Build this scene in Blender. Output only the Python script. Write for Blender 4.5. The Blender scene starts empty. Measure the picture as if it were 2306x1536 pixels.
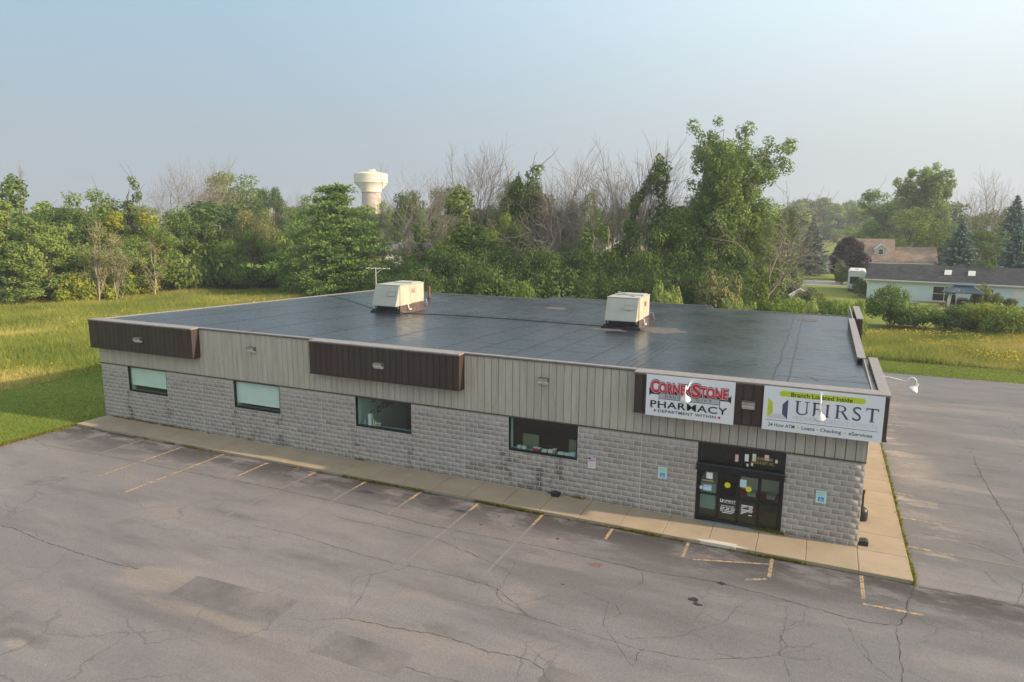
import bpy, bmesh, math, random
import numpy as np
from mathutils import Vector, Matrix

# ------------------------------------------------------------------ camera, sky, sun, exposure
scene = bpy.context.scene
COL = scene.collection
rng = np.random.default_rng(7)
random.seed(7)

cam_data = bpy.data.cameras.new('camera')
cam_data.sensor_width = 36.0
cam_data.lens = 24.40
cam_data.clip_start = 0.1
cam_data.clip_end = 4000.0
cam = bpy.data.objects.new('camera', cam_data)
COL.objects.link(cam)
YAW, PITCH, ROLL = (0.41876, 0.17228, 0.00764)
fw = Vector((-math.sin(YAW) * math.cos(PITCH), math.cos(YAW) * math.cos(PITCH), -math.sin(PITCH)))
rt = fw.cross(Vector((0, 0, 1))).normalized()
up = rt.cross(fw)
rt2 = math.cos(ROLL) * rt + math.sin(ROLL) * up
up2 = -math.sin(ROLL) * rt + math.cos(ROLL) * up
mw = Matrix((rt2, up2, -fw)).transposed().to_4x4()
mw.translation = Vector((-1.7697, -24.5448, 10.6825))
cam.matrix_world = mw
scene.camera = cam

SUN_EL = math.radians(22.0)
SUN_AZ = math.radians(5.7)          # measured from +x towards +y
world = bpy.data.worlds.new('World')
scene.world = world
world.use_nodes = True
wn, wl = world.node_tree.nodes, world.node_tree.links
wn.clear()
w_out = wn.new('ShaderNodeOutputWorld')
w_bg = wn.new('ShaderNodeBackground')
w_sky = wn.new('ShaderNodeTexSky')
w_sky.sky_type = 'NISHITA'
w_sky.sun_disc = False
w_sky.sun_elevation = SUN_EL
w_sky.sun_rotation = math.radians(90.0) - SUN_AZ
w_sky.altitude = 100.0
w_sky.air_density = 1.0
w_sky.dust_density = 4.0
w_sky.ozone_density = 1.5
# summer smoke haze: pale veil that is thickest at the horizon and brighter towards the sun
w_geo = wn.new('ShaderNodeTexCoord')
w_sep = wn.new('ShaderNodeSeparateXYZ')
wl.new(w_geo.outputs['Generated'], w_sep.inputs[0])
w_ramp = wn.new('ShaderNodeValToRGB')
w_ramp.color_ramp.elements[0].position = 0.0
w_ramp.color_ramp.elements[0].color = (0.97, 0.97, 0.97, 1)
w_ramp.color_ramp.elements[1].position = 0.75
w_ramp.color_ramp.elements[1].color = (0.80, 0.80, 0.80, 1)
wl.new(w_sep.outputs['Z'], w_ramp.inputs[0])
w_hz = wn.new('ShaderNodeValToRGB')           # veil colour by elevation
e = w_hz.color_ramp.elements
e[0].position = 0.0;  e[0].color = (3.45, 3.75, 4.1, 1)
e[1].position = 0.85; e[1].color = (4.0, 5.0, 6.0, 1)
m_ = e.new(0.12); m_.color = (3.35, 3.95, 4.45, 1)
m_ = e.new(0.30); m_.color = (2.9, 4.4, 5.65, 1)
wl.new(w_sep.outputs['Z'], w_hz.inputs[0])
w_dot = wn.new('ShaderNodeVectorMath'); w_dot.operation = 'DOT_PRODUCT'
wl.new(w_geo.outputs['Generated'], w_dot.inputs[0])
w_dot.inputs[1].default_value = (math.cos(SUN_AZ) * math.cos(SUN_EL), math.sin(SUN_AZ) * math.cos(SUN_EL), math.sin(SUN_EL))
w_glow = wn.new('ShaderNodeMapRange')
w_glow.interpolation_type = 'SMOOTHSTEP'
w_glow.inputs['From Min'].default_value = -0.65
w_glow.inputs['From Max'].default_value = 0.72
w_glow.inputs['To Min'].default_value = 0.0
w_glow.inputs['To Max'].default_value = 1.0
wl.new(w_dot.outputs['Value'], w_glow.inputs['Value'])
w_gadd = wn.new('ShaderNodeMix'); w_gadd.data_type = 'RGBA'; w_gadd.blend_type = 'ADD'
w_gadd.inputs['B'].default_value = (5.9, 5.4, 4.3, 1)
w_gel = wn.new('ShaderNodeMapRange'); w_gel.interpolation_type = 'SMOOTHSTEP'
w_gel.inputs['From Min'].default_value = -0.05
w_gel.inputs['From Max'].default_value = 0.40
w_gel.inputs['To Min'].default_value = 0.25
w_gel.inputs['To Max'].default_value = 1.0
wl.new(w_sep.outputs['Z'], w_gel.inputs['Value'])
w_gm = wn.new('ShaderNodeMath'); w_gm.operation = 'MULTIPLY'
wl.new(w_glow.outputs[0], w_gm.inputs[0]); wl.new(w_gel.outputs[0], w_gm.inputs[1])
wl.new(w_gm.outputs[0], w_gadd.inputs['Factor'])
wl.new(w_hz.outputs[0], w_gadd.inputs['A'])
w_mix = wn.new('ShaderNodeMix'); w_mix.data_type = 'RGBA'
wl.new(w_ramp.outputs[0], w_mix.inputs['Factor'])
wl.new(w_sky.outputs[0], w_mix.inputs['A'])
wl.new(w_gadd.outputs['Result'], w_mix.inputs['B'])
w_bg.inputs['Strength'].default_value = 0.097
wl.new(w_mix.outputs['Result'], w_bg.inputs['Color'])
wl.new(w_bg.outputs[0], w_out.inputs[0])

sun_data = bpy.data.lights.new('sun', 'SUN')
sun_data.energy = 5.0
sun_data.angle = math.radians(0.8)
sun_data.color = (1.0, 0.78, 0.55)
sun = bpy.data.objects.new('sun', sun_data)
COL.objects.link(sun)
sd = Vector((math.cos(SUN_AZ) * math.cos(SUN_EL), math.sin(SUN_AZ) * math.cos(SUN_EL), math.sin(SUN_EL)))
sun.rotation_euler = sd.to_track_quat('Z', 'Y').to_euler()
sun.location = (60, 0, 60)

scene.view_settings.view_transform = 'Standard'
scene.view_settings.look = 'None'
scene.view_settings.exposure = 0.5
scene.view_settings.gamma = 1.0
scene.view_settings.use_curve_mapping = False
scene.render.engine = 'CYCLES'
cy = scene.cycles
cy.use_denoising = True
cy.denoiser = 'OPENIMAGEDENOISE'
cy.denoising_input_passes = 'RGB_ALBEDO_NORMAL'
cy.denoising_prefilter = 'ACCURATE'
cy.max_bounces = 6
cy.diffuse_bounces = 3
cy.glossy_bounces = 3
cy.transmission_bounces = 4
cy.transparent_max_bounces = 8
cy.volume_bounces = 0
cy.sample_clamp_indirect = 6.0
cy.caustics_reflective = False
cy.caustics_refractive = False

# ------------------------------------------------------------------ helpers
def tag(o, label=None, cat=None, group=None, kind=None):
    if label: o['label'] = label
    if cat: o['category'] = cat
    if group: o['group'] = group
    if kind: o['kind'] = kind
    return o

def thing(name, label, cat, loc=(0, 0, 0), rz=0.0, group=None):
    o = bpy.data.objects.new(name, None)
    o.empty_display_size = 0.2
    COL.objects.link(o)
    o.location = loc
    o.rotation_euler = (0, 0, rz)
    return tag(o, label, cat, group)

def link(name, me, parent=None, loc=None, rz=None):
    o = bpy.data.objects.new(name, me)
    COL.objects.link(o)
    if parent is not None: o.parent = parent
    if loc is not None: o.location = loc
    if rz is not None: o.rotation_euler = (0, 0, rz)
    return o

def copy_tree(root, loc, rz=0.0, scale=(1, 1, 1), label=None, group=None):
    r = root.copy(); COL.objects.link(r)
    r.location = loc; r.rotation_euler = (0, 0, rz); r.scale = scale
    if label: r['label'] = label
    if group: r['group'] = group
    for ch in list(root.children):
        c = ch.copy(); COL.objects.link(c); c.parent = r
        for g in list(ch.children):
            d = g.copy(); COL.objects.link(d); d.parent = c
    return r

class MB:
    """collects simple shapes into one mesh"""
    def __init__(self):
        self.v, self.f, self.m = [], [], []
    def add(self, verts, faces, mi=0):
        b = len(self.v)
        self.v += [tuple(p) for p in verts]
        self.f += [tuple(b + i for i in f) for f in faces]
        self.m += [mi] * len(faces)
        return self
    def box(self, x0, x1, y0, y1, z0, z1, mi=0):
        v = [(x0, y0, z0), (x1, y0, z0), (x1, y1, z0), (x0, y1, z0), (x0, y0, z1), (x1, y0, z1), (x1, y1, z1), (x0, y1, z1)]
        f = [(0, 3, 2, 1), (4, 5, 6, 7), (0, 1, 5, 4), (1, 2, 6, 5), (2, 3, 7, 6), (3, 0, 4, 7)]
        return self.add(v, f, mi)
    def cbox(self, x0, x1, y0, y1, z0, z1, c=0.01, mi=0):
        """box with its upper edges chamfered"""
        v = [(x0, y0, z0), (x1, y0, z0), (x1, y1, z0), (x0, y1, z0),
             (x0, y0, z1 - c), (x1, y0, z1 - c), (x1, y1, z1 - c), (x0, y1, z1 - c),
             (x0 + c, y0 + c, z1), (x1 - c, y0 + c, z1), (x1 - c, y1 - c, z1), (x0 + c, y1 - c, z1)]
        f = [(0, 3, 2, 1), (8, 9, 10, 11)]
        for a in range(4):
            b = (a + 1) % 4
            f += [(a, b, 4 + b, 4 + a), (4 + a, 4 + b, 8 + b, 8 + a)]
        return self.add(v, f, mi)
    def poly(self, pts, z, mi=0):
        n = len(pts)
        return self.add([(x, y, z) for x, y in pts], [tuple(range(n))], mi)
    def prism(self, pts, axis, a0, a1, mi=0):
        """closed 2-D outline pushed along an axis ('x','y' or 'z')"""
        n = len(pts)
        def P(p, a):
            return {'x': (a, p[0], p[1]), 'y': (p[0], a, p[1]), 'z': (p[0], p[1], a)}[axis]
        v = [P(p, a0) for p in pts] + [P(p, a1) for p in pts]
        f = [tuple(range(n))[::-1], tuple(range(n, 2 * n))]
        f += [(i, (i + 1) % n, n + (i + 1) % n, n + i) for i in range(n)]
        return self.add(v, f, mi)
    def tube(self, pts, rad, seg=6, mi=0, cap=True):
        pts = [Vector(p) for p in pts]
        n = len(pts)
        if not hasattr(rad, '__len__'): rad = [rad] * n
        rings, v = [], []
        ref = None
        for i, p in enumerate(pts):
            t = (pts[min(i + 1, n - 1)] - pts[max(i - 1, 0)])
            if t.length < 1e-9: t = Vector((0, 0, 1))
            t.normalize()
            if ref is None:
                ref = Vector((1, 0, 0)) if abs(t.x) < 0.8 else Vector((0, 1, 0))
            a = (ref - t * ref.dot(t))
            if a.length < 1e-6: a = t.orthogonal()
            a.normalize(); ref = a
            b = t.cross(a)
            for k in range(seg):
                an = 2 * math.pi * k / seg
                v.append(p + (a * math.cos(an) + b * math.sin(an)) * rad[i])
        f = []
        for i in range(n - 1):
            for k in range(seg):
                k2 = (k + 1) % seg
                f.append((i * seg + k, i * seg + k2, (i + 1) * seg + k2, (i + 1) * seg + k))
        if cap:
            f.append(tuple(range(seg))[::-1]); f.append(tuple((n - 1) * seg + k for k in range(seg)))
        return self.add(v, f, mi)
    def lathe(self, prof, seg=16, c=(0, 0), mi=0):
        v, f = [], []
        for r, z in prof:
            for k in range(seg):
                a = 2 * math.pi * k / seg
                v.append((c[0] + r * math.cos(a), c[1] + r * math.sin(a), z))
        for i in range(len(prof) - 1):
            for k in range(seg):
                k2 = (k + 1) % seg
                f.append((i * seg + k, i * seg + k2, (i + 1) * seg + k2, (i + 1) * seg + k))
        return self.add(v, f, mi)
    def mesh(self, name, mats, smooth=False):
        me = bpy.data.meshes.new(name)
        me.from_pydata(self.v, [], self.f)
        if not isinstance(mats, (list, tuple)): mats = [mats]
        for m in mats: me.materials.append(m)
        if len(mats) > 1: me.polygons.foreach_set('material_index', self.m)
        if smooth: me.polygons.foreach_set('use_smooth', [True] * len(me.polygons))
        me.update()
        return me
    def build(self, name, mats, parent=None, loc=None, rz=None, smooth=False, kind=None):
        o = link(name, self.mesh(name, mats, smooth), parent, loc, rz)
        if kind: o['kind'] = kind
        return o

def np_mesh(name, V, F, mat, tone=None, smooth=False):
    """fast mesh from arrays: V (n,3), F (m,k) all faces with k corners; tone: float per vertex"""
    me = bpy.data.meshes.new(name)
    V = np.ascontiguousarray(V, dtype=np.float32); F = np.ascontiguousarray(F, dtype=np.int32)
    m, k = F.shape
    me.vertices.add(len(V)); me.vertices.foreach_set('co', V.ravel())
    me.loops.add(m * k); me.loops.foreach_set('vertex_index', F.ravel())
    me.polygons.add(m)
    me.polygons.foreach_set('loop_start', np.arange(0, m * k, k, dtype=np.int32))
    if tone is not None:
        at = me.attributes.new('tone', 'FLOAT', 'POINT')
        at.data.foreach_set('value', np.ascontiguousarray(tone, dtype=np.float32))
    for mm in (mat if isinstance(mat, (list, tuple)) else [mat]): me.materials.append(mm)
    if smooth: me.polygons.foreach_set('use_smooth', np.ones(m, dtype=bool))
    me.update(calc_edges=True)
    return me

# ------------------------------------------------------------------ materials
class NT:
    """small node-tree writer"""
    def __init__(self, name):
        self.mat = bpy.data.materials.new(name)
        self.mat.use_nodes = True
        self.t = self.mat.node_tree
        self.t.nodes.clear()
        self.out = self.n('ShaderNodeOutputMaterial')
    def n(self, typ, **kw):
        nd = self.t.nodes.new(typ)
        for k, v in kw.items():
            if k in nd.inputs.keys(): nd.inputs[k].default_value = v
            else: setattr(nd, k, v)
        return nd
    def l(self, a, b): self.t.links.new(a, b)
    def pos(self):
        return self.n('ShaderNodeNewGeometry').outputs['Position']
    def obj(self):
        return self.n('ShaderNodeTexCoord').outputs['Object']
    def noise(self, vec, scale, detail=4, rough=0.55, stretch=None, dim='3D'):
        if stretch:
            mp = self.n('ShaderNodeMapping'); mp.inputs['Scale'].default_value = stretch
            self.l(vec, mp.inputs['Vector']); vec = mp.outputs[0]
        nz = self.n('ShaderNodeTexNoise'); nz.inputs['Scale'].default_value = scale
        nz.inputs['Detail'].default_value = detail; nz.inputs['Roughness'].default_value = rough
        self.l(vec, nz.inputs['Vector'])
        return nz.outputs['Fac']
    def ramp(self, fac, stops):
        r = self.n('ShaderNodeValToRGB'); e = r.color_ramp.elements
        def c4(c): return (c, c, c, 1) if not hasattr(c, '__len__') else (*c, 1)
        e[0].position = stops[0][0]; e[0].color = c4(stops[0][1])
        e[1].position = stops[-1][0]; e[1].color = c4(stops[-1][1])
        for p, c in stops[1:-1]:
            q = e.new(p); q.color = c4(c)
        self.l(fac, r.inputs[0])
        return r.outputs[0]
    def mix(self, fac, a, b, blend='MIX'):
        m = self.n('ShaderNodeMix', data_type='RGBA', blend_type=blend)
        for s, x in (('Factor', fac), ('A', a), ('B', b)):
            if hasattr(x, 'links'): self.l(x, m.inputs[s])
            elif s == 'Factor': m.inputs[s].default_value = x
            else: m.inputs[s].default_value = (*x, 1)
        return m.outputs['Result']
    def math(self, op, a, b=0.0, clamp=False):
        m = self.n('ShaderNodeMath', operation=op, use_clamp=clamp)
        for i, x in enumerate((a, b)):
            if hasattr(x, 'links'): self.l(x, m.inputs[i])
            else: m.inputs[i].default_value = x
        return m.outputs[0]
    def attr(self, name):
        return self.n('ShaderNodeAttribute', attribute_name=name).outputs['Fac']
    def rand(self):
        return self.n('ShaderNodeObjectInfo').outputs['Random']
    def maprange(self, v, a, b, c=0.0, d=1.0, smooth=True):
        m = self.n('ShaderNodeMapRange')
        if smooth: m.interpolation_type = 'SMOOTHSTEP'
        m.inputs['From Min'].default_value = a; m.inputs['From Max'].default_value = b
        m.inputs['To Min'].default_value = c; m.inputs['To Max'].default_value = d
        self.l(v, m.inputs['Value'])
        return m.outputs[0]
    def bsdf(self, color, rough=0.7, metallic=0.0, bump=None, bump_d=0.01, bump_s=0.5, spec=0.5):
        b = self.n('ShaderNodeBsdfPrincipled')
        for s, x in (('Base Color', color), ('Roughness', rough), ('Metallic', metallic), ('Specular IOR Level', spec)):
            if hasattr(x, 'links'): self.l(x, b.inputs[s])
            else: b.inputs[s].default_value = (*x, 1) if hasattr(x, '__len__') else x
        if bump is not None:
            bp = self.n('ShaderNodeBump'); bp.inputs['Strength'].default_value = bump_s
            bp.inputs['Distance'].default_value = bump_d
            self.l(bump, bp.inputs['Height']); self.l(bp.outputs[0], b.inputs['Normal'])
        self.l(b.outputs[0], self.out.inputs[0])
        return b

def flat(name, col, rough=0.6, var=0.12, scale=6.0, metallic=0.0, spec=0.5):
    """paint or plastic with slight grime"""
    t = NT(name)
    nz = t.noise(t.pos(), scale, 5)
    lo = tuple(c * (1 - var) for c in col); hi = tuple(min(1, c * (1 + var)) for c in col)
    t.bsdf(t.ramp(nz, [(0.3, lo), (0.7, hi)]), rough, metallic, nz, 0.004, 0.3, spec)
    return t.mat

M = {}

def m_block():
    t = NT('split_face_block')
    p = t.pos()
    tone = t.attr('tone')
    base = t.ramp(tone, [(0.0, (0.225, 0.205, 0.186)), (0.5, (0.345, 0.316, 0.288)), (1.0, (0.43, 0.395, 0.36))])
    grain = t.noise(p, 38, 6, 0.7)
    base = t.mix(0.65, base, t.ramp(grain, [(0.3, 0.25), (0.7, 0.78)]), 'OVERLAY')
    # dark weather stains that run down from the window corners and along the footing
    sx = t.n('ShaderNodeSeparateXYZ'); t.l(p, sx.inputs[0])
    blot = t.noise(p, 2.3, 7, 0.72, (1.0, 1.0, 0.9))
    for x0, wdt in ((-35.0, .5), (-32.1, .5), (-27.5, .6), (-24.7, .55), (-20.3, .45), (-17.4, .35), (-12.9, .7), (-10.6, .55), (-26.1, .8), (-11.4, .8)):
        d = t.math('ABSOLUTE', t.math('SUBTRACT', sx.outputs[0], x0))
        mk = t.math('MULTIPLY', t.maprange(d, 0.0, wdt, 1, 0), t.maprange(sx.outputs[2], 1.45, 1.75, 1, 0))
        mk = t.math('MULTIPLY', mk, t.maprange(blot, 0.45, 0.59, 0, 0.82))
        base = t.mix(mk, base, (0.075, 0.065, 0.055))
    foot = t.math('MULTIPLY', t.maprange(sx.outputs[2], 0.0, 0.55, 1, 0), t.maprange(blot, 0.42, 0.64, 0, 0.6))
    base = t.mix(foot, base, (0.11, 0.10, 0.075))
    eff = t.math('MULTIPLY', t.maprange(sx.outputs[2], 2.3, 2.95, 0, 1), t.maprange(blot, 0.5, 0.62, 0, 0.25))
    base = t.mix(eff, base, (0.5, 0.5, 0.48))
    big = t.noise(p, 0.35, 3)
    base = t.mix(t.maprange(big, 0.35, 0.65, 0, 0.25), base, (0.37, 0.31, 0.27))
    rel = t.math('ADD', t.noise(p, 11, 4, 0.6), t.math('MULTIPLY', grain, 0.4))
    t.bsdf(base, 0.92, 0, rel, 0.018, 0.5, 0.2)
    return t.mat
M['block'] = m_block()

def m_mortar():
    t = NT('mortar')
    nz = t.noise(t.pos(), 14, 5)
    t.bsdf(t.ramp(nz, [(0.3, (0.49, 0.457, 0.42)), (0.7, (0.61, 0.577, 0.535))]), 0.95, 0, nz, 0.004, 0.4, 0.2)
    return t.mat
M['mortar'] = m_mortar()

def m_metal(name, lo, hi, streak, rough=0.45):
    t = NT(name)
    p = t.pos()
    nz = t.noise(p, 1.3, 5, 0.6, (6, 6, 0.5))
    c = t.ramp(nz, [(0.3, lo), (0.72, hi)])
    sp = t.noise(p, 4.0, 6, 0.7, (2.5, 2.5, 0.35))
    c = t.mix(t.maprange(sp, 0.56, 0.74, 0, 0.55), c, streak)
    rn = t.math('MULTIPLY', t.rand(), 0.14)
    c = t.mix(rn, c, (0.12, 0.11, 0.10))
    t.bsdf(c, t.ramp(sp, [(0.3, rough), (0.7, rough + 0.2)]), 0, t.noise(p, 0.9, 2), 0.01, 0.25, 0.4)
    return t.mat
M['beige'] = m_metal('beige_metal', (0.40, 0.365, 0.305), (0.53, 0.485, 0.41), (0.27, 0.22, 0.16))
M['brown'] = m_metal('brown_metal', (0.036, 0.022, 0.018), (0.055, 0.035, 0.029), (0.08, 0.058, 0.048), 0.4)
M['coping'] = m_metal('coping_metal', (0.22, 0.195, 0.185), (0.32, 0.29, 0.275), (0.14, 0.12, 0.11), 0.42)
M['flashing'] = m_metal('dark_flashing', (0.07, 0.055, 0.05), (0.10, 0.08, 0.07), (0.05, 0.04, 0.035), 0.5)

def m_roof():
    t = NT('black_roof_membrane')
    p = t.pos()
    a = t.noise(p, 0.22, 5, 0.6)
    b = t.noise(p, 1.0, 6, 0.6, (1, 8, 1))
    f = t.noise(p, 55, 3)
    c = t.ramp(a, [(0.3, (0.014, 0.020, 0.030)), (0.7, (0.033, 0.042, 0.057))])
    c = t.mix(t.maprange(b, 0.58, 0.74, 0, 0.4), c, (0.07, 0.073, 0.078))
    r = t.math('ADD', t.ramp(a, [(0.3, 0.19), (0.7, 0.29)]), t.math('MULTIPLY', t.maprange(b, 0.4, 0.7), 0.12))
    bump = t.math('ADD', t.math('MULTIPLY', a, 1.0), t.math('ADD', t.math('MULTIPLY', b, 0.10), t.math('MULTIPLY', f, 0.012)))
    t.bsdf(c, r, 0, bump, 0.04, 0.22, 0.5)
    return t.mat
M['roof'] = m_roof()
M['seam'] = flat('roof_seam_tar', (0.016, 0.018, 0.023), 0.4, 0.3)
M['roofmud'] = flat('dried_roof_mud', (0.10, 0.088, 0.085), 0.75, 0.35, 3)

def m_asphalt():
    t = NT('weathered_asphalt')
    p = t.pos()
    sx = t.n('ShaderNodeSeparateXYZ'); t.l(p, sx.inputs[0])
    big = t.noise(p, 0.10, 4, 0.55)
    med = t.noise(p, 0.55, 6, 0.62, (0.5, 1.2, 1))
    fine = t.noise(p, 26, 4, 0.75)
    strk = t.noise(p, 0.16, 5, 0.6, (0.45, 2.2, 1))
    c = t.ramp(big, [(0.3, (0.163, 0.151, 0.153)), (0.7, (0.209, 0.193, 0.195))])
    # greyer on the right-hand drive, pinker to the left
    c = t.mix(t.maprange(sx.outputs[0], -14, 6, 0, 0.65), c, (0.134, 0.136, 0.143))
    c = t.mix(t.maprange(med, 0.50, 0.72, 0, 0.5), c, (0.245, 0.215, 0.195))
    c = t.mix(t.maprange(med, 0.47, 0.27, 0, 0.55), c, (0.095, 0.086, 0.083))
    c = t.mix(t.maprange(strk, 0.51, 0.66, 0, 0.55), c, (0.255, 0.232, 0.224))
    c = t.mix(t.maprange(strk, 0.48, 0.35, 0, 0.6), c, (0.112, 0.104, 0.105))
    # oily dark strip where cars stand against the kerb
    kb = t.maprange(sx.outputs[1], -1.75, -4.8, 1, 0)
    kb = t.math('MULTIPLY', kb, t.maprange(sx.outputs[1], -1.6, -1.8, 0, 1))
    oil = t.noise(p, 0.75, 6, 0.7, (0.55, 1.3, 1))
    c = t.mix(t.math('MULTIPLY', kb, t.maprange(oil, 0.38, 0.55, 0.1, 0.95)), c, (0.055, 0.048, 0.048))
    # pale dust fans beside the right walk
    ds = t.math('MULTIPLY', t.maprange(sx.outputs[0], 1.4, 4.5, 1, 0), t.maprange(sx.outputs[1], -1, 1, 0, 1))
    c = t.mix(t.math('MULTIPLY', ds, t.maprange(oil, 0.5, 0.62, 0, 0.8)), c, (0.36, 0.315, 0.265))
    # silt left where puddles dried, and damp low spots
    for cx_, cy2, rx, ry, col, amt in ((-19.5, -11.1, 1.3, .75, (.27, .228, .195), .8), (-16.2, -11.85, 2.6, .3, (.265, .225, .19), .75), (-20.1, -14.6, .95, .33, (.105, .094, .088), .85), (-19.95, -14.88, .4, .16, (.29, .25, .22), .8),
                                   (-10.6, -10.4, 2.8, .38, (.255, .218, .188), .6), (-13.0, -12.6, 3.0, .7, (.235, .205, .18), .4), (-12.3, -6.0, .8, .8, (.26, .225, .2), .45), (-9.2, -7.4, .6, .9, (.26, .225, .2), .45), (-22.5, -7.6, 2.2, .5, (.235, .205, .185), .4), (2.6, 10, .9, 2.5, (.30, .26, .22), .5)):
        dx = t.math('DIVIDE', t.math('SUBTRACT', sx.outputs[0], cx_), rx); dy = t.math('DIVIDE', t.math('SUBTRACT', sx.outputs[1], cy2), ry)
        dd = t.math('ADD', t.math('SQRT', t.math('ADD', t.math('MULTIPLY', dx, dx), t.math('MULTIPLY', dy, dy))), t.math('MULTIPLY', t.math('SUBTRACT', oil, .5), 3.0))
        c = t.mix(t.maprange(dd, .55, 1.3, amt * .72, 0), c, col)
    # hairline crazing
    v = t.n('ShaderNodeTexVoronoi', feature='DISTANCE_TO_EDGE'); v.inputs['Scale'].default_value = 0.42
    wv = t.n('ShaderNodeVectorMath', operation='ADD')
    nzc = t.n('ShaderNodeTexNoise'); nzc.inputs['Scale'].default_value = 0.9; nzc.inputs['Detail'].default_value = 5
    t.l(p, nzc.inputs['Vector'])
    sc = t.n('ShaderNodeVectorMath', operation='SCALE'); sc.inputs['Scale'].default_value = 1.0
    t.l(nzc.outputs['Color'], sc.inputs[0])
    t.l(p, wv.inputs[0]); t.l(sc.outputs[0], wv.inputs[1]); t.l(wv.outputs[0], v.inputs['Vector'])
    hair = t.math('MULTIPLY', t.maprange(v.outputs['Distance'], 0.004, 0.016, 1, 0), t.maprange(t.noise(p, 0.16, 3), 0.47, 0.62, 0, 0.38))
    c = t.mix(hair, c, (0.075, 0.067, 0.064))
    c = t.mix(0.55, c, t.ramp(fine, [(0.25, 0.22), (0.75, 0.78)]), 'OVERLAY')
    bump = t.math('SUBTRACT', fine, t.math('MULTIPLY', hair, 0.8))
    t.bsdf(c, 0.88, 0, bump, 0.012, 0.6, 0.3)
    return t.mat
M['asphalt'] = m_asphalt()

def m_patch():
    t = NT('asphalt_patch')
    p = t.pos()
    med = t.noise(p, 0.55, 5, 0.6)
    fine = t.noise(p, 26, 4, 0.75)
    c = t.ramp(med, [(0.34, (0.118, 0.108, 0.108)), (0.48, (0.145, 0.133, 0.131)), (0.60, (0.182, 0.166, 0.162)), (0.74, (0.20, 0.182, 0.176))])
    c = t.mix(0.55, c, t.ramp(fine, [(0.25, 0.22), (0.75, 0.78)]), 'OVERLAY')
    t.bsdf(c, 0.88, 0, fine, 0.012, 0.6, 0.3)
    return t.mat
M['patch'] = m_patch()
M['dust'] = flat('dried_silt', (0.225, 0.193, 0.168), 0.9, 0.25, 2.5)
M['crack'] = flat('open_crack', (0.058, 0.052, 0.05), 0.95, 0.3)
M['oil'] = flat('oil_spot', (0.028, 0.027, 0.028), 0.55, 0.4, 9)
M['rustspot'] = flat('rusty_stain', (0.17, 0.10, 0.075), 0.9, 0.3, 9)

def m_line():
    t = NT('worn_yellow_paint')
    p = t.pos()
    w = t.noise(p, 7, 6, 0.75)
    c = t.mix(t.maprange(w, 0.44, 0.60), (0.185, 0.168, 0.155), (0.52, 0.335, 0.13))
    t.bsdf(c, 0.8, 0, w, 0.003, 0.3, 0.3)
    return t.mat
M['line'] = m_line()
def m_line2():
    t = NT('faded_yellow_paint')
    p = t.pos()
    w = t.noise(p, 6, 6, 0.75)
    c = t.mix(t.maprange(w, 0.50, 0.68, 0, 0.36), (0.195, 0.175, 0.165), (0.36, 0.27, 0.16))
    t.bsdf(c, 0.85, 0, w, 0.003, 0.3, 0.3)
    return t.mat
M['line2'] = m_line2()

def m_conc():
    t = NT('walk_concrete')
    p = t.pos()
    a = t.noise(p, 0.8, 5, 0.6); f = t.noise(p, 30, 4, 0.7)
    c = t.ramp(a, [(0.3, (0.315, 0.248, 0.172)), (0.7, (0.40, 0.32, 0.23))])
    c = t.mix(t.math('MULTIPLY', t.rand(), 0.3), c, (0.27, 0.225, 0.17))
    st = t.noise(p, 2.3, 6, 0.7)
    c = t.mix(t.maprange(st, 0.58, 0.72, 0, 0.4), c, (0.25, 0.21, 0.16))
    c = t.mix(0.3, c, t.ramp(f, [(0.25, 0.3), (0.75, 0.72)]), 'OVERLAY')
    t.bsdf(c, 0.9, 0, f, 0.006, 0.4, 0.25)
    return t.mat
M['conc'] = m_conc()
M['conc_white'] = flat('fresh_patch_mortar', (0.55, 0.50, 0.43), 0.9, 0.12, 3)

M['frame'] = flat('black_anodised_frame', (0.012, 0.012, 0.014), 0.32, 0.2)
M['blackplastic'] = flat('black_plastic', (0.018, 0.018, 0.02), 0.42, 0.25)
M['white_enamel'] = flat('white_enamel', (0.80, 0.80, 0.78), 0.3, 0.04)
M['lens'] = flat('frosted_lamp_lens', (0.62, 0.62, 0.58), 0.35, 0.08)
M['bronze'] = flat('weathered_bronze_housing', (0.16, 0.13, 0.115), 0.5, 0.25)
def m_glass():
    t = NT('window_glass')
    tr = t.n('ShaderNodeBsdfTransparent'); tr.inputs[0].default_value = (0.90, 0.955, 0.935, 1)
    gl = t.n('ShaderNodeBsdfGlossy'); gl.inputs['Roughness'].default_value = 0.02
    gl.inputs['Color'].default_value = (1, 1, 1, 1)
    lw = t.n('ShaderNodeLayerWeight'); lw.inputs['Blend'].default_value = 0.5
    fr = t.math('ADD', t.math('MULTIPLY', t.math('POWER', lw.outputs['Facing'], 5.0), 0.9), 0.035)
    mx = t.n('ShaderNodeMixShader')
    t.l(fr, mx.inputs[0]); t.l(tr.outputs[0], mx.inputs[1]); t.l(gl.outputs[0], mx.inputs[2])
    t.l(mx.outputs[0], t.out.inputs[0])
    return t.mat
M['glass'] = m_glass()
M['blind'] = flat('mint_roller_blind', (0.84, 0.90, 0.86), 0.8, 0.04, 2)
M['mint'] = flat('mint_wall_paint', (0.52, 0.74, 0.66), 0.8, 0.05, 1)
M['teal'] = flat('teal_sill', (0.20, 0.42, 0.45), 0.5, 0.08)
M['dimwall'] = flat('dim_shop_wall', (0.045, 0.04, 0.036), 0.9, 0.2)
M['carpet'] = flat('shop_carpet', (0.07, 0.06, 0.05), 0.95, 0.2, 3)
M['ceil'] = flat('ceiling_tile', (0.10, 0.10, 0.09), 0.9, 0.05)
M['paper'] = flat('white_paper', (0.78, 0.78, 0.76), 0.7, 0.03)
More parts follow.
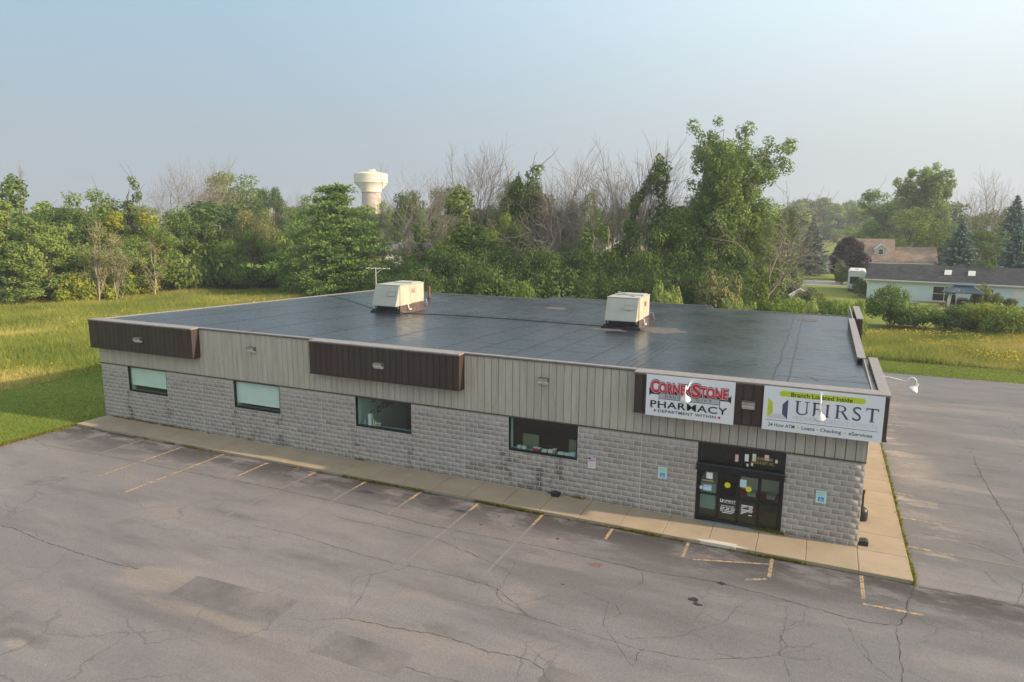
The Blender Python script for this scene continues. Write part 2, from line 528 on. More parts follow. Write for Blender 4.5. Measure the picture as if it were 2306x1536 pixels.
M['pink'] = flat('pink_paper', (0.78, 0.55, 0.50), 0.7, 0.03)
M['olive'] = flat('olive_board', (0.22, 0.21, 0.14), 0.8, 0.06)
M['cream'] = flat('cream_paper', (0.70, 0.68, 0.52), 0.7, 0.03)
M['bluepaper'] = flat('pale_blue_paper', (0.50, 0.66, 0.76), 0.7, 0.04)
M['skyblue'] = flat('sign_blue', (0.035, 0.24, 0.62), 0.5, 0.03)
M['palegreen'] = flat('pale_mint_sign', (0.50, 0.72, 0.66), 0.5, 0.03)
M['yellow'] = flat('yellow_sticker', (0.62, 0.60, 0.02), 0.5, 0.05)
M['gold'] = flat('gold_leaf_lettering', (0.42, 0.30, 0.10), 0.45, 0.1)
M['signwhite'] = flat('sign_face_white', (0.74, 0.75, 0.77), 0.35, 0.03, 1.5)
M['red'] = flat('sign_red', (0.58, 0.008, 0.035), 0.45, 0.03)
M['ink'] = flat('sign_black', (0.012, 0.013, 0.016), 0.5, 0.03)
M['navy'] = flat('sign_navy', (0.075, 0.07, 0.145), 0.5, 0.03)
M['lime'] = flat('sign_lime', (0.50, 0.60, 0.005), 0.5, 0.03)
M['lilac'] = flat('faded_lilac', (0.60, 0.58, 0.66), 0.5, 0.03)
M['fadegrey'] = flat('faded_grey', (0.58, 0.595, 0.62), 0.5, 0.03)
M['silver'] = flat('banner_silver', (0.42, 0.43, 0.45), 0.5, 0.05)
M['flagred'] = flat('flag_rose', (0.62, 0.28, 0.34), 0.6, 0.03)
M['plum'] = flat('flag_plum', (0.12, 0.07, 0.14), 0.6, 0.03)
M['signpink'] = flat('pale_pink_sign', (0.74, 0.62, 0.68), 0.5, 0.03)
M['whitetext'] = flat('white_lettering', (0.80, 0.81, 0.80), 0.6, 0.03)
M['greentext'] = flat('sage_lettering', (0.28, 0.50, 0.42), 0.6, 0.03)

def m_rtu():
    t = NT('cream_unit_paint')
    p = t.obj()
    nz = t.noise(p, 1.2, 5)
    c = t.ramp(nz, [(0.3, (0.45, 0.415, 0.325)), (0.7, (0.54, 0.50, 0.395))])
    r = t.noise(p, 3.2, 6, 0.75, (1, 1, 0.4))
    c = t.mix(t.maprange(r, 0.64, 0.72, 0, 0.8), c, (0.30, 0.13, 0.05))
    t.bsdf(c, 0.5, 0, nz, 0.01, 0.3, 0.4)
    return t.mat
M['rtu'] = m_rtu()
M['rtugrey'] = flat('grey_unit_hood', (0.40, 0.40, 0.35), 0.5, 0.06, 2)
M['curb'] = flat('black_roof_curb', (0.022, 0.022, 0.025), 0.5, 0.4)
M['rust'] = flat('rusty_steel', (0.22, 0.09, 0.04), 0.8, 0.45, 8)
M['rustcurb'] = flat('rust_stained_curb', (0.10, 0.075, 0.062), 0.7, 0.45, 5)
M['galv'] = flat('galvanised_steel', (0.50, 0.51, 0.52), 0.4, 0.1, 5, 0.6)

def m_leaf(name, dark, mid, light, transl=0.35, hue=0.25):
    t = NT(name)
    tone = t.attr('tone')
    c = t.ramp(tone, [(0.0, dark), (0.5, mid), (1.0, light)])
    r = t.rand()
    c2 = t.mix(t.math('MULTIPLY', r, hue), c, tuple(x * f for x, f in zip(light, (1.15, 0.95, 0.6))))
    d = t.n('ShaderNodeBsdfPrincipled'); d.inputs['Roughness'].default_value = 0.62
    d.inputs['Specular IOR Level'].default_value = 0.25
    t.l(c2, d.inputs['Base Color'])
    tr = t.n('ShaderNodeBsdfTranslucent'); t.l(c2, tr.inputs[0])
    mx = t.n('ShaderNodeMixShader'); mx.inputs[0].default_value = transl
    t.l(d.outputs[0], mx.inputs[1]); t.l(tr.outputs[0], mx.inputs[2])
    t.l(mx.outputs[0], t.out.inputs[0])
    return t.mat
M['leaf_mid'] = m_leaf('leaf_mid_green', (0.083, 0.150, 0.028), (0.149, 0.239, 0.045), (0.257, 0.336, 0.063))
M['leaf_dark'] = m_leaf('leaf_dark_green', (0.050, 0.099, 0.028), (0.088, 0.157, 0.037), (0.162, 0.231, 0.054))
M['leaf_light'] = m_leaf('leaf_pale_green', (0.133, 0.215, 0.057), (0.222, 0.317, 0.078), (0.338, 0.412, 0.115))
M['leaf_lime'] = m_leaf('leaf_yellow_green', (0.142, 0.199, 0.026), (0.249, 0.301, 0.035), (0.409, 0.412, 0.065))
M['leaf_grey'] = m_leaf('leaf_grey_green', (0.124, 0.159, 0.057), (0.213, 0.238, 0.089), (0.338, 0.333, 0.143))
M['leaf_cotton'] = m_leaf('leaf_cottonwood', (0.095, 0.171, 0.046), (0.162, 0.256, 0.061), (0.287, 0.376, 0.093))
M['leaf_purple'] = m_leaf('leaf_purple', (0.018, 0.011, 0.020), (0.031, 0.018, 0.031), (0.061, 0.033, 0.046), 0.15, 0.05)
M['leaf_spruce'] = m_leaf('needle_blue_spruce', (0.048, 0.095, 0.076), (0.099, 0.167, 0.135), (0.190, 0.270, 0.222), 0.1, 0.05)
M['leaf_pine'] = m_leaf('needle_pine', (0.065, 0.128, 0.030), (0.124, 0.222, 0.049), (0.249, 0.342, 0.070), 0.2, 0.1)
M['leaf_vine'] = m_leaf('leaf_vine', (0.067, 0.128, 0.024), (0.124, 0.205, 0.034), (0.229, 0.282, 0.046))
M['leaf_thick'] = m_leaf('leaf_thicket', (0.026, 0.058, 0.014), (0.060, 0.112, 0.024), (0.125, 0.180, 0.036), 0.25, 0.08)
M['leaf_far'] = m_leaf('leaf_far_wood', (0.054, 0.096, 0.032), (0.094, 0.144, 0.049), (0.148, 0.192, 0.065), 0.3, 0.2)
M['grass_meadow'] = m_leaf('meadow_blades', (0.16, 0.215, 0.036), (0.31, 0.330, 0.064), (0.56, 0.46, 0.17), 0.35, 0.0)
M['grass_lawn'] = m_leaf('lawn_blades', (0.10, 0.17, 0.025), (0.185, 0.245, 0.042), (0.29, 0.30, 0.07), 0.3, 0.0)
M['weed'] = m_leaf('weed_blades', (0.08, 0.12, 0.015), (0.19, 0.19, 0.025), (0.36, 0.27, 0.05), 0.3, 0.0)
M['petal'] = m_leaf('yellow_petals', (0.450, 0.260, 0.010), (0.550, 0.380, 0.015), (0.620, 0.480, 0.040), 0.2, 0.0)

def m_bark(name, lo, hi):
    t = NT(name)
    nz = t.noise(t.obj(), 3, 5, 0.65, (3, 3, 0.6))
    t.bsdf(t.ramp(nz, [(0.3, lo), (0.7, hi)]), 0.95, 0, nz, 0.03, 0.6, 0.15)
    return t.mat
M['bark'] = m_bark('bark_brown', (0.085, 0.065, 0.05), (0.17, 0.135, 0.105))
M['bark_dead'] = m_bark('bark_dead_grey', (0.185, 0.155, 0.135), (0.33, 0.285, 0.25))
M['bark_pale'] = m_bark('bark_pale', (0.26, 0.225, 0.175), (0.40, 0.355, 0.285))

def m_ground(name, stops, sc=(0.08, 0.6), dry=None):
    t = NT(name)
    p = t.pos()
    a = t.noise(p, sc[0], 5, 0.6); b = t.noise(p, sc[1], 6, 0.65); f = t.noise(p, 9, 5, 0.7)
    k = t.math('ADD', t.math('MULTIPLY', a, 0.5), t.math('ADD', t.math('MULTIPLY', b, 0.3), t.math('MULTIPLY', f, 0.2)))
    c = t.ramp(k, [(0.38, stops[0]), (0.5, stops[1]), (0.62, stops[2])])
    if dry: c = t.mix(t.maprange(a, 0.55, 0.68, 0, 0.7), c, dry)
    t.bsdf(c, 0.95, 0, f, 0.06, 0.8, 0.1)
    return t.mat
M['soil'] = m_ground('field_ground', ((0.12, 0.15, 0.028), (0.19, 0.21, 0.042), (0.28, 0.26, 0.075)))
M['lawn'] = m_ground('mown_lawn', ((0.12, 0.175, 0.028), (0.185, 0.23, 0.042), (0.27, 0.28, 0.07)), (0.12, 0.9))
M['yard'] = m_ground('dry_yard_lawn', ((0.12, 0.165, 0.03), (0.19, 0.22, 0.045), (0.27, 0.25, 0.07)), (0.07, 0.5), (0.31, 0.25, 0.085))
M['farfield'] = m_ground('far_field', ((0.12, 0.17, 0.04), (0.18, 0.215, 0.06), (0.25, 0.24, 0.09)), (0.03, 0.3), (0.33, 0.26, 0.11))
M['road'] = flat('country_road', (0.27, 0.26, 0.25), 0.9, 0.1, 0.8)

def m_shingle(name, a, b, c_):
    t = NT(name)
    o = t.obj()
    br = t.n('ShaderNodeTexBrick'); br.inputs['Scale'].default_value = 2.2
    br.inputs['Mortar Size'].default_value = 0.012
    br.inputs['Color1'].default_value = (*a, 1); br.inputs['Color2'].default_value = (*b, 1); br.inputs['Mortar'].default_value = (*c_, 1)
    br.inputs['Brick Width'].default_value = 0.9; br.inputs['Row Height'].default_value = 0.33
    mp = t.n('ShaderNodeCombineXYZ'); s = t.n('ShaderNodeSeparateXYZ'); t.l(o, s.inputs[0])
    t.l(s.outputs[0], mp.inputs[0]); t.l(t.math('MULTIPLY', s.outputs[2], 2.6), mp.inputs[1])
    t.l(mp.outputs[0], br.inputs['Vector'])
    nz = t.noise(o, 0.7, 5, 0.6)
    c = t.mix(0.6, br.outputs['Color'], t.ramp(nz, [(0.3, 0.3), (0.7, 0.7)]), 'OVERLAY')
    t.bsdf(c, 0.9, 0, br.outputs['Fac'], 0.01, 0.4, 0.2)
    return t.mat
M['shingle_dark'] = m_shingle('charcoal_shingles', (0.035, 0.036, 0.042), (0.075, 0.074, 0.08), (0.02, 0.02, 0.022))
M['shingle_tan'] = m_shingle('tan_shingles', (0.24, 0.165, 0.125), (0.33, 0.245, 0.19), (0.15, 0.105, 0.085))
M['shingle_grey'] = m_shingle('slate_grey_shingles', (0.13, 0.13, 0.15), (0.19, 0.185, 0.205), (0.09, 0.09, 0.1))
def m_siding(name, lo, hi, pitch=8.0):
    t = NT(name)
    o = t.obj()
    s = t.n('ShaderNodeSeparateXYZ'); t.l(o, s.inputs[0])
    saw = t.math('FRACT', t.math('MULTIPLY', s.outputs[2], pitch))
    nz = t.noise(o, 0.8, 4)
    t.bsdf(t.ramp(nz, [(0.3, lo), (0.7, hi)]), 0.6, 0, saw, 0.012, 0.6, 0.35)
    return t.mat
M['siding_blue'] = m_siding('pale_blue_siding', (0.66, 0.77, 0.81), (0.72, 0.82, 0.86))
M['siding_white'] = m_siding('white_siding', (0.66, 0.66, 0.64), (0.74, 0.74, 0.72))
M['siding_tan'] = m_siding('tan_siding', (0.48, 0.43, 0.37), (0.55, 0.50, 0.43))
M['trim'] = flat('white_trim', (0.74, 0.73, 0.70), 0.5, 0.04)
M['darkglass'] = flat('dark_house_glass', (0.02, 0.025, 0.03), 0.08, 0.1)
M['skylight'] = flat('skylight_dome', (0.55, 0.55, 0.50), 0.25, 0.05)
M['slateroof'] = flat('gazebo_steel_roof', (0.05, 0.085, 0.11), 0.4, 0.1)
M['rvwhite'] = flat('camper_gelcoat', (0.70, 0.69, 0.66), 0.35, 0.05)
M['tower'] = flat('tower_cream_paint', (0.68, 0.62, 0.52), 0.5, 0.05, 0.3)
M['tower_dark'] = flat('tower_grey_concrete', (0.48, 0.41, 0.36), 0.8, 0.06, 0.3)
M['tyre'] = flat('tyre_rubber', (0.02, 0.02, 0.02), 0.85, 0.2)
M['pot'] = flat('brick_red_planter', (0.20, 0.10, 0.075), 0.85, 0.2)
M['stone'] = flat('grey_field_stone', (0.32, 0.30, 0.28), 0.9, 0.2)
M['bluecloth'] = flat('blue_cloth', (0.04, 0.16, 0.42), 0.8, 0.1)
M['orange'] = flat('orange_plastic', (0.55, 0.20, 0.08), 0.5, 0.1)
M['wood'] = flat('brown_desk_wood', (0.16, 0.10, 0.06), 0.6, 0.2)

# ================================================================== SETTING: ground, lot, walks
GZ = -0.13
def sheet(name, pts, z, mat, kind='structure', parent=None):
    o = MB().poly(pts, z).build(name, mat, parent)
    if kind: o['kind'] = kind
    return o

ground = MB().poly([(-690, -110), (690, -110), (690, 700), (-690, 700)], GZ - 0.020).build('ground', M['soil']); ground['kind'] = 'structure'

def ragged(pts, step=0.7, amp=0.10, closed=True):
    out = []
    m = len(pts)
    for i in range(m if closed else m - 1):
        a = Vector((*pts[i], 0)); b = Vector((*pts[(i + 1) % m], 0))
        k = max(1, int((b - a).length / step))
        for j in range(k):
            q = a.lerp(b, j / k)
            out.append((q.x + random.uniform(-amp, amp), q.y + random.uniform(-amp, amp)))
    return out

lawn = sheet('lawn', ragged([(-37.0, -60), (-37.0, 26), (-48.3, 30), (-48.2, 7), (-48.4, 1), (-49, -8), (-52, -60)], 1.2, 0.15), GZ - 0.012, M['lawn'])
verge = sheet('grass_verge', ragged([(-2, 31.9), (80, 33), (80, 39), (14, 37.2), (-2, 37.2)], 1.0, 0.18), GZ - 0.012, M['lawn'])
yard = sheet('back_yard', ragged([(-14, 60), (70, 60), (70, 108.5), (-40, 108.5), (-30, 80)], 2.0, 0.3), GZ - 0.012, M['yard'])
yard2 = sheet('far_yard', [(-60, 122.5), (90, 122.5), (90, 175), (-60, 175)], GZ - 0.012, M['yard'])
farf = sheet('hay_field', [(-80, 175.5), (60, 175.5), (60, 300), (-80, 300)], GZ - 0.012, M['farfield'])
road = sheet('road', [(-160, 110.5), (90, 107.5), (90, 118), (-160, 121)], GZ - 0.006, M['road'])

lot = sheet('parking_lot', ragged([(-37.05, -60), (90, -60), (90, 32.4), (0.2, 32.2), (0.2, -1.2), (-37.05, -1.2)], 0.8, 0.05), GZ, M['asphalt'])

def lot_part(name, pts, z, mat, label=None):
    o = MB().poly(pts, z).build(name, mat, lot)
    if label: o['label'] = label
    return o
for pts, lb in (([(-18.55, -10.42), (-14.76, -10.26), (-14.70, -11.45), (-18.42, -11.55)], 'darker rectangular asphalt repair left of centre'),
                ([(-12.85, -11.0), (-10.43, -11.03), (-10.40, -12.0), (-12.9, -12.0)], 'darker rectangular asphalt repair at the lower middle'),
                ([(-7.17, -10.02), (-4.9, -10.06), (-4.8, -11.2), (-7.2, -11.1)], 'darker asphalt repair at the bottom edge')):
    lot_part('asphalt_patch', ragged(pts, 0.3, 0.02), GZ + 0.004, M['patch'], lb)
def blob(cx, cy_, rx, ry, n=22, amp=0.28, seed=0):
    r = np.random.default_rng(seed)
    ph = r.uniform(0, 6.28, 5); am = r.uniform(0.3, 1, 5) * amp / 2
    out = []
    for i in range(n):
        a = 2 * math.pi * i / n
        k = 1 + sum(am[j] * math.sin((j + 2) * a + ph[j]) for j in range(5)) * 0.8
        out.append((cx + rx * k * math.cos(a), cy_ + ry * k * math.sin(a)))
    return out
for i, (x, y, r_) in enumerate(((-3.84, -4.12, .14), (-4.46, -5.41, .17), (-4.31, -5.62, .13), (-9.4, -3.4, .07), (-12.3, -3.5, .06), (-8.2, -6.2, .05), (-12.0, -2.6, .05), (-11.2, -3.1, .05))):
    lot_part('oil_spot', blob(x, y, r_, r_ * .62, 14, 0.35, 20 + i), GZ + 0.004, M['oil'])
lot_part('rust_stain', blob(-7.67, -4.62, .22, .13, 16, 0.4, 41), GZ + 0.004, M['rustspot'])

# painted bay lines
bx = [0.06, -2.55, -5.24, -7.90, -10.60, -13.24, -15.85, -18.52, -21.15, -23.84, -26.50, -29.09, -31.75, -34.4]
ends = [-3.3, -3.1, -2.9, -2.75, -2.75, -2.65, -2.75, -2.55, -2.3, -3.6, -6.85, -6.1, -5.2, -3.0]
for x, e_ in zip(bx, ends):
    lot_part('bay_line', [(x - .055, -1.78), (x + .055, -1.78), (x + .055, e_), (x - .055, e_)], GZ + 0.004, M['line'] if x > -30 else M['line2'])
    if e_ > -6.5 and x < -9:
        lot_part('faded_bay_line', [(x - .05, e_ - .02), (x + .05, e_ - .02), (x + .05, -6.85), (x - .05, -6.85)], GZ + 0.004, M['line2'])
for a in ([(0.03, -3.53), (1.56, -3.48), (1.56, -3.58), (0.03, -3.63)], [(-3.2, -3.52), (-2.62, -3.22), (-2.62, -3.33), (-3.2, -3.63)],
          [(-4.9, -2.9), (-2.62, -2.2), (-2.62, -2.28), (-4.9, -2.98)]):
    lot_part('bay_line', a, GZ + 0.0045, M['line'])
for y in (-1.0 + 2.1, 3.68, 6.3, 8.9, 11.5, 14.1):
    lot_part('bay_line', [(1.62, y + .05), (2.9 if y < 5 else 2.3, y - .05), (2.9 if y < 5 else 2.3, y - .14), (1.62, y - .05)], GZ + 0.004, M['line'])
    lot_part('faded_bay_line', [(2.92, y - .05), (6.3, y - .1), (6.3, y - .18), (2.92, y - .14)], GZ + 0.0045, M['line2'])

# cracks: narrow ragged openings that wander over the lot
CR = [(.035, [(-36.57, -4.1), (-35.28, -4.47), (-34.23, -4.43), (-31.32, -4.26), (-29.12, -4.18), (-26.95, -4.19), (-23.74, -4.04), (-21.28, -4.01), (-18.35, -4.06), (-16.68, -4.13), (-14.03, -4.34), (-11.3, -4.28), (-9.17, -4.19), (-7.08, -4.27), (-5.8, -4.33), (-4.14, -4.1), (-2.65, -4.23), (-1.32, -4.44), (-0.31, -4.55), (0.38, -4.54), (0.9, -4.37), (1.12, -3.77), (1.24, -2.78), (1.48, -2.1), (1.53, -1.8)]),
 (.035, [(-27.69, -10.81), (-27.05, -10.72), (-25.35, -10.92), (-23.13, -10.98), (-21.68, -10.99), (-20.56, -10.88)]),
 (.022, [(-17.47, -5.18), (-15.15, -5.17), (-13.06, -5.2), (-10.05, -6.09)]),
 (.018, [(-19.58, -7.03), (-18.07, -6.94), (-15.95, -7.11), (-13.58, -7.23), (-11.55, -7.1), (-9.9, -7.24), (-8.36, -8.28)]),
 (.03, [(-13.03, -10.43), (-11.92, -10.28), (-10.07, -10.01), (-9.51, -10.04), (-8.78, -10.13), (-8.13, -9.99), (-7.74, -10.01), (-7.23, -10.18)]),
 (.03, [(1.62, -1.84), (2.51, -1.77), (3.39, -1.72), (4.24, -1.87), (6.5, -1.9), (9, -2.2)]),
 (.022, [(0.8, -4.53), (0.79, -5.01), (0.79, -5.34), (0.78, -6.1), (0.73, -7.05), (.7, -9)]),
 (.04, [(5.4, 13.08), (5.25, 10.32), (5.22, 7.98), (5.23, 5.04), (5.21, 3.56), (5.14, 2.37), (5.3, .4), (4.9, -1.2)]),
 (.016, [(-9.7, -8.24), (-8.28, -8.23), (-6.9, -8.32), (-5.25, -8.4), (-3.88, -8.24), (-2.14, -7.28), (-1.89, -6.69), (-1.23, -6.49)]),
 (.013, [(-0.49, -4.63), (-0.28, -5.5), (-0.14, -6.1), (0.1, -6.61), (0.53, -7.0)]), (.012, [(-2.03, -7.18), (-1.97, -5.69), (-1.93, -4.65)]),
 (.012, [(-7.47, -6.39), (-6.65, -6.56), (-6.52, -7.66), (-5.29, -9.19), (-5.3, -8.68), (-5.21, -8.32)]), (.012, [(-10.2, -4.93), (-9.97, -6.02), (-9.78, -7.45), (-8.97, -7.77), (-8.24, -6.88)]),
 (.012, [(-7.51, -9.49), (-7.12, -8.99)]), (.026, [(-22.66, -2.64), (-20.95, -2.59), (-20.17, -2.51), (-18.2, -2.78)]),
 (.012, [(-15.81, -9.98), (-15.53, -9.1)]), (.012, [(-13.15, -9.85), (-13.36, -9.13), (-13.75, -8.12)]), (.012, [(-10.39, -7.03), (-9.4, -7.85), (-8.4, -8.17)]),
 (.014, [(-28.64, -9.95), (-28.91, -8.51)]), (.02, [(-10.38, -11.53), (-9.84, -11.57), (-8.83, -11.43), (-7, -11.6)]), (.016, [(2.66, 7.61), (3.85, 7.74), (5.12, 7.66)]), (.016, [(2.79, 5.79), (3.99, 5.98), (5.03, 5.52)]),
 (.022, [(2.25, 2.38), (3.24, 2.44), (4.05, 2.05), (4.85, 1.18)]), (.016, [(4.26, 0.09), (4.59, -0.22), (4.12, -1.72)]), (.016, [(7.5, 20), (8.0, 14), (8.6, 9), (8.3, 4), (9.5, 0)]), (.014, [(3.4, 14), (5.4, 13.6), (7.6, 12.9), (9, 13.2)]),
 (.012, [(-24, -8.2), (-22.6, -8.6), (-21.5, -8.4), (-20.3, -8.9), (-18.8, -8.6)]), (.012, [(-4.2, -7.0), (-3.5, -6.3), (-3.3, -5.4), (-2.9, -4.6)]), (.012, [(-6.2, -4.4), (-6.0, -5.1), (-6.4, -5.8)]), (.012, [(-1.9, -7.3), (-1.6, -8.4), (-1.0, -9.1), (-.9, -10)])]

ck = MB()
def crack(pts, w, jit=0.06):
    line = []
    for (x0, y0), (x1, y1) in zip(pts[:-1], pts[1:]):
        L = math.hypot(x1 - x0, y1 - y0); k = max(2, int(L / 0.14))
        for j in range(k):
            f = j / k
            line.append((x0 + (x1 - x0) * f + random.gauss(0, jit * .35), y0 + (y1 - y0) * f + random.gauss(0, jit * .35)))
    line.append(pts[-1])
    vs, fs = [], []
    for i, (x, y) in enumerate(line):
        a = line[max(i - 1, 0)]; b = line[min(i + 1, len(line) - 1)]
        dx, dy = b[0] - a[0], b[1] - a[1]; l_ = math.hypot(dx, dy) or 1
        ww = w * random.uniform(0.15, 1.0) * .5
        vs += [(x - dy / l_ * ww, y + dx / l_ * ww, GZ + 0.0055), (x + dy / l_ * ww, y - dx / l_ * ww, GZ + 0.0055)]
    for i in range(len(line) - 1):
        fs.append((2 * i, 2 * i + 1, 2 * i + 3, 2 * i + 2))
    ck.add(vs, fs)
for w, pts in CR: crack(pts, w)
for k in range(34):      # short side branches
    w, pts = random.choice(CR)
    x, y = random.choice(pts)
    a = random.uniform(0, 6.28); q = [(x, y)]
    for s in range(random.randint(3, 7)):
        a += random.gauss(0, .5); l_ = random.uniform(.15, .4)
        q.append((q[-1][0] + math.cos(a) * l_, q[-1][1] + math.sin(a) * l_))
    if all(p[1] < -1.9 or p[0] > 1.6 for p in q): crack(q, 0.011, 0.04)
o = ck.build('crack', M['crack'], lot); o['kind'] = 'stuff'

# concrete walks: every slab is a piece
walk = MB().box(-36.85, 1.42, -1.70, 0.1, GZ - 0.1, -0.035).box(0.02, 1.42, 0.1, 24.9, GZ - 0.1, -0.035).build('sidewalk', M['conc']); walk['kind'] = 'structure'
xs = np.linspace(-36.9, -0.02, 25)
for a, b in zip(xs[:-1], xs[1:]):
    dz = random.uniform(-.004, .004)
    MB().cbox(a + .006, b - .006, -1.74, -0.016, -.12, dz, .012).build('concrete_slab', M['conc'], walk)
MB().cbox(-0.011, 1.47, -1.74, -0.12, -.12, 0, .012).build('concrete_slab', M['conc'], walk)
ys = np.linspace(-0.1, 24.9, 18)
for a, b in zip(ys[:-1], ys[1:]):
    dz = random.uniform(-.004, .004)
    MB().cbox(0.02, 1.47, a + .006, b - .006, -.12, dz, .012).build('concrete_slab', M['conc'], walk)
pt = blob(-4.2, -1.66, 0.78, 0.13, 26, 0.35, 77)
pt = [(x, max(y, -1.755)) for x, y in pt]
MB().prism(pt, 'z', -0.10, 0.008).build('kerb_repair', M['conc_white'], walk)['label'] = 'whitish mortar repair in the kerb before the doors'
MB().box(-5.0, -2.75, -0.20, -0.02, 0.003, 0.02).build('door_sill', M['galv'], walk)

# ================================================================== THE SHOP BUILDING
W = 37.0; D = 25.7; H1 = 2.95; H2 = 5.37
OPEN = [(-34.97, -32.10, 1.59), (-27.53, -24.64, 1.575), (-20.32, -17.40, 1.56), (-12.82, -9.89, 1.53), (-5.35, -2.41, 0.0)]
bld = thing('shop_building', 'long single-storey grey block shop with a flat black roof and brown canopies', 'building', (0, 0, 0))
xs = [-W] + [v for o_ in OPEN for v in o_[:2]] + [0.0]
for i in range(0, len(xs), 2):
    MB().box(xs[i], xs[i + 1], 0, 0.19, -.1, H1).build('front_wall', M['mortar'], bld)
for x0, x1, z in OPEN:
    if z > 0: MB().box(x0, x1, 0.001, 0.189, -.1, z - 0.02).build('window_parapet', M['mortar'], bld)
MB().box(-W + .002, -W + .19, 0.19, D, -.1, H1).box(-.19, -0.002, 0.19, D, -.1, H1).box(-W + .19, -.19, D - .19, D, -.1, H1).build('wall', M['mortar'], bld)
MB().box(-W + .01, -0.01, .02, D - .01, H1 + .002, 4.3).build('attic', M['dimwall'], bld)

BH, BL = 0.20345, 7.4 / 18.75
blocks = []
for b in range(5):
    xa = -W + 7.4 * b + .003; xb = xa + 7.4 - .006
    for r in range(15):
        z0 = r * BH; z1 = min(z0 + BH, H1)
        x = xa - (BL * .5 if r % 2 else 0.0)
        while x < xb - 0.02:
            a0, a1 = max(x, xa), min(x + BL, xb)
            x += BL
            segs = [(a0, a1)]
            for ox0, ox1, oz in OPEN:
                if z1 > oz + 0.03:
                    if z0 < oz - .05 and min(a1, ox1) - max(a0, ox0) > .04: blocks.append((max(a0, ox0), min(a1, ox1), z0, oz - .002))
                    ns = []
                    for s0, s1 in segs:
                        if s1 <= ox0 or s0 >= ox1: ns.append((s0, s1)); continue
                        if s0 < ox0: ns.append((s0, ox0))
                        if s1 > ox1: ns.append((ox1, s1))
                    segs = ns
            for s0, s1 in segs:
                if s1 - s0 > 0.04: blocks.append((s0, s1, z0, z1))
def block_geo(bk):
    s0, s1, z0, z1 = bk
    gpx = .0095
    x0, x1, a, c = s0 + gpx, s1 - gpx, z0 + gpx, z1 - gpx
    f = lambda: -0.004 - random.uniform(0, .005)
    v = [(x0, 0.01, a), (x1, 0.01, a), (x1, 0.01, c), (x0, 0.01, c),
         (x0 + .006, f(), a + .006), (x1 - .006, f(), a + .006), (x1 - .006, f(), c - .006), (x0 + .006, f(), c - .006),
         ((x0 + x1) / 2 + random.uniform(-.08, .08) * (x1 - x0), -0.008 - random.uniform(0, .006), (a + c) / 2 + random.uniform(-.03, .03))]
    fc = [(0, 1, 5), (0, 5, 4), (1, 2, 6), (1, 6, 5), (2, 3, 7), (2, 7, 6), (3, 0, 4), (3, 4, 7), (4, 5, 8), (5, 6, 8), (6, 7, 8), (7, 4, 8)]
    tone = min(1, max(0, random.gauss(.5, .11)))
    cx_, cz = (s0 + s1) / 2, (z0 + z1) / 2
    if z1 > H1 - .12: tone = .95
    if -14.6 < cx_ < -12.9 and .42 < cz < .83 and random.random() < .75: tone = 0.0
    if -12.6 < cx_ < -11.5 and cz < .21: tone = .05
    return v, fc, tone
camp = Vector((-1.7697, -24.5448, 10.6825))
blocks.sort(key=lambda k: -(k[1] - k[0]) * (k[3] - k[2]) * 300 / (Vector(((k[0] + k[1]) / 2, 0, (k[2] + k[3]) / 2)) - camp).length ** 2 if k[1] - k[0] > .3 else 0)
for bk in blocks[:300]:
    v, fc, tone = block_geo(bk)
    me = np_mesh('block', np.array(v), np.array(fc), M['block'], np.full(9, tone))
    link('block', me, bld)
V, F, T = [], [], []
for bk in blocks[300:]:
    v, fc, tone = block_geo(bk)
    F += [[i + len(V) for i in q] for q in fc]; V += v; T += [tone] * 9
o = link('far_block', np_mesh('far_block', np.array(V), np.array(F), M['block'], np.array(T)), bld); o['kind'] = 'stuff'

# the side walls carry the same block, seen only at a slant
for side, xw in ((1, -0.002), (-1, -W + .002)):
    V, F, T = [], [], []
    for r in range(15):
        z0 = r * BH; z1 = min(z0 + BH, H1); y = .05 - (BL * .5 if r % 2 else 0)
        while y < D - .05:
            y0, y1 = max(y, .02), min(y + BL, D); y += BL
            if y1 - y0 < .05: continue
            v, fc, tone = block_geo((y0, y1, z0, z1))
            v = [(xw - side * q[1], q[0] if side > 0 else q[0], q[2]) for q in v]
            F += [[i + len(V) for i in (q if side > 0 else q[::-1])] for q in fc]; V += v; T += [tone] * 9
    o = link('side_block', np_mesh('side_block', np.array(V), np.array(F), M['block'], np.array(T)), bld); o['kind'] = 'stuff'

# beige ribbed sheets above the block: one panel per rib
PW = 7.4 / 24
def rib_panel(h, mat, name):
    m = MB()
    w = PW
    prof = [(0.006, 0.0), (0.006, -.034), (0.022, -.052), (0.040, -.052), (0.054, -.030), (0.118, -.030), (0.124, -.038), (0.140, -.038), (0.146, -.030),
            (0.205, -.030), (0.211, -.038), (0.227, -.038), (0.233, -.030), (w - .012, -.030), (w - .012, 0.0)]
    m.prism(prof, 'z', 0, h)
    return m.mesh(name, mat)
pm = rib_panel(H2 - H1 - .075, M['beige'], 'beige_panel')
for k in range(120):
    x = -W + k * PW
    link('beige_panel', pm, bld, (x, 0, H1 + .03))
MB().box(-W, 0, 0.003, .06, H1 + .03, H2 - .04).build('panel_backing', M['flashing'], bld)
MB().box(-W - .02, 0.02, -.066, 0.004, H1 - .014, H1 + .032).build('drip_flashing', M['flashing'], bld)
pm2 = MB().prism([(0.006, 0), (0.006, -.034), (0.022, -.052), (0.040, -.052), (0.054, -.030), (.29, -.030), (.29, 0)], 'z', 0, H2 - H1 - .075).mesh('side_panel', M['beige'])
for k in range(83):
    link('side_panel', pm2, bld, (0.0, .05 + k * PW, H1 + .03), math.radians(90))

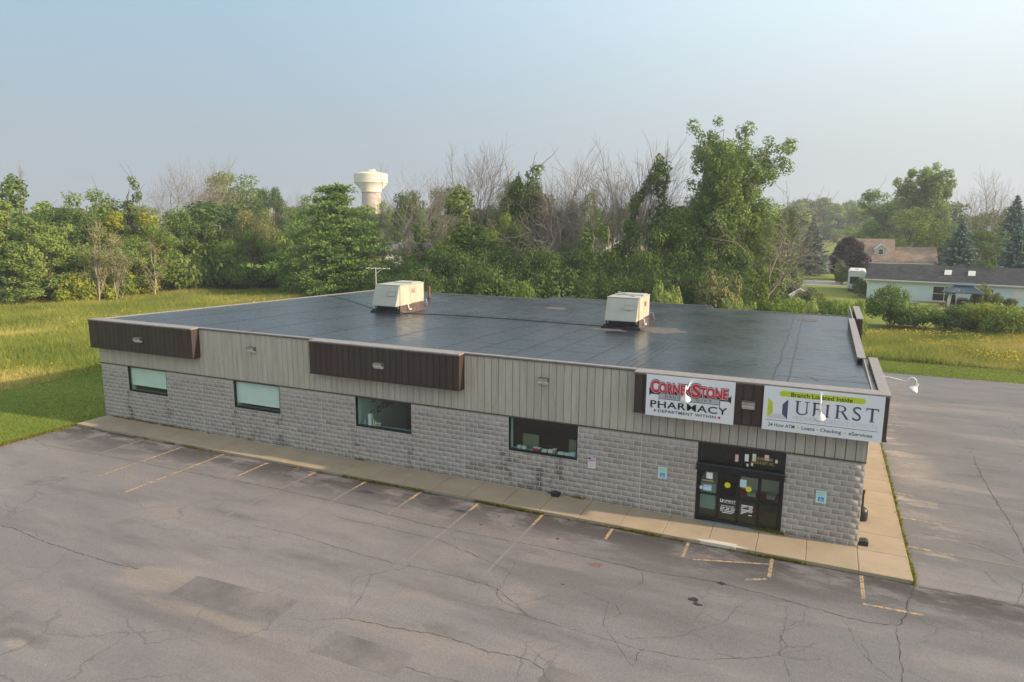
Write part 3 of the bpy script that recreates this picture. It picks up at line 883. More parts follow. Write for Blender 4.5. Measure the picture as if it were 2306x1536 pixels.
# roof: one falling sheet with a raised fall to the back, seams lapped on top
RS = -0.0265; RZ = 5.30
def rz_(y): return RZ + RS * y
r_ = MB()
def roof_slab(x0, x1, y0, y1):
    r_.add([(x0, y0, rz_(y0)), (x1, y0, rz_(y0)), (x1, y1, rz_(y1)), (x0, y1, rz_(y1)),
            (x0, y0, 4.31), (x1, y0, 4.31), (x1, y1, 4.31), (x0, y1, 4.31)],
           [(0, 1, 2, 3), (7, 6, 5, 4), (0, 4, 5, 1), (1, 5, 6, 2), (2, 6, 7, 3), (3, 7, 4, 0)])
roof_slab(-W + .05, 0.18, .06, D)
roof_slab(-21.6, -9.0, D + .001, D + 2.1)
roof = r_.build('roof', M['roof'], bld)
def roof_strip(name, pts, w, mat, h=0.006):
    m = MB(); vs, fs = [], []
    for i, (x, y) in enumerate(pts):
        a = pts[max(i - 1, 0)]; b = pts[min(i + 1, len(pts) - 1)]
        dx, dy = b[0] - a[0], b[1] - a[1]; l_ = math.hypot(dx, dy)
        for s in (-.5, .5):
            vs.append((x - dy / l_ * w * s, y + dx / l_ * w * s, rz_(y) + h))
    for i in range(len(pts) - 1): fs.append((2 * i, 2 * i + 1, 2 * i + 3, 2 * i + 2))
    m.add(vs, fs)
    return m.build(name, mat, roof)
def wob(x0, y0, x1, y1, n=14, a=.05):
    return [(x0 + (x1 - x0) * i / n + random.gauss(0, a), y0 + (y1 - y0) * i / n) for i in range(n + 1)]
for x in (-33.9, -30.4, -26.9, -23.4, -19.9, -16.4, -14.9, -13.2, -11.9, -10.0, -8.7, -8.4, -8.1, -7.8):
    y1 = 25.5 if x < -12 else random.uniform(18, 25.5)
    roof_strip('roof_seam', wob(x, .4, x + .1, y1, 16, .03), .05 if x < -8.9 else .03, M['seam'])
for x in (-3.05, -2.55):
    roof_strip('roof_seam', wob(x, .3, x - .15, 25.2, 26, .025), .07, M['seam'])
roof_strip('lap_sheet', wob(-2.8, .3, -2.95, 25.2, 20, .02), .42, M['roof'], .003)
for x0, x1, y in ((-16.3, -15.0, 3.2), (-15.0, -13.3, 2.2), (-14.8, -13.3, 5.0), (-13.1, -12.0, 3.6), (-13.1, -11.9, 6.3), (-11.8, -10.1, 2.9), (-16.3, -15.0, 6.7), (-11.8, -10.2, 4.9), (-29, -27.2, 6), (-21, -18.5, 8.5), (-3.0, 0.1, 1.6), (-1.1, .1, 14.3)):
    roof_strip('roof_seam', [(x0, y), ((x0 + x1) / 2, y + random.uniform(-.05, .05)), (x1, y)], .04, M['seam'], .007)
for k in range(16):
    x, y = random.uniform(-8, -.5), random.uniform(1, 9)
    a = random.uniform(0, 6.28); q = [(x, y)]
    for s in range(6):
        a += random.gauss(0, .35); q.append((q[-1][0] + .16 * math.cos(a), q[-1][1] + .16 * math.sin(a)))
    if q[-1][0] < .0 and q[-1][1] > .3: roof_strip('membrane_wrinkle', q, random.uniform(.02, .05), M['seam'], .008)
for i, (cx_, cy2, rx, ry) in enumerate(((-18.1, 19.6, .75, .75), (-2.4, 21.9, .55, 1.0), (-9.3, 11.9, 1.3, 1.2), (-11.9, 10.6, 1.0, .5))):
    m = MB(); b_ = blob(cx_, cy2, rx, ry, 24, .35, 90 + i)
    m.add([(x, y, rz_(y) + .009) for x, y in b_], [tuple(range(24))])
    m.build('dried_puddle', M['roofmud'], roof)

# copings
for xa, xb in ((-29.5, -22.25), (-14.75, -7.7)):
    MB().box(xa, xb, -.075, .14, H2 - .048, H2 + .004).build('coping', M['coping'], bld)
    MB().box(xa, xb, -.078, -.070, H2 - .085, H2 - .046).build('coping_edge', M['flashing'], bld)
lf = MB()
lf.add([(-W - .06, 0.0, rz_(0) + .035), (-W + .12, 0.0, rz_(0) + .035), (-W + .12, D, rz_(D) + .035), (-W - .06, D, rz_(D) + .035),
        (-W - .06, 0.0, rz_(0) - .16), (-W + .12, 0.0, rz_(0) - .16), (-W + .12, D, rz_(D) - .16), (-W - .06, D, rz_(D) - .16)],
       [(0, 1, 2, 3), (0, 4, 5, 1), (1, 5, 6, 2), (2, 6, 7, 3), (3, 7, 4, 0)])
lf.build('edge_trim', M['coping'], bld)
MB().box(-W, -21.62, D + .003, D + .07, 4.5, 4.66).box(-8.98, .1, D + .003, D + .07, 4.5, 4.66).box(-21.62, -8.98, D + 2.103, D + 2.17, 4.45, 4.60).build('gutter', M['coping'], bld)
MB().box(-W + .002, -.002, D - .02, D - .001, H1, 4.5).box(-W + .002, -W + .02, .05, D, H1, 4.5).build('panel_wall', M['beige'], bld)

# brown canopies: a boxed soffit with ribbed panels round it
bp = MB().prism([(0.006, 0), (0.006, -.030), (0.020, -.046), (0.036, -.046), (0.048, -.026), (PW - .010, -.026), (PW - .010, 0)], 'z', 0, 1.42).mesh('brown_panel', M['brown'])
CZ0 = 3.86
def canopy(x0, x1, label):
    body = MB().box(x0 + .02, x1 - .02, -.455, -.02, CZ0 + .02, H2 - .05).build('canopy', M['brown'], bld)
    body['label'] = label
    nP = int(round((x1 - x0) / PW)); wv = (x1 - x0) / nP
    for k in range(nP):
        o = link('brown_panel', bp, body, (x0 + k * wv, -.455, CZ0 + .04)); o.scale = (wv / PW, 1, 1)
    MB().box(x0 - .012, x1 + .012, -.515, -.05, CZ0, CZ0 + .042).build('bottom_trim', M['brown'], body)
    MB().box(x0 - .015, x1 + .015, -.525, .13, H2 - .045, H2 + .008).build('canopy_coping', M['coping'], body)
    MB().box(x0 - .016, x1 + .016, -.529, -.521, H2 - .085, H2 - .043).build('fascia_trim', M['flashing'], body)
    return body
can1 = canopy(-W - .02, -29.55, 'dark brown ribbed canopy at the left end')
can2 = canopy(-22.36, -14.80, 'dark brown ribbed canopy in the middle')
can3 = canopy(-7.64, 0.44, 'dark brown ribbed canopy behind the two signs')
for c_, x in ((can1, -29.55), (can2, -14.80)):   # plain end cap sheet
    MB().prism([(-.50, CZ0 + .03), (-.02, CZ0 + .03), (-.02, H2 - .05), (-.50, H2 - .05)], 'x', x - .004, x + .012).build('end_sheet', M['brown'], c_)
# right-hand wings: front wing, low parapet, rear wing
w1 = MB().box(.20, .435, -.02, 6.24, CZ0 + .02, H2 - .05).build('side_canopy', M['brown'], bld)
for k in range(21):
    o = link('brown_panel', bp, w1, (.435, -.44 + k * .318, CZ0 + .04), math.radians(90)); o.scale = (.318 / PW, 1, 1)
MB().box(.18, .505, -.50, 6.26, H2 - .045, H2 + .010).build('canopy_coping', M['coping'], w1)
MB().box(.18, .499, -.49, 6.25, CZ0, CZ0 + .042).build('bottom_trim', M['brown'], w1)
MB().box(.19, .21, .10, 6.24, 5.0, H2 - .05).build('parapet_flashing', M['roof'], w1)
w2 = MB().box(-.20, .055, 6.26, 18.74, 4.3, H2 - .05).build('parapet', M['flashing'], bld)
MB().box(-.225, .085, 6.0, 18.76, H2 - .045, H2 + .007).build('canopy_coping', M['coping'], w2)
MB().box(-.215, -.198, 6.1, 18.74, 4.9, H2 - .05).build('parapet_flashing', M['roof'], w2)
MB().box(-.03, 0.01, 6.05, 6.10, 5.05, H2 - .05).build('strut', M['galv'], w2)
w3 = MB().box(.23, .49, 18.78, 25.2, CZ0 + .02, H2 - .05).build('side_canopy', M['brown'], bld)
for k in range(20):
    o = link('brown_panel', bp, w3, (.49, 18.80 + k * .318, CZ0 + .04), math.radians(90)); o.scale = (.318 / PW, 1, 1)
bpn = MB().box(.2, .50, 18.74, 18.775, CZ0, H2 - .05).build('end_sheet', M['brown'], w3)
MB().box(.20, .565, 18.72, 25.24, H2 - .045, H2 + .010).build('canopy_coping', M['coping'], w3)

# rooms behind the glass
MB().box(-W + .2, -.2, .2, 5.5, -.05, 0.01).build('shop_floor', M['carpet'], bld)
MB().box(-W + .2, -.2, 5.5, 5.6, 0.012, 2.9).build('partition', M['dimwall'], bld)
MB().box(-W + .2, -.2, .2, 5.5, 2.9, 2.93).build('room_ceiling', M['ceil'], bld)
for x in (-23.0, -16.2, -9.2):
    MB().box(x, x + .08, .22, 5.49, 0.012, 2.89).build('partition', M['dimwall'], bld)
mw_ = MB().box(-20.55, -20.40, .2, 4.2, 0.012, 2.89).build('partition', M['mint'], bld)
mw_['label'] = 'mint green partition wall'
for y, z, w_, h in ((1.35, 2.3, .26, .36), (1.9, 2.45, .42, .30), (2.6, 2.5, .22, .2), (1.25, 1.72, .22, .22), (1.75, 1.72, .3, .26), (2.2, 1.80, .42, .36), (2.8, 1.85, .36, .36), (3.3, 2.05, .3, .36)):
    MB().box(-20.40, -20.37, y, y + w_, z, z + h).build('picture_frame', M['frame'], mw_)
    MB().box(-20.371, -20.362, y + .04, y + w_ - .04, z + .04, z + h - .04).build('picture', M['silver'], mw_)
MB().box(-5.9, -5.55, .22, 2.4, 0.012, 2.89).build('partition', M['mint'], bld)

def window(x0, x1, z0, blind=None, teal=True):
    z1 = H1 - .016
    f = MB()
    t = .055
    f.box(x0, x0 + t, .02, .13, z0, z1).box(x1 - t, x1, .02, .13, z0, z1).box(x0 + t, x1 - t, .02, .13, z0, z0 + t + .02).box(x0 + t, x1 - t, .02, .13, z1 - t, z1)
    w_ = f.build('window', M['frame'], bld)
    MB().box(x0 + t, x1 - t, .07, .078, z0 + t + .02, z1 - t).build('pane', M['glass'], w_)
    MB().box(x0 - .0, x1, .131, .42, z0 - .03, z0 + .03).build('inner_sill', M['teal'], w_)
    MB().box(x0 - .03, x0 + .03, .131, .40, z0 + .03, z1).box(x1 - .03, x1 + .03, .131, .40, z0 + .03, z1).build('inner_jamb', M['mint'], w_)
    if blind is not None:
        m = MB()
        zb = z1 - (z1 - z0) * blind
        xs_ = np.linspace(x0 + .05, x1 - .05, 9)
        for i in range(8):
            m.add([(xs_[i], .17 + .004 * (i % 2), zb), (xs_[i + 1], .17 + .004 * ((i + 1) % 2), zb), (xs_[i + 1], .17 + .004 * ((i + 1) % 2), z1 - .02), (xs_[i], .17 + .004 * (i % 2), z1 - .02)], [(0, 1, 2, 3)])
        m.box(x0 + .05, x1 - .05, .16, .185, zb - .03, zb)
        m.build('roller_blind', M['blind'], w_)
    return w_
window(*OPEN[0], blind=.74)['label'] = 'leftmost window with its blind nearly down'
window(*OPEN[1], blind=.82)['label'] = 'window with its blind drawn right down'
window(*OPEN[2])['label'] = 'window showing the mint green office'
window(*OPEN[3])['label'] = 'window showing dark shop goods'

# entrance: transom, header box, four glazed leaves
dx0, dx1 = -5.35, -2.41
en = MB()
en.box(dx0, dx0 + .10, -.012, .14, 0.0, H1 - .016).box(dx1 - .10, dx1, -.012, .14, 0.0, H1 - .016).box(dx0 + .10, dx1 - .10, -.012, .14, H1 - .07, H1 - .016)
en.box(-3.93, -3.83, -.012, .14, 2.19, H1 - .07)
ent = en.build('entrance', M['frame'], bld)
ent['label'] = 'black framed glazed entrance with sliding doors'
MB().cbox(dx0 - .01, dx1 + .01, -.12, .10, 1.93, 2.19, .03).build('door_header', M['frame'], ent)
MB().box(-4.05, -3.70, -.16, -.121, 1.99, 2.05).build('motion_sensor', M['blackplastic'], ent)
MB().box(dx0 + .10, -3.93, .05, .06, 2.19, H1 - .07).build('transom_pane', M['glass'], ent)
tp = MB().box(-3.83, dx1 - .10, .05, .06, 2.19, H1 - .07).build('transom_pane', M['glass'], ent)
lw = (dx1 - dx0 - .2) / 4
leaf_x = []
for k in range(4):
    a = dx0 + .10 + k * lw; b = a + lw
    leaf_x.append((a, b))
    yy = .03 if k in (0, 3) else -.015
    lf_ = MB()
    s = .055
    lf_.box(a, a + s, yy, yy + .05, .02, 1.93).box(b - s, b, yy, yy + .05, .02, 1.93)
    lf_.box(a + s, b - s, yy, yy + .05, .02, .13).box(a + s, b - s, yy, yy + .05, .98, 1.06).box(a + s, b - s, yy, yy + .05, 1.87, 1.93)
    L_ = lf_.build('door_leaf', M['frame'], ent)
    MB().box(a + s, b - s, yy + .02, yy + .028, .13, .98).build('door_pane', M['glass'], L_)
    MB().box(a + s, b - s, yy + .02, yy + .028, 1.06, 1.87).build('door_pane', M['glass'], L_)
for x in (dx0 - .02, dx1 + .0):
    MB().box(x, x + .03, -.13, -.10, 1.84, 1.88).build('knob_light', M['white_enamel'], ent)

# ------------------------------------------------------------------ lettering
def text_mesh(s, mats, width=None, height=None, offset=0.0, spacing=1.0, shear=0.0):
    cu = bpy.data.curves.new('lettering', 'FONT')
    cu.body = s; cu.size = 1.0; cu.offset = offset; cu.space_character = spacing; cu.shear = shear
    cu.resolution_u = 4
    ob = bpy.data.objects.new('lettering', cu)
    COL.objects.link(ob)
    bpy.context.view_layer.update()
    me = bpy.data.meshes.new_from_object(ob.evaluated_get(bpy.context.evaluated_depsgraph_get()))
    bpy.data.objects.remove(ob); bpy.data.curves.remove(cu)
    nv = len(me.vertices)
    co = np.zeros(nv * 3, np.float32); me.vertices.foreach_get('co', co); co = co.reshape(-1, 3)
    mn, mx = co.min(0), co.max(0)
    co -= mn
    sz = mx - mn
    sx = (width / sz[0]) if width else None
    sy = (height / sz[1]) if height else None
    sx = sx or sy; sy = sy or sx
    V_ = np.zeros_like(co)
    V_[:, 0] = co[:, 0] * sx; V_[:, 2] = co[:, 1] * sy
    me.vertices.foreach_set('co', V_.ravel()); me.materials.clear(); me.materials.append(mats); me.update()
    return me, sz[0] * sx, sz[1] * sy
def letter(s, mat, x, z, parent, y, width=None, height=None, name='lettering', **kw):
    """x,z lower left corner of the written line, facing -y"""
    me, w_, h_ = text_mesh(s, mat, width, height, **kw)
    return link(name, me, parent, (x, y, z))

def plate(name, label, cat, x0, x1, z0, z1, y, mat, t=.02, group=None):
    r = thing(name, label, cat, ((x0 + x1) / 2, y, z0), 0, group)
    MB().box(-(x1 - x0) / 2, (x1 - x0) / 2, -t, 0, 0, z1 - z0).build('sign_face', mat, r)
    return r

# pharmacy sign
px0, px1, pz0, pz1 = -7.19, -4.155, 3.84, 5.33
PY = -.507
ps = thing('pharmacy_sign', 'white pharmacy sign with red outlined lettering and a black banner on the brown canopy', 'sign', (px0, PY, pz0))
pw, ph = px1 - px0, pz1 - pz0
MB().cbox(0, pw, -.03, 0, 0, ph, .006).build('sign_face', M['signwhite'], ps)
def S(s, t): return s * pw, (1 - t) * ph
def spoly(pts, mat, name, lvl, parent, S_=S):
    m = MB(); y = -.031 - lvl * .0012
    m.add([(*[S_(a, b)[0]], y, S_(a, b)[1]) for a, b in pts], [tuple(range(len(pts)))])
    return m.build(name, mat, parent)
def sline(s, mat, s0, s1, t0, t1, lvl, parent=ps, S_=S, **kw):
    x0, zt = S_(s0, t0); x1, zb = S_(s1, t1)
    return letter(s, mat, x0, zb, parent, -.031 - lvl * .0012, x1 - x0, zt - zb, **kw)
spoly([(.035, .31), (.055, .36), (.95, .36), (.965, .31), (.962, .515), (.94, .47), (.06, .47), (.038, .515)], M['ink'], 'banner', 0, ps)
spoly([(.150, .44), (.845, .44), (.845, .61), (.83, .575), (.52, .575), (.50, .60), (.47, .575), (.165, .575), (.150, .61)], M['ink'], 'ribbon_edge', 1, ps)
spoly([(.156, .44), (.838, .44), (.838, .585), (.825, .562), (.52, .562), (.50, .585), (.47, .562), (.172, .562), (.156, .585)], M['silver'], 'ribbon', 2, ps)
for s, a, b, t0, t1 in (('C', .055, .150, .13, .43), ('ORNER', .150, .525, .18, .425), ('S', .525, .625, .13, .455), ('TONE', .622, .925, .19, .43)):
    e0 = .012
    sline(s, M['ink'], a - .012, b + .010, t0 - .030, t1 + .022, 3, offset=.085, spacing=.98)
    sline(s, M['signwhite'], a - .004, b + .003, t0 - .010, t1 + .008, 4, offset=.062, spacing=.99)
    sline(s, M['red'], a, b, t0, t1, 5, offset=.040)
sline('DRUG', M['ink'], .225, .40, .472, .535, 6, spacing=1.5)
sline('&', M['ink'], .45, .50, .465, .545, 6, offset=.02)
sline('GIFT', M['ink'], .575, .755, .472, .535, 6, spacing=1.5)
sline('PHARMACY', M['ink'], .055, .93, .622, .788, 6, offset=.016, spacing=1.08)
for a, b in ((.062, .078), (.145, .16)): spoly([(a, .785), (b + .012, .785), (b + .012, .80), (a, .80)], M['ink'], 'serif', 6, ps)
sline('DEPARTMENT WITHIN', M['ink'], .15, .805, .832, .902, 6, spacing=1.12, offset=.012)
spoly([(.102, .83), (.136, .868), (.102, .906)], M['red'], 'arrow', 6, ps)
spoly([(.855, .83), (.822, .868), (.855, .906)], M['red'], 'arrow', 6, ps)

# credit union sign
ux0, ux1, uz0, uz1 = -3.235, 0.345, 3.83, 5.325
us = thing('credit_union_sign', 'white credit union sign with a lime pill and navy capital letters at the corner', 'sign', (ux0, PY, uz0))
uw, uh = ux1 - ux0, uz1 - uz0
MB().cbox(0, uw, -.03, 0, 0, uh, .006).build('sign_face', M['signwhite'], us)
def U(s, t): return s * uw, (1 - t) * uh
pill = []
for k in range(9):
    a = math.pi / 2 + math.pi * k / 8; pill.append((.158 + .022 * math.cos(a), .142 - .062 * math.sin(a)))
for k in range(9):
    a = -math.pi / 2 + math.pi * k / 8; pill.append((.825 + .022 * math.cos(a), .142 - .062 * math.sin(a)))
spoly(pill, M['lime'], 'pill', 0, us, U)
UL = lambda s, m_, a, b, c, d, lv, **kw: sline(s, m_, a, b, c, d, lv, us, U, **kw)
UL('Branch Located Inside', M['ink'], .235, .745, .096, .196, 1, offset=.018)
spoly([(.040, .26), (.085, .375), (.085, .605), (.040, .72)], M['lime'], 'logo_panel', 1, us, U)
spoly([(.215, .26), (.168, .385), (.168, .605), (.215, .72)], M['navy'], 'logo_panel', 1, us, U)
spoly([(.043, .725), (.088, .62), (.165, .62), (.212, .725)], M['lilac'], 'logo_panel', 1, us, U)
# roman capitals built from thick and thin strokes
def stroke(a0, t0, a1, t1, w, lvl=2, mat='navy'):
    spoly([(a0 - w / 2, t0), (a0 + w / 2, t0), (a1 + w / 2, t1), (a1 - w / 2, t1)], M[mat], 'letter_stroke', lvl, us, U)
def bar(a0, a1, t0, t1, lvl=2, mat='navy'):
    spoly([(a0, t0), (a1, t0), (a1, t1), (a0, t1)], M[mat], 'letter_stroke', lvl, us, U)
T0, T1 = .275, .575
bar(.275, .325, T0, T0 + .018); stroke(.296, T0, .296, .50, .019); bar(.355, .395, T0, T0 + .018); stroke(.376, T0, .376, .50, .010)
arc = [( .336 - .0495 * math.cos(math.pi * k / 10), .50 + .085 * math.sin(math.pi * k / 10)) for k in range(11)]
arc2 = [( .338 - .034 * math.cos(math.pi * k / 10), .50 + .058 * math.sin(math.pi * k / 10)) for k in range(11)]
spoly(arc + arc2[::-1], M['navy'], 'letter_stroke', 3, us, U)
stroke(.440, T0, .440, T1, .019); bar(.422, .50, T0, T0 + .026); bar(.440, .488, .405, .430); bar(.424, .462, T1 - .016, T1); bar(.492, .50, T0, T0 + .06)
stroke(.548, T0 + .02, .548, T1, .019); bar(.532, .564, T0 + .02, T0 + .038); bar(.530, .567, T1 - .016, T1)
stroke(.630, T0, .630, T1, .019); bar(.610, .645, T0, T0 + .018); bar(.612, .652, T1 - .016, T1)
arc = [( .655 + .045 * math.sin(math.pi * k / 10), T0 + .075 - .075 * math.cos(math.pi * k / 10)) for k in range(11)]
arc2 = [( .655 + .028 * math.sin(math.pi * k / 10), T0 + .075 - .055 * math.cos(math.pi * k / 10)) for k in range(11)]
spoly(arc + arc2[::-1], M['navy'], 'letter_stroke', 2, us, U); bar(.635, .657, T0, T0 + .02, 3); bar(.635, .657, T0 + .13, T0 + .15, 3)
stroke(.668, T0 + .145, .714, T1, .022, 3); bar(.700, .726, T1 - .014, T1, 4)
UL('S', M['navy'], .752, .822, T0 - .005, T1 + .005, 2)
stroke(.908, T0, .908, T1, .020); bar(.858, .958, T0, T0 + .026); bar(.858, .866, T0, T0 + .065); bar(.950, .958, T0, T0 + .065); bar(.888, .928, T1 - .016, T1)
UL('FEDERAL CREDIT UNION', M['fadegrey'], .265, .955, .618, .715, 1)
spoly([(.030, .762), (.965, .762), (.965, .772), (.030, .772)], M['ink'], 'rule', 1, us, U)
UL('24 Hour ATM', M['ink'], .055, .285, .832, .912, 1, offset=.012); UL('Loans', M['ink'], .345, .455, .832, .912, 1, offset=.012)
UL('Checking', M['ink'], .502, .675, .832, .935, 1, offset=.012); UL('eServices', M['ink'], .735, .925, .832, .912, 1, offset=.012)
for s in (.313, .478, .705):
    spoly([(s + .008 * math.cos(k), .877 + .018 * math.sin(k)) for k in np.linspace(0, 5.5, 9)], M['lime'], 'dot', 1, us, U)

# gold lettering and notices on the glass
def note(x0, x1, z0, z1, mat, y=.043, name='notice'):
    return MB().box(x0, x1, y, y + .004, z0, z1).build(name, M[mat], tp if z0 > 2.1 else ent)
note(-4.07, -3.96, 2.36, 2.62, 'pink'); note(-3.75, -3.62, 2.42, 2.68, 'paper'); note(-3.50, -3.38, 2.46, 2.73, 'cream'); note(-3.10, -2.96, 2.55, 2.75, 'pink'); note(-2.75, -2.67, 2.5, 2.62, 'cream'); note(-3.68, -3.61, 2.24, 2.34, 'cream'); note(-3.53, -3.46, 2.28, 2.40, 'cream')
letter('CORNERSTONE', M['gold'], -3.45, 2.53, tp, .041, .62, .11, offset=.02); letter('DRUG & GIFT, INC.', M['gold'], -3.52, 2.37, tp, .041, .75, .12, offset=.02)
a, b = leaf_x[0]; note(a + .24, a + .46, 1.60, 1.84, 'paper', -.004); note(a + .1, a + .5, 1.50, 1.55, 'gold', -.004, 'sticker'); note(a + .16, a + .44, 1.15, 1.36, 'bluepaper', -.004); note(a + .03, a + .13, 1.17, 1.3, 'lilac', -.004)
letter('OPEN', M['skyblue'], a + .19, 1.28, ent, -.006, .2, .05)
def disc(x, z, r, mat, y):
    m = MB(); m.add([(x + r * math.cos(2 * math.pi * k / 18), y, z + r * math.sin(2 * math.pi * k / 18)) for k in range(18)], [tuple(range(18))])
    return m.build('sticker', M[mat], ent)
a, b = leaf_x[1]; disc(a + .30, 1.47, .105, 'yellow', -.018)
a, b = leaf_x[2]; disc(a + .33, 1.44, .105, 'yellow', -.018); note(a + .03, a + .25, 1.48, 1.76, 'bluepaper', -.02)
a, b = leaf_x[1]
letter('UFIRST', M['whitetext'], a + .20, .83, ent, -.018, .42, .09, offset=.015)
m = MB(); m.box(a + .08, a + .11, -.019, -.017, .82, .93).box(a + .15, a + .18, -.019, -.017, .82, .93).box(a + .08, a + .18, -.019, -.017, .80, .83).box(a + .20, a + .62, -.019, -.017, .795, .805); m.build('logo', M['whitetext'], ent)
letter('BRANCH HOURS', M['whitetext'], a + .13, .66, ent, -.018, .44, .05, offset=.02)
m = MB()
for i, (x0, x1, z) in enumerate(((.10, .26, .60), (.30, .42, .60), (.46, .6, .60), (.10, .24, .54), (.28, .42, .54), (.46, .6, .54), (.1, .2, .48), (.24, .58, .48), (.18, .52, .42))):
    m.box(a + x0, a + x1, -.019, -.017, z, z + .028)
m.build('hours_text', M['whitetext'], ent)
a, b = leaf_x[2]; m = MB()
for x0, x1, z in ((.12, .52, .80), (.14, .32, .75), (.38, .52, .75), (.12, .2, .70), (.38, .5, .70), (.12, .52, .64), (.14, .5, .59), (.12, .3, .54), (.12, .2, .49), (.38, .5, .46)):
    m.box(a + x0, a + x1, -.019, -.017, z, z + .03)
m.build('hours_text', M['whitetext'], ent)

# wall signs
def access_sign(x0, x1, z0, z1, label):
    r = plate('parking_sign', label, 'sign', x0, x1, z0, z1, -.032, M['palegreen'], .006, 'accessible parking signs on the wall')
    w_ = x1 - x0; h = z1 - z0
    MB().box(-w_ * .27, w_ * .27, -.0085, -.0062, h * .12, h * .50).build('symbol_panel', M['skyblue'], r)
    y = -.0105
    m = MB()
    c0, c1, r0 = 0.0, h * .245, w_ * .13
    ring = [(c0 + r0 * math.cos(t), c1 + r0 * math.sin(t)) for t in np.linspace(math.radians(150), math.radians(380), 12)]
    m.tube([(p[0], y, p[1]) for p in ring], w_ * .022, 4)
    m.tube([(-w_ * .05, y, h * .40), (-w_ * .03, y, h * .29), (w_ * .08, y, h * .29), (w_ * .14, y, h * .19)], w_ * .026, 4)
    m.box(-w_ * .085, -w_ * .025, y - .001, y + .001, h * .415, h * .455)
    m.build('wheelchair_symbol', M['whitetext'], r)
    letter('RESERVED', M['greentext'], -w_ * .42, h * .80, r, -.0085, w_ * .84, h * .10, offset=.01)
    letter('PARKING', M['greentext'], -w_ * .36, h * .63, r, -.0085, w_ * .72, h * .10, offset=.01)
    return r
access_sign(-6.74, -6.41, 1.34, 1.79, 'pale green accessible parking sign on the wall left of the entrance')
access_sign(-1.39, -1.06, 1.35, 1.78, 'pale green accessible parking sign between the entrance and the building corner')
fs_ = plate('parking_sign', 'small pink and white flag sign on the wall right of the dark shop window', 'sign', -9.44, -9.13, 1.31, 1.77, -.032, M['signpink'], .006)
for k in range(4):
    m = MB()
    xs_ = np.linspace(-.14, .14, 11); zc = .40 - k * .045
    vs = []
    for x in xs_: vs += [(x, -.0085, zc + .018 * math.sin(x * 22)), (x, -.0085, zc + .022 + .018 * math.sin(x * 22))]
    m.add(vs, [(2 * i, 2 * i + 2, 2 * i + 3, 2 * i + 1) for i in range(10)])
    m.build('flag_stripe', M['flagred'] if k % 2 else M['plum'], fs_)
MB().box(-.14, -.05, -.0105, -.0092, .35, .44).build('flag_canton', M['plum'], fs_)
letter('VETERANS', M['flagred'], -.12, .18, fs_, -.0085, .24, .035); letter('PARKING', M['flagred'], -.10, .12, fs_, -.0085, .20, .035); letter('ONLY', M['flagred'], -.06, .06, fs_, -.0085, .12, .03)

# wall packs
def wall_light(x, z, y, label):
    r = thing('wall_light', label, 'light', (x, y, z), 0, 'wall lights along the front')
    MB().prism([(0, .16), (-.16, .16), (-.24, .09), (-.24, .07), (0, -.02)], 'x', -.21, .21).build('housing', M['bronze'], r)
    MB().prism([(-.004, -.024), (-.236, .066), (-.225, .02), (-.12, -.09), (-.004, -.09)], 'x', -.195, .195).build('lens', M['lens'], r)
    MB().box(-.215, .215, -.004, .03, -.10, .17).build('back_plate', M['bronze'], r)
    return r
wall_light(-33.2, 4.52, -.505, 'wall light on the leftmost brown canopy')
wall_light(-26.1, 4.52, -.06, 'wall light on beige metal between the two left canopies')
wall_light(-18.6, 4.54, -.505, 'wall light on the middle brown canopy')
wall_light(-11.3, 4.52, -.06, 'wall light on beige metal above the dark shop window')
wall_light(-3.70, 4.56, -.505, 'wall light on the brown strip between the two signs')

# gooseneck sign lamps
def gooseneck(loc, rz, label, ln=1.0, drop=.42):
    r = thing('gooseneck_lamp', label, 'lamp', loc, rz, 'white gooseneck sign lamps')
    pts = [(0, 0, 0), (0, -.25, -.02), (0, -ln * .72, -.10)]
    for k in range(9):
        a = math.pi * k / 8
        pts.append((0, -ln * .80 - .11 + .11 * math.cos(a * .95) - .02 * k / 8, -.02 + .10 * math.sin(a) - .05 * k / 8))
    pts[3] = (0, -ln * .78, -.085)
    e_ = pts[-1]
    pts.append((0, e_[1] - .0, e_[2] - drop * .3))
    MB().tube(pts, .019, 6).build('arm', M['white_enamel'], r, smooth=True)
    MB().lathe([(0, .03), (.06, .03), (.06, 0), (0, 0)], 12).build('wall_flange', M['white_enamel'], r).rotation_euler = (math.radians(90), 0, 0)
    sh = MB().lathe([(.035, .12), (.045, .03), (.05, 0), (.09, -.05), (.155, -.14), (.175, -.185), (.165, -.185), (.145, -.135), (.04, -.02)], 18).build('shade', M['white_enamel'], r, smooth=True)
    sh.location = (0, e_[1], e_[2] - drop * .3 - .05); sh.rotation_euler = (math.radians(30), 0, 0)
    b = MB().lathe([(0, .06), (.05, .04), (.06, 0), (.05, -.05), (0, -.07)], 10).build('bulb', M['lens'], r, smooth=True)
    b.location = (0, e_[1] + .06, e_[2] - drop * .3 - .15)
    return r
gooseneck((-5.64, -.54, 5.19), 0, 'white gooseneck lamp over the pharmacy sign', 1.0)
gooseneck((-1.50, -.54, 5.22), 0, 'white gooseneck lamp over the credit union sign', 1.05, .85)
gooseneck((.50, 2.9, 5.30), math.radians(90), 'white gooseneck lamp on the right-hand side of the roof, over the drive', 1.0)

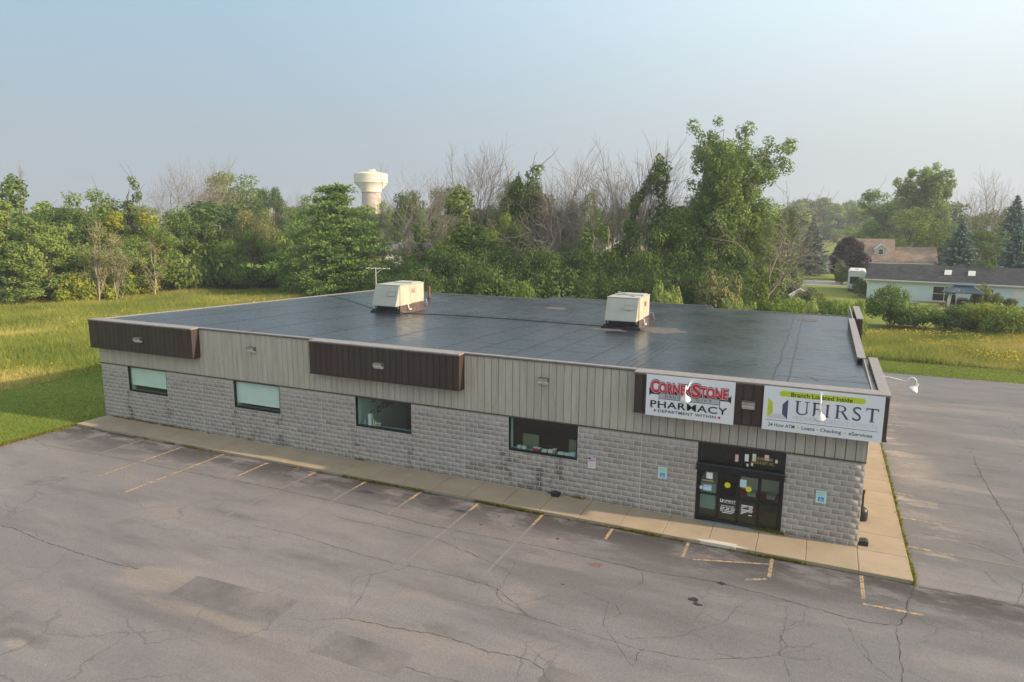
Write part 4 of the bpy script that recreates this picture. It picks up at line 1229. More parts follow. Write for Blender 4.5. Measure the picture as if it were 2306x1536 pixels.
# small things at the wall foot
def bait_box(x, y, rz, label):
    r = thing('bait_box', label, 'box', (x, y, 0.004), rz)
    MB().prism([(-.13, 0), (.13, 0), (.13, .09), (.10, .14), (-.06, .16), (-.13, .13)], 'x', -.15, .15).build('body', M['blackplastic'], r)
    MB().box(-.05, .05, -.133, -.129, .03, .08).build('entry_hole', M['frame'], r)
    MB().prism([(-.135, .125), (-.06, .166), (.105, .146), (.14, .088), (.14, .096), (.108, .156), (-.06, .176), (-.14, .133)], 'x', -.155, .155).build('lid', M['blackplastic'], r)
    return r
bait_box(-10.68, -.17, 0, 'black plastic bait box against the wall below the dark shop window')
bait_box(.20, .32, math.radians(90), 'black plastic bait box at the right front corner of the building')
sp = thing('smokers_post', 'black cigarette post with a round base beside the right side wall', 'smokers post', (.21, 2.5, .004))
MB().lathe([(0, 0), (.20, 0), (.215, .05), (.21, .34), (.17, .43), (.07, .50), (0, .5)], 18).build('base', M['blackplastic'], sp, smooth=True)
MB().tube([(0, 0, .48), (0, 0, 1.0)], [.05, .04], 8).build('pole', M['blackplastic'], sp)
MB().tube([(0, 0, 1.0), (0, 0, 1.13)], [.055, .06], 8).build('cap', M['blackplastic'], sp)

# goods in the windows
def carton(name, x, y, z, w_, d, h, mat, label, cat='box', rz=0.0, group=None):
    r = thing(name, label, cat, (x, y, z), rz, group)
    MB().cbox(-w_ / 2, w_ / 2, -d / 2, d / 2, 0, h * .86, .004).build('carton', M[mat], r)
    MB().cbox(-w_ / 2 - .003, w_ / 2 + .003, -d / 2 - .003, d / 2 + .003, h * .86, h, .006).build('lid', M['paper'], r)
    return r
def bottle(x, y, z, h, mat, label, group):
    r = thing('bottle', label, 'bottle', (x, y, z), 0, group)
    MB().lathe([(0, 0), (.035, 0), (.038, .02), (.038, h * .6), (.015, h * .78), (.015, h * .88)], 10).build('body', M[mat], r, smooth=True)
    MB().lathe([(.019, h * .86), (.019, h), (0, h)], 10).build('cap', M['paper'], r)
    return r
zs3 = 1.592
bottle(-20.0, .26, zs3, .26, 'teal', 'teal bottle at the left of the office window sill', 'bottles on the office window sill')
carton('carton', -19.72, .30, zs3, .16, .16, .52, 'paper', 'tall white carton with a green top in the office window')
for i, x in enumerate((-19.52, -19.44)):
    bottle(x, .24 + .05 * i, zs3, .30 - .05 * i, 'cream', ('taller', 'shorter')[i] + ' cream bottle beside the tall carton in the office window', 'cream bottles in the office window')
carton('carton', -19.25, .28, zs3, .2, .12, .16, 'gold', 'low brown carton on the office window sill')
dk = thing('office_desk', 'brown office desk inside the mint green office', 'desk', (-18.9, 1.35, 0.012))
MB().box(-.9, .9, -.4, .4, .70, .75).build('desk_top', M['wood'], dk)
for sx_ in (-.85, .8):
    for sy_ in (-.36, .31): MB().box(sx_, sx_ + .05, sy_, sy_ + .05, 0, .70).build('leg', M['wood'], dk)
bg = thing('shopping_bag', 'bright blue bag on the desk in the mint green office', 'bag', (-19.2, 1.3, .764))
MB().lathe([(0, 0), (.24, 0), (.29, .14), (.25, .34), (.12, .44), (.05, .47), (0, .47)], 10).build('bag', M['bluecloth'], bg, smooth=True)
MB().tube([(-.06, 0, .44), (-.04, 0, .56), (.04, 0, .56), (.06, 0, .44)], .012, 5).build('handle', M['bluecloth'], bg)
pr_ = thing('printer', 'white desktop printer in the mint green office', 'printer', (-18.45, 1.4, .764))
MB().cbox(-.22, .22, -.2, .2, 0, .26, .02).build('body', M['paper'], pr_); MB().box(-.16, .16, -.205, -.2, .05, .10).build('paper_slot', M['ink'], pr_); MB().cbox(-.2, .2, -.18, .18, .26, .29, .01).build('lid', M['silver'], pr_)
zs4 = 1.562
for i, (x, mt, w_, h, lb) in enumerate(((-12.45, 'palegreen', .16, .13, 'mint green packet at the left end of the dark window sill'), (-12.25, 'paper', .14, .12, 'white packet next to the mint packet on the dark window sill'),
        (-11.75, 'red', .18, .14, 'red packet on the dark window sill'), (-11.58, 'plum', .12, .15, 'dark packet beside the red one on the dark window sill'), (-11.35, 'cream', .22, .11, 'flat cream packet in the middle of the dark window sill'),
        (-11.10, 'paper', .2, .13, 'white carton in the middle of the dark window sill'), (-10.93, 'gold', .12, .2, 'tall gold packet on the dark window sill'), (-10.66, 'paper', .24, .10, 'low white tray right of the gold packet'),
        (-10.40, 'paper', .22, .09, 'low white tray near the right end of the dark window sill'), (-10.15, 'bluepaper', .22, .15, 'pale blue carton at the right end of the dark window sill'))):
    carton('packet', x, .27 + .02 * (i % 3), zs4, w_, .14, h, mt, lb, 'packet', .1 * (i % 3 - 1))
for x, lb in ((-12.15, 'olive display board behind the left half of the dark window'), (-10.15, 'olive display board behind the right end of the dark window')):
    r = thing('display_board', lb, 'board', (x, .75, 0.012))
    MB().box(-.35, .35, 0, .03, .1, 2.05).build('panel', M['olive'], r); MB().box(-.3, -.26, -.15, .15, 0, .1).build('foot', M['ink'], r); MB().box(.26, .3, -.15, .15, 0, .1).build('foot', M['ink'], r)
sr = thing('display_shelf', 'low sweets shelf with red and cream rows behind the right-hand doors', 'shelf', (-3.2, 2.0, .012))
MB().box(-.9, .9, -.3, .3, 0, .5).build('plinth', M['wood'], sr)
for k in range(5):
    MB().box(-.85 + k * .34, -.55 + k * .34, -.29, .1, .50, .62 + .03 * (k % 2)).build('stock_row', M['red' if k % 2 == 0 else 'cream'], sr)
MB().box(-.9, .9, .12, .3, .5, 1.1).build('shelf_back', M['cream'], sr)
fz = thing('counter', 'pale counter behind the leftmost door leaf', 'counter', (-5.1, 1.6, .012), 0)
MB().box(-.25, .3, -.5, .9, 0, .95).build('base', M['mint'], fz); MB().box(-.28, .33, -.53, .93, .95, 1.0).build('worktop', M['paper'], fz)

# ------------------------------------------------------------------ roof equipment
def rtu(x, y, w_, dp, h, label):
    r = thing('rooftop_unit', label, 'rooftop unit', (x, y, rz_(y + dp / 2)), 0, 'heating units on the roof')
    hx = w_ / 2
    MB().box(-hx - .02, hx + .02, .25, dp - .05, -.12, .50).build('roof_curb', M['curb'], r)
    MB().box(hx + .021, hx + .04, .3, dp - .1, -.05, .48).build('stained_curb_side', M['rustcurb'], r)
    MB().cbox(-hx - .22, hx + .16, .05, .30, -.05, .16, .03).build('rail', M['curb'], r)
    MB().box(-hx - .14, -hx - .04, .1, dp, -.05, .22).build('rail', M['curb'], r)
    z0, z1 = .50, .50 + h
    body = MB().cbox(-hx, hx, .35, dp, z0, z1, .03).build('cabinet', M['rtu'], r)
    MB().box(-hx - .03, hx + .03, .33, dp + .03, z1, z1 + .035).build('top_lid', M['rtugrey'], body)
    MB().box(-hx + .25, hx - .1, dp * .6, dp * .95, z1 + .036, z1 + .085).build('fan_cover', M['rtugrey'], body)
    MB().box(-hx + .2, hx * .4, dp + .0, dp + .032, z1 + .036, z1 + .06).build('rust_patch', M['rust'], body)
    # sloping hood to the front
    MB().prism([(.345, z1 - .02), (.30, z1 - .02), (-.12, z0 + .02), (-.12, z0 - .02), (.345, z0 - .02)], 'x', -hx + .01, hx - .03).build('hood', M['rtugrey'], r)
    hd = MB()
    a = Vector((0, .30, z1 - .02)); b = Vector((0, -.12, z0 + .02)); nrm = Vector((0, -(z1 - z0 - .04), -.42)).normalized() * .012
    def hp(f, x): q = a.lerp(b, f); return (x, q.y + nrm.y, q.z + nrm.z * 0 + .004)
    hd.add([hp(.30, .12), hp(.30, hx - .18), hp(.52, hx - .18), hp(.52, .12)], [(0, 1, 2, 3)])
    hd.build('hood_plate', M['rtugrey'], r)
    fr = MB(); q1, q2 = .30, .52
    for f0, f1, xa, xb in ((.295, .31, .12, hx - .18), (.51, .53, .12, hx - .18), (.30, .52, .11, .125), (.30, .52, hx - .19, hx - .175)):
        fr.add([hp(f0, xa), hp(f0, xb), hp(f1, xb), hp(f1, xa)], [(0, 1, 2, 3)])
    fr.build('plate_edge', M['bronze'], r).location = (0, -.004, 0)
    # side access panels
    sx_ = hx + .008
    for y0, y1, nm in ((.42, .35 + (dp - .35) * .40, 'access_panel'), (.35 + (dp - .35) * .42, .35 + (dp - .35) * .64, 'access_panel'), (.35 + (dp - .35) * .66, dp - .06, 'access_panel')):
        MB().box(hx - .002, sx_ + .006, y0, y1, z0 + .06, z1 - .06).build(nm, M['rtu'], body)
    yb = .35 + (dp - .35) * .44
    m = MB()
    for k in range(4): m.box(sx_ + .007, sx_ + .02, yb + .06 + .12 * k, yb + .09 + .12 * k, z1 - .48, z1 - .28 + .06 * (k % 2))
    m.box(sx_ + .007, sx_ + .018, yb + .04, yb + .5, z1 - .52, z1 - .49).box(sx_ + .007, sx_ + .018, yb + .05, dp - .2, z0 + .02, z0 + .05)
    m.build('rust_streak', M['rust'], body)
    MB().tube([(hx + .02, 1.05, .52), (hx + .14, 1.05, .50), (hx + .16, 1.05, .28), (hx + .16, 1.12, .2), (hx + .18, 1.35, .22)], .03, 6).build('drain_pipe', M['white_enamel'], r)
    MB().tube([(hx + .02, dp - .4, .56), (hx + .30, dp - .35, .55), (hx + .42, dp - .3, .40), (hx + .35, dp - .25, -.02)], .018, 5).build('gas_pipe', M['rust'], r)
    MB().tube([(hx + .02, dp - .2, .7), (hx + .28, dp - .18, .66), (hx + .36, dp - .16, .3), (hx + .2, dp - .15, -.02)], .016, 5).build('conduit', M['galv'], r)
    for xx in (-hx + .05, hx - .12): MB().box(xx, xx + .07, .22, .26, .3, .47).build('bracket', M['galv'], r)
    return r
u1 = rtu(-26.05, 10.85, 1.75, 3.1, 1.22, 'cream rooftop unit, the farther left of the two, in front of the antennas')
u2 = rtu(-11.35, 11.2, 1.75, 2.7, 1.17, 'cream rooftop unit, the nearer right of the two, with a brown stain beside it')
MB().tube([(.5, 1.0, 1.70), (-.2, 1.2, 1.84), (-.7, 1.9, 1.83), (-.84, 2.5, 1.74)], .035, 6).build('conduit_loop', M['galv'], u2)
pp = thing('vent_pipe', 'rusty vent pipe standing on the roof right of the left unit', 'pipe', (-28.9, 20.9, rz_(20.9)))
MB().lathe([(.16, -.02), (.16, .03), (.11, .12)], 10).build('boot', M['curb'], pp); MB().tube([(0, 0, 0), (0, 0, .95)], .085, 10).build('pipe', M['rust'], pp)
def antenna(loc, h, rz, label, mat):
    r = thing('antenna', label, 'antenna', loc, rz, 'antennas on the roof')
    MB().tube([(0, 0, 0), (0, 0, h)], .024, 6).build('mast', M[mat], r)
    MB().tube([(-.65, 0, h - .04), (1.15, 0, h - .08)], .015, 5).build('boom', M[mat], r)
    for k in range(5):
        x = -.62 + k * .43; l_ = .42 - .05 * k
        MB().tube([(x, -l_, h - .05), (x, l_, h - .06)], .014, 4).build('element', M[mat], r)
    MB().tube([(0, 0, h - .5), (.5, 0, h - .12)], .015, 4).build('brace', M[mat], r)
    return r
antenna((-33.8, 21.0, rz_(21)), 2.2, .25, 'white aerial rising behind the left rooftop unit', 'white_enamel')
antenna((-30.3, 22.5, rz_(22.5)), 2.15, -.15, 'thin grey aerial to the right behind the left rooftop unit', 'bronze').scale = (.6, .6, 1.0)
def cable(name, pts, label):
    o_ = MB().tube([(x, y, rz_(y) + .022) for x, y in pts], .02, 6).build(name, M['frame'])
    return tag(o_, label, 'cable')
cable('roof_cable', [(-25.1, 11.3), (-22, 12.0), (-18, 12.1), (-14.5, 11.9), (-12.3, 11.9)], 'black cable lying on the roof between the two units')
cable('roof_cable', [(-27.0, 11.7), (-29.5, 13.6), (-32, 15.6), (-34.5, 17.4), (-36.5, 18.4)], 'black cable running from the left unit to the roof edge')
tag(MB().tube([(-7.6, 25.3, rz_(25.3) + .03), (-7.3, 25.75, 5.0)], .012, 5).build('roof_rod', M['bronze']), 'short grey rod leaning at the back roof edge', 'rod')

# ================================================================== BUILDINGS AND THINGS BEYOND
def gable(mb_roof, x0, x1, y0, y1, ez, rz2, t=.14, over=.4):
    """roof with its ridge along x"""
    ym = (y0 + y1) / 2; s = (rz2 - ez) / (ym - y0)
    ya, yb = y0 - over, y1 + over; za = ez - s * over
    pr = [(ya, za), (ym, rz2), (yb, za), (yb, za + t), (ym, rz2 + t * 1.05), (ya, za + t)]
    mb_roof.prism(pr, 'x', x0 - over, x1 + over)

def win(parent, x0, x1, z0, z1, y=-.02, trim=.12, bars=True):
    f = MB()
    f.box(x0 - trim, x0, y - .03, y + .02, z0 - trim, z1 + trim).box(x1, x1 + trim, y - .03, y + .02, z0 - trim, z1 + trim)
    f.box(x0, x1, y - .03, y + .02, z0 - trim, z0).box(x0, x1, y - .03, y + .02, z1, z1 + trim)
    if bars: f.box(x0, x1, y - .025, y + .02, (z0 + z1) / 2 - .03, (z0 + z1) / 2 + .03)
    w_ = f.build('window', M['trim'], parent)
    MB().box(x0, x1, y - .005, y + .01, z0, z1).build('pane', M['darkglass'], w_)
    return w_

rh = thing('ranch_house', 'long pale blue ranch house with a charcoal roof and two skylights', 'house', (4.4, 89.2, GZ), math.radians(-10))
HL, HD, EZ, RGZ = 32.0, 8.6, 2.75, 4.75
wl_ = MB(); wl_.box(0, HL, 0, HD, 0, EZ)
wl_.prism([(0.02, EZ), (HD / 2, RGZ - .1), (HD - .02, EZ)], 'x', 0.01, HL - .01)
wl_.build('wall', M['siding_blue'], rh)
rf = MB(); gable(rf, 0, HL, 0, HD, EZ + .12, RGZ, .12, .45)
rfo = rf.build('roof', M['shingle_dark'], rh)
MB().box(-.47, HL + .47, -.50, -.46, EZ - .16, EZ + .06).box(-.04, .06, -.03, -.002, 0, EZ - .1).build('eave_trim', M['trim'], rh)
MB().box(-.2, HL + .2, -.62, -.50, EZ - .06, EZ + .06).build('gutter', M['trim'], rh)
sl = (RGZ - EZ - .12) / (HD / 2)
for x in (9.3, 12.1):
    a = math.atan(sl)
    yb = 1.5; zb = EZ + .12 + sl * yb + .14
    o = MB().cbox(0, .85, 0, 1.5, 0, .12, .03).build('skylight', M['skylight'], rfo, (x, yb, zb)); o.rotation_euler = (a, 0, 0)
MB().box(0, 3.0, -.08, -.01, 0.15, 2.15).build('wall_panel', M['siding_blue'], rh)
sd_ = win(rh, 8.3, 11.0, .25, 2.15); MB().box(9.6, 9.7, -.06, 0, .25, 2.15).build('door_stile', M['trim'], sd_)
win(rh, 13.6, 15.2, 1.1, 2.1); win(rh, 18.0, 19.4, 1.2, 2.2); win(rh, 23, 25, 1.1, 2.1)
MB().box(17.3, 20.1, -.06, -.025, 1.0, 2.38).build('window_board', M['trim'], rh)

def local(o, x, y):
    c, s = math.cos(o.rotation_euler.z), math.sin(o.rotation_euler.z)
    return (o.location.x + c * x - s * y, o.location.y + s * x + c * y, GZ)
gz = thing('gazebo', 'hardtop gazebo with a slate blue two-tier roof before the pale blue ranch house', 'gazebo', local(rh, 11.9, -5.2), math.radians(-10))
for x in (-1.7, 1.7):
    for y in (-1.25, 1.25):
        MB().box(x - .06, x + .06, y - .06, y + .06, 0, 2.0).build('post', M['frame'], gz)
def hip(m, hx, hy, z0, hx2, hy2, z1):
    m.add([(-hx, -hy, z0), (hx, -hy, z0), (hx, hy, z0), (-hx, hy, z0), (-hx2, -hy2, z1), (hx2, -hy2, z1), (hx2, hy2, z1), (-hx2, hy2, z1),
           (-hx, -hy, z0 - .10), (hx, -hy, z0 - .10), (hx, hy, z0 - .10), (-hx, hy, z0 - .10)],
          [(0, 1, 5, 4), (1, 2, 6, 5), (2, 3, 7, 6), (3, 0, 4, 7), (4, 5, 6, 7), (8, 9, 1, 0), (9, 10, 2, 1), (10, 11, 3, 2), (11, 8, 0, 3), (11, 10, 9, 8)])
m = MB(); hip(m, 2.3, 1.75, 2.05, 1.0, .7, 2.85); gr = m.build('roof', M['slateroof'], gz)
m = MB(); hip(m, 1.2, .85, 2.98, .85, .12, 3.22); m.build('upper_roof', M['slateroof'], gz)
for k in range(9):
    x = -2.2 + k * .55
    MB().tube([(x, -1.76, 2.06), (x * .44, -.71, 2.86)], .02, 4).build('roof_rib', M['slateroof'], gr)
m = MB()
for i in range(8):
    m.tube([(-1.75 + .05 * i - .35 * max(0, (4 - i)) / 9, -1.15 - .03 * (i % 2), 0.05), (-1.62 + .05 * i, -1.12, 1.0), (-1.45 + .04 * i, -1.12, 1.95)], [.06, .05, .03], 6)
m.build('curtain', M['trim'], gz, smooth=True)
def patio_chair(x, y, rz, label):
    r = thing('patio_chair', label, 'chair', local(rh, x, y), rz, 'dark patio chairs under the gazebo')
    MB().box(-.28, .28, -.28, .28, .40, .46).build('seat', M['frame'], r); MB().prism([(-.25, .46), (-.32, 1.15), (-.27, 1.15), (-.2, .46)], 'x', -.27, .27).build('backrest', M['frame'], r)
    for a in (-.25, .21):
        for b in (-.25, .21): MB().box(a, a + .04, b, b + .04, 0, .40).build('leg', M['frame'], r)
for x, y, a, lb in ((10.8, -5.7, .3, 'leftmost dark patio chair under the gazebo'), (11.6, -5.9, -.2, 'second dark patio chair from the left under the gazebo'), (12.5, -5.8, .1, 'third dark patio chair from the left under the gazebo'), (13.2, -5.5, -.4, 'rightmost dark patio chair under the gazebo')):
    patio_chair(x, y, a, lb)
tb = thing('patio_table', 'white patio table under the slate blue gazebo', 'table', local(rh, 11.9, -5.0))
MB().cbox(-.8, .8, -.45, .45, .68, .74, .02).build('table_top', M['trim'], tb)
for a in (-.7, .64):
    for b in (-.4, .34): MB().box(a, a + .06, b, b + .06, 0, .68).build('leg', M['trim'], tb)
gl_ = thing('grill', 'rounded grey grill against the pale blue house under the gazebo', 'grill', local(rh, 11.9, -3.2))
MB().box(-.5, .5, -.25, .25, .1, .85).build('cart', M['frame'], gl_); MB().prism([(-.28, .86), (.28, .86), (.28, 1.05), (.15, 1.22), (-.15, 1.22), (-.28, 1.05)], 'x', -.52, .52).build('hood', M['galv'], gl_)
MB().tube([(-.4, -.3, 1.0), (.4, -.3, 1.0)], .02, 5).build('handle', M['frame'], gl_)
cl = thing('water_cooler', 'orange and white cooler left of the gazebo by the sliding door', 'cooler', local(rh, 9.6, -4.2)); MB().cbox(-.25, .25, -.2, .2, 0, .45, .03).build('chest', M['orange'], cl); MB().cbox(-.26, .26, -.21, .21, .452, .56, .03).build('lid', M['trim'], cl)
fp = thing('fire_pit', 'round stone fire pit on the lawn before the pale blue house', 'fire pit', (9.75, 83.2, GZ))
for k in range(14):
    a = 2 * math.pi * k / 14
    MB().cbox(-.14, .14, -.1, .1, 0, .32, .03).build('stone', M['stone'], fp, (.62 * math.cos(a), .62 * math.sin(a), 0), a + math.pi / 2)
for i, (x, lb) in enumerate(((15.9, 'brick red planter with leafy plant, left one by the pale blue wall'), (17.2, 'brick red planter with leafy plant, right one by the pale blue wall'))):
    r = thing('planter', lb, 'planter', local(rh, x, -1.8), 0, 'planters beside the ranch house')
    MB().prism([(-.5, 0), (.5, 0), (.6, .55), (-.6, .55)], 'y', -.3, .3).build('pot', M['pot'], r)
    r['plant_here'] = 1
tg = thing('trellis', 'thin dark trellis frame against the pale blue wall', 'trellis', local(rh, 15.3, -.5))
MB().tube([(-.3, 0, 0), (-.3, 0, 1.5)], .02, 4).tube([(.3, 0, 0), (.3, 0, 1.5)], .02, 4).tube([(-.3, 0, 1.5), (.3, 0, 1.5)], .02, 4).tube([(-.3, 0, 1.0), (.3, 0, 1.0)], .02, 4).build('frame', M['frame'], tg)

th = thing('tan_house', 'two-part house with a tan shingle roof and one white dormer, beyond the road', 'house', (0.9, 139.5, GZ), math.radians(2))
MB().box(.3, 10.7, .4, 9.0, 0, 2.9).prism([(.42, 2.9), (4.7, 7.2), (8.98, 2.9)], 'x', .32, 10.68).build('wall', M['siding_tan'], th)
MB().box(10.702, 18.5, 1.0, 8.4, 0, 2.85).build('wing_wall', M['siding_tan'], th)
m = MB(); gable(m, .3, 10.7, .4, 9.0, 2.95, 7.35, .14, .35); troof = m.build('roof', M['shingle_tan'], th)
m = MB(); gable(m, 11.1, 18.5, 1.0, 8.4, 2.9, 5.75, .14, .35); m.build('wing_roof', M['shingle_tan'], th)
MB().box(-.1, 11.1, -.06, .03, 2.52, 2.68).box(11.12, 18.9, .55, .63, 2.55, 2.70).box(10.85, 10.95, .3, .38, 0, 2.5).build('eave_trim', M['trim'], th)
dm = MB().box(7.2, 9.4, 1.6, 4.4, 4.0, 5.4).prism([(7.2, 5.4), (8.3, 6.25), (9.4, 5.4)], 'y', 1.6, 4.4).build('dormer', M['siding_tan'], th)
MB().prism([(7.0, 5.25), (8.3, 6.30), (9.6, 5.25), (9.6, 5.42), (8.3, 6.5), (7.0, 5.42)], 'y', 1.4, 4.6).build('dormer_roof', M['trim'], dm)
MB().box(7.18, 7.36, 1.55, 1.598, 4.0, 5.3).box(9.24, 9.42, 1.55, 1.598, 4.0, 5.3).build('corner_trim', M['trim'], dm)
wd = MB().box(7.75, 7.87, 1.52, 1.59, 4.25, 5.45).box(8.73, 8.85, 1.52, 1.59, 4.25, 5.45).box(7.87, 8.73, 1.52, 1.59, 4.25, 4.37).box(7.87, 8.73, 1.52, 1.59, 5.33, 5.45).box(7.87, 8.73, 1.53, 1.59, 4.82, 4.88).build('window', M['trim'], dm)
MB().box(7.87, 8.73, 1.56, 1.58, 4.37, 5.33).build('pane', M['darkglass'], wd)
for x in (6.4, 12.5, 15.8): win(th, x, x + .9, 1.0, 2.1, .38 if x < 11 else .98)

bn = thing('quonset_shed', 'small pale arched shed left of the tan house behind the purple tree', 'shed', (-.4, 150, GZ), .2)
ar = [(1.9 * math.cos(math.pi * k / 10), 3.4 * math.sin(math.pi * k / 10) ** .8 if 0 < k < 10 else 0.0) for k in range(11)]
MB().prism(ar, 'y', 0, 4).build('shell', M['stone'], bn); MB().box(-.8, .8, -.05, -.002, 0, 2.0).build('door', M['trim'], bn)

rv = thing('camper_trailer', 'white camper trailer parked beside the left end of the blue house', 'camper', (3.25, 97.4, GZ), math.radians(-2))
MB().cbox(-1.25, 1.25, 0, 8.0, .55, 3.30, .10).build('body', M['rvwhite'], rv)
MB().cbox(-1.1, 1.1, -.04, 7.9, 3.301, 3.40, .04).build('roof_skin', M['rvwhite'], rv)
MB().cbox(-.35, .25, 2.0, 2.7, 3.40, 3.66, .05).build('roof_vent', M['rvwhite'], rv)
MB().cbox(.5, .9, .5, .9, 3.40, 3.56, .04).build('roof_vent', M['rvwhite'], rv)
MB().box(-.95, .35, -.03, -.002, 1.35, 2.45).build('rear_window', M['darkglass'], rv)
MB().box(-1.2, 1.2, -.05, -.004, .56, .72).build('bumper', M['galv'], rv)
for x in (-1.05, .9): MB().box(x, x + .18, -.02, -.003, .85, 1.0).build('tail_light', M['red'], rv)
for s in (-1.262, 1.252): MB().box(s, s + .01, .6, 7.2, 1.1, 1.25).build('side_stripe', M['stone'], rv)
for s in (-1.02, 1.02):
    for y in (3.4, 4.3):
        o = MB().lathe([(.12, -.1), (.36, -.1), (.38, 0), (.36, .1), (.12, .1)], 14).build('wheel', M['tyre'], rv, (s, y, .37)); o.rotation_euler = (0, math.radians(90), 0)

shd = thing('garden_shed', 'small pale blue garden shed with a dark roof half hidden by a bush', 'shed', (-4.75, 70.6, GZ), math.radians(24))
MB().box(-1.15, 1.15, -1.3, 1.3, 0, 1.95).prism([(-1.15, 1.95), (0, 2.65), (1.15, 1.95)], 'y', -1.3, 1.3).build('wall', M['siding_blue'], shd)
MB().prism([(-1.4, 1.80), (0, 2.66), (1.4, 1.80), (1.4, 1.92), (0, 2.80), (-1.4, 1.92)], 'y', -1.5, 1.5).build('roof', M['shingle_dark'], shd)
MB().prism([(-1.42, 1.76), (0, 2.62), (1.42, 1.76), (1.42, 1.90), (0, 2.77), (-1.42, 1.90)], 'y', -1.53, -1.502).build('barge_board', M['trim'], shd)
MB().box(-.45, .45, -1.34, -1.305, 0, 1.7).build('door', M['trim'], shd)
bin_ = thing('wheeled_bin', 'dark wheeled rubbish bin standing on the dry lawn left of the shed', 'bin', (-6.0, 73.2, GZ), .2)
MB().prism([(-.27, .08), (.27, .08), (.33, 1.0), (-.33, 1.0)], 'y', -.3, .3).build('body', M['blackplastic'], bin_); MB().cbox(-.36, .36, -.36, .36, 1.0, 1.1, .03).build('lid', M['blackplastic'], bin_)
for s in (-.3, .3):
    o = MB().lathe([(0, -.04), (.13, -.04), (.13, .04), (0, .04)], 12).build('wheel', M['tyre'], bin_, (s, .3, .13)); o.rotation_euler = (0, math.radians(90), 0)

wh = thing('white_house', 'white gabled house glimpsed between the vine-covered trunks', 'house', (-34.2, 93.5, GZ), math.radians(24))
MB().box(-3.2, 3.2, 0, 8, 0, 5.6).prism([(-3.2, 5.6), (0, 8.6), (3.2, 5.6)], 'y', 0, 8).build('wall', M['siding_white'], wh)
MB().prism([(-3.6, 5.3), (0, 8.66), (3.6, 5.3), (3.6, 5.45), (0, 8.85), (-3.6, 5.45)], 'y', -.35, 8.3).build('roof', M['shingle_tan'], wh)
win(wh, -.5, .4, 4.9, 6.2); win(wh, -2.2, -1.3, 1.2, 2.5); win(wh, 1.2, 2.1, 1.2, 2.5)
MB().box(3.2, 9.0, 1.0, 8, 0, 3.2).build('wing_wall', M['siding_white'], wh)
m = MB(); gable(m, 3.4, 9.0, 1.0, 8.0, 3.3, 6.2, .14, .4); m.build('wing_roof', M['shingle_tan'], wh); win(wh, 5.2, 6.4, 1.1, 2.4, .98)
gh = thing('grey_roofed_house', 'house with a slate grey roof behind the trees right of the big pine', 'house', (-95.5, 112.5, GZ), math.radians(31))
MB().box(0, 15, 0, 8, 0, 3.0).prism([(.02, 3.0), (4, 5.0), (7.98, 3.0)], 'x', .01, 14.99).build('wall', M['siding_white'], gh)
m = MB(); gable(m, 0, 15, 0, 8, 3.1, 5.3, .14, .4); m.build('roof', M['shingle_grey'], gh)
win(gh, 2, 3.2, 1.0, 2.2); win(gh, 7, 8.4, 1.0, 2.2); win(gh, 11, 12.2, 1.0, 2.2)
ch = thing('cream_house', 'cream gable end at the right edge behind the blue spruces', 'house', (25.2, 108, GZ), math.radians(-12))
MB().box(-1.6, 8, 0, 7, 0, 3.9).prism([(-1.6, 3.9), (3.2, 7.6), (8, 3.9)], 'y', 0, 7).build('wall', M['siding_white'], ch)
MB().prism([(-2.1, 3.6), (3.2, 7.7), (8.5, 3.6), (8.5, 3.8), (3.2, 7.95), (-2.1, 3.8)], 'y', -.5, 7.4).build('roof', M['shingle_grey'], ch); win(ch, .2, 1.2, 2.0, 3.2)

wt = thing('water_tower', 'cream water tower with a wide drum tank on a stout shaft, far beyond the trees', 'water tower', (-204, 261, GZ))
MB().lathe([(5.2, 0), (4.75, 3), (4.55, 23.4)], 40).build('shaft', M['tower_dark'], wt, smooth=True)
for k in range(7): MB().lathe([(4.57, 3.2 + 2.9 * k), (4.63, 3.22 + 2.9 * k), (4.63, 3.3 + 2.9 * k), (4.57, 3.32 + 2.9 * k)], 40).build('shaft_ring', M['tower_dark'], wt)
MB().lathe([(4.56, 23.4), (4.9, 23.45), (4.9, 24.3), (4.6, 24.35), (7.9, 27.9), (8.02, 28.4)], 48).build('tank_cone', M['tower'], wt, smooth=True)
MB().lathe([(8.0, 28.05), (8.0, 32.1)], 56).build('tank', M['tower'], wt, smooth=True)
MB().lathe([(7.9, 27.95), (8.12, 28.02), (8.12, 28.45), (7.98, 28.5)], 56).build('tank_rim', M['tower'], wt)
MB().lathe([(8.0, 32.1), (7.8, 32.35), (4.0, 33.2), (0, 33.6)], 56).build('tank_roof', M['tower'], wt, smooth=True)
MB().lathe([(0, 33.5), (2.6, 33.5), (2.6, 34.1), (2.4, 34.1), (0, 34.1)], 16).tube([(1.5, .8, 34), (1.5, .8, 35)], .12, 5).build('roof_hatch', M['tower'], wt)

# ================================================================== VEGETATION
def unit(v): return v / np.maximum(np.linalg.norm(v, axis=-1, keepdims=True), 1e-9)

def leaf_quads(P, size, R, up_bias=0.35, outward=None, aspect=0.6, droop=0.0):
    """P (n,3) positions, size (n,) -> quads with mixed directions"""
    n = len(P)
    nrm = R.normal(size=(n, 3)); nrm[:, 2] += up_bias * 2
    if outward is not None: nrm += outward * 2.0
    nrm = unit(nrm)
    a = R.normal(size=(n, 3)); a -= nrm * (a * nrm).sum(1, keepdims=True); a = unit(a)
    a[:, 2] -= droop; a = unit(a)
    b = np.cross(nrm, a)
    s = size[:, None]
    fold = nrm * s * 0.12
    V = np.stack([P - a * s * .5, P + b * s * .5 * aspect + fold, P + a * s * .5, P - b * s * .5 * aspect + fold], 1).reshape(-1, 3)
    F = np.arange(n * 4).reshape(-1, 4)
    return V, F

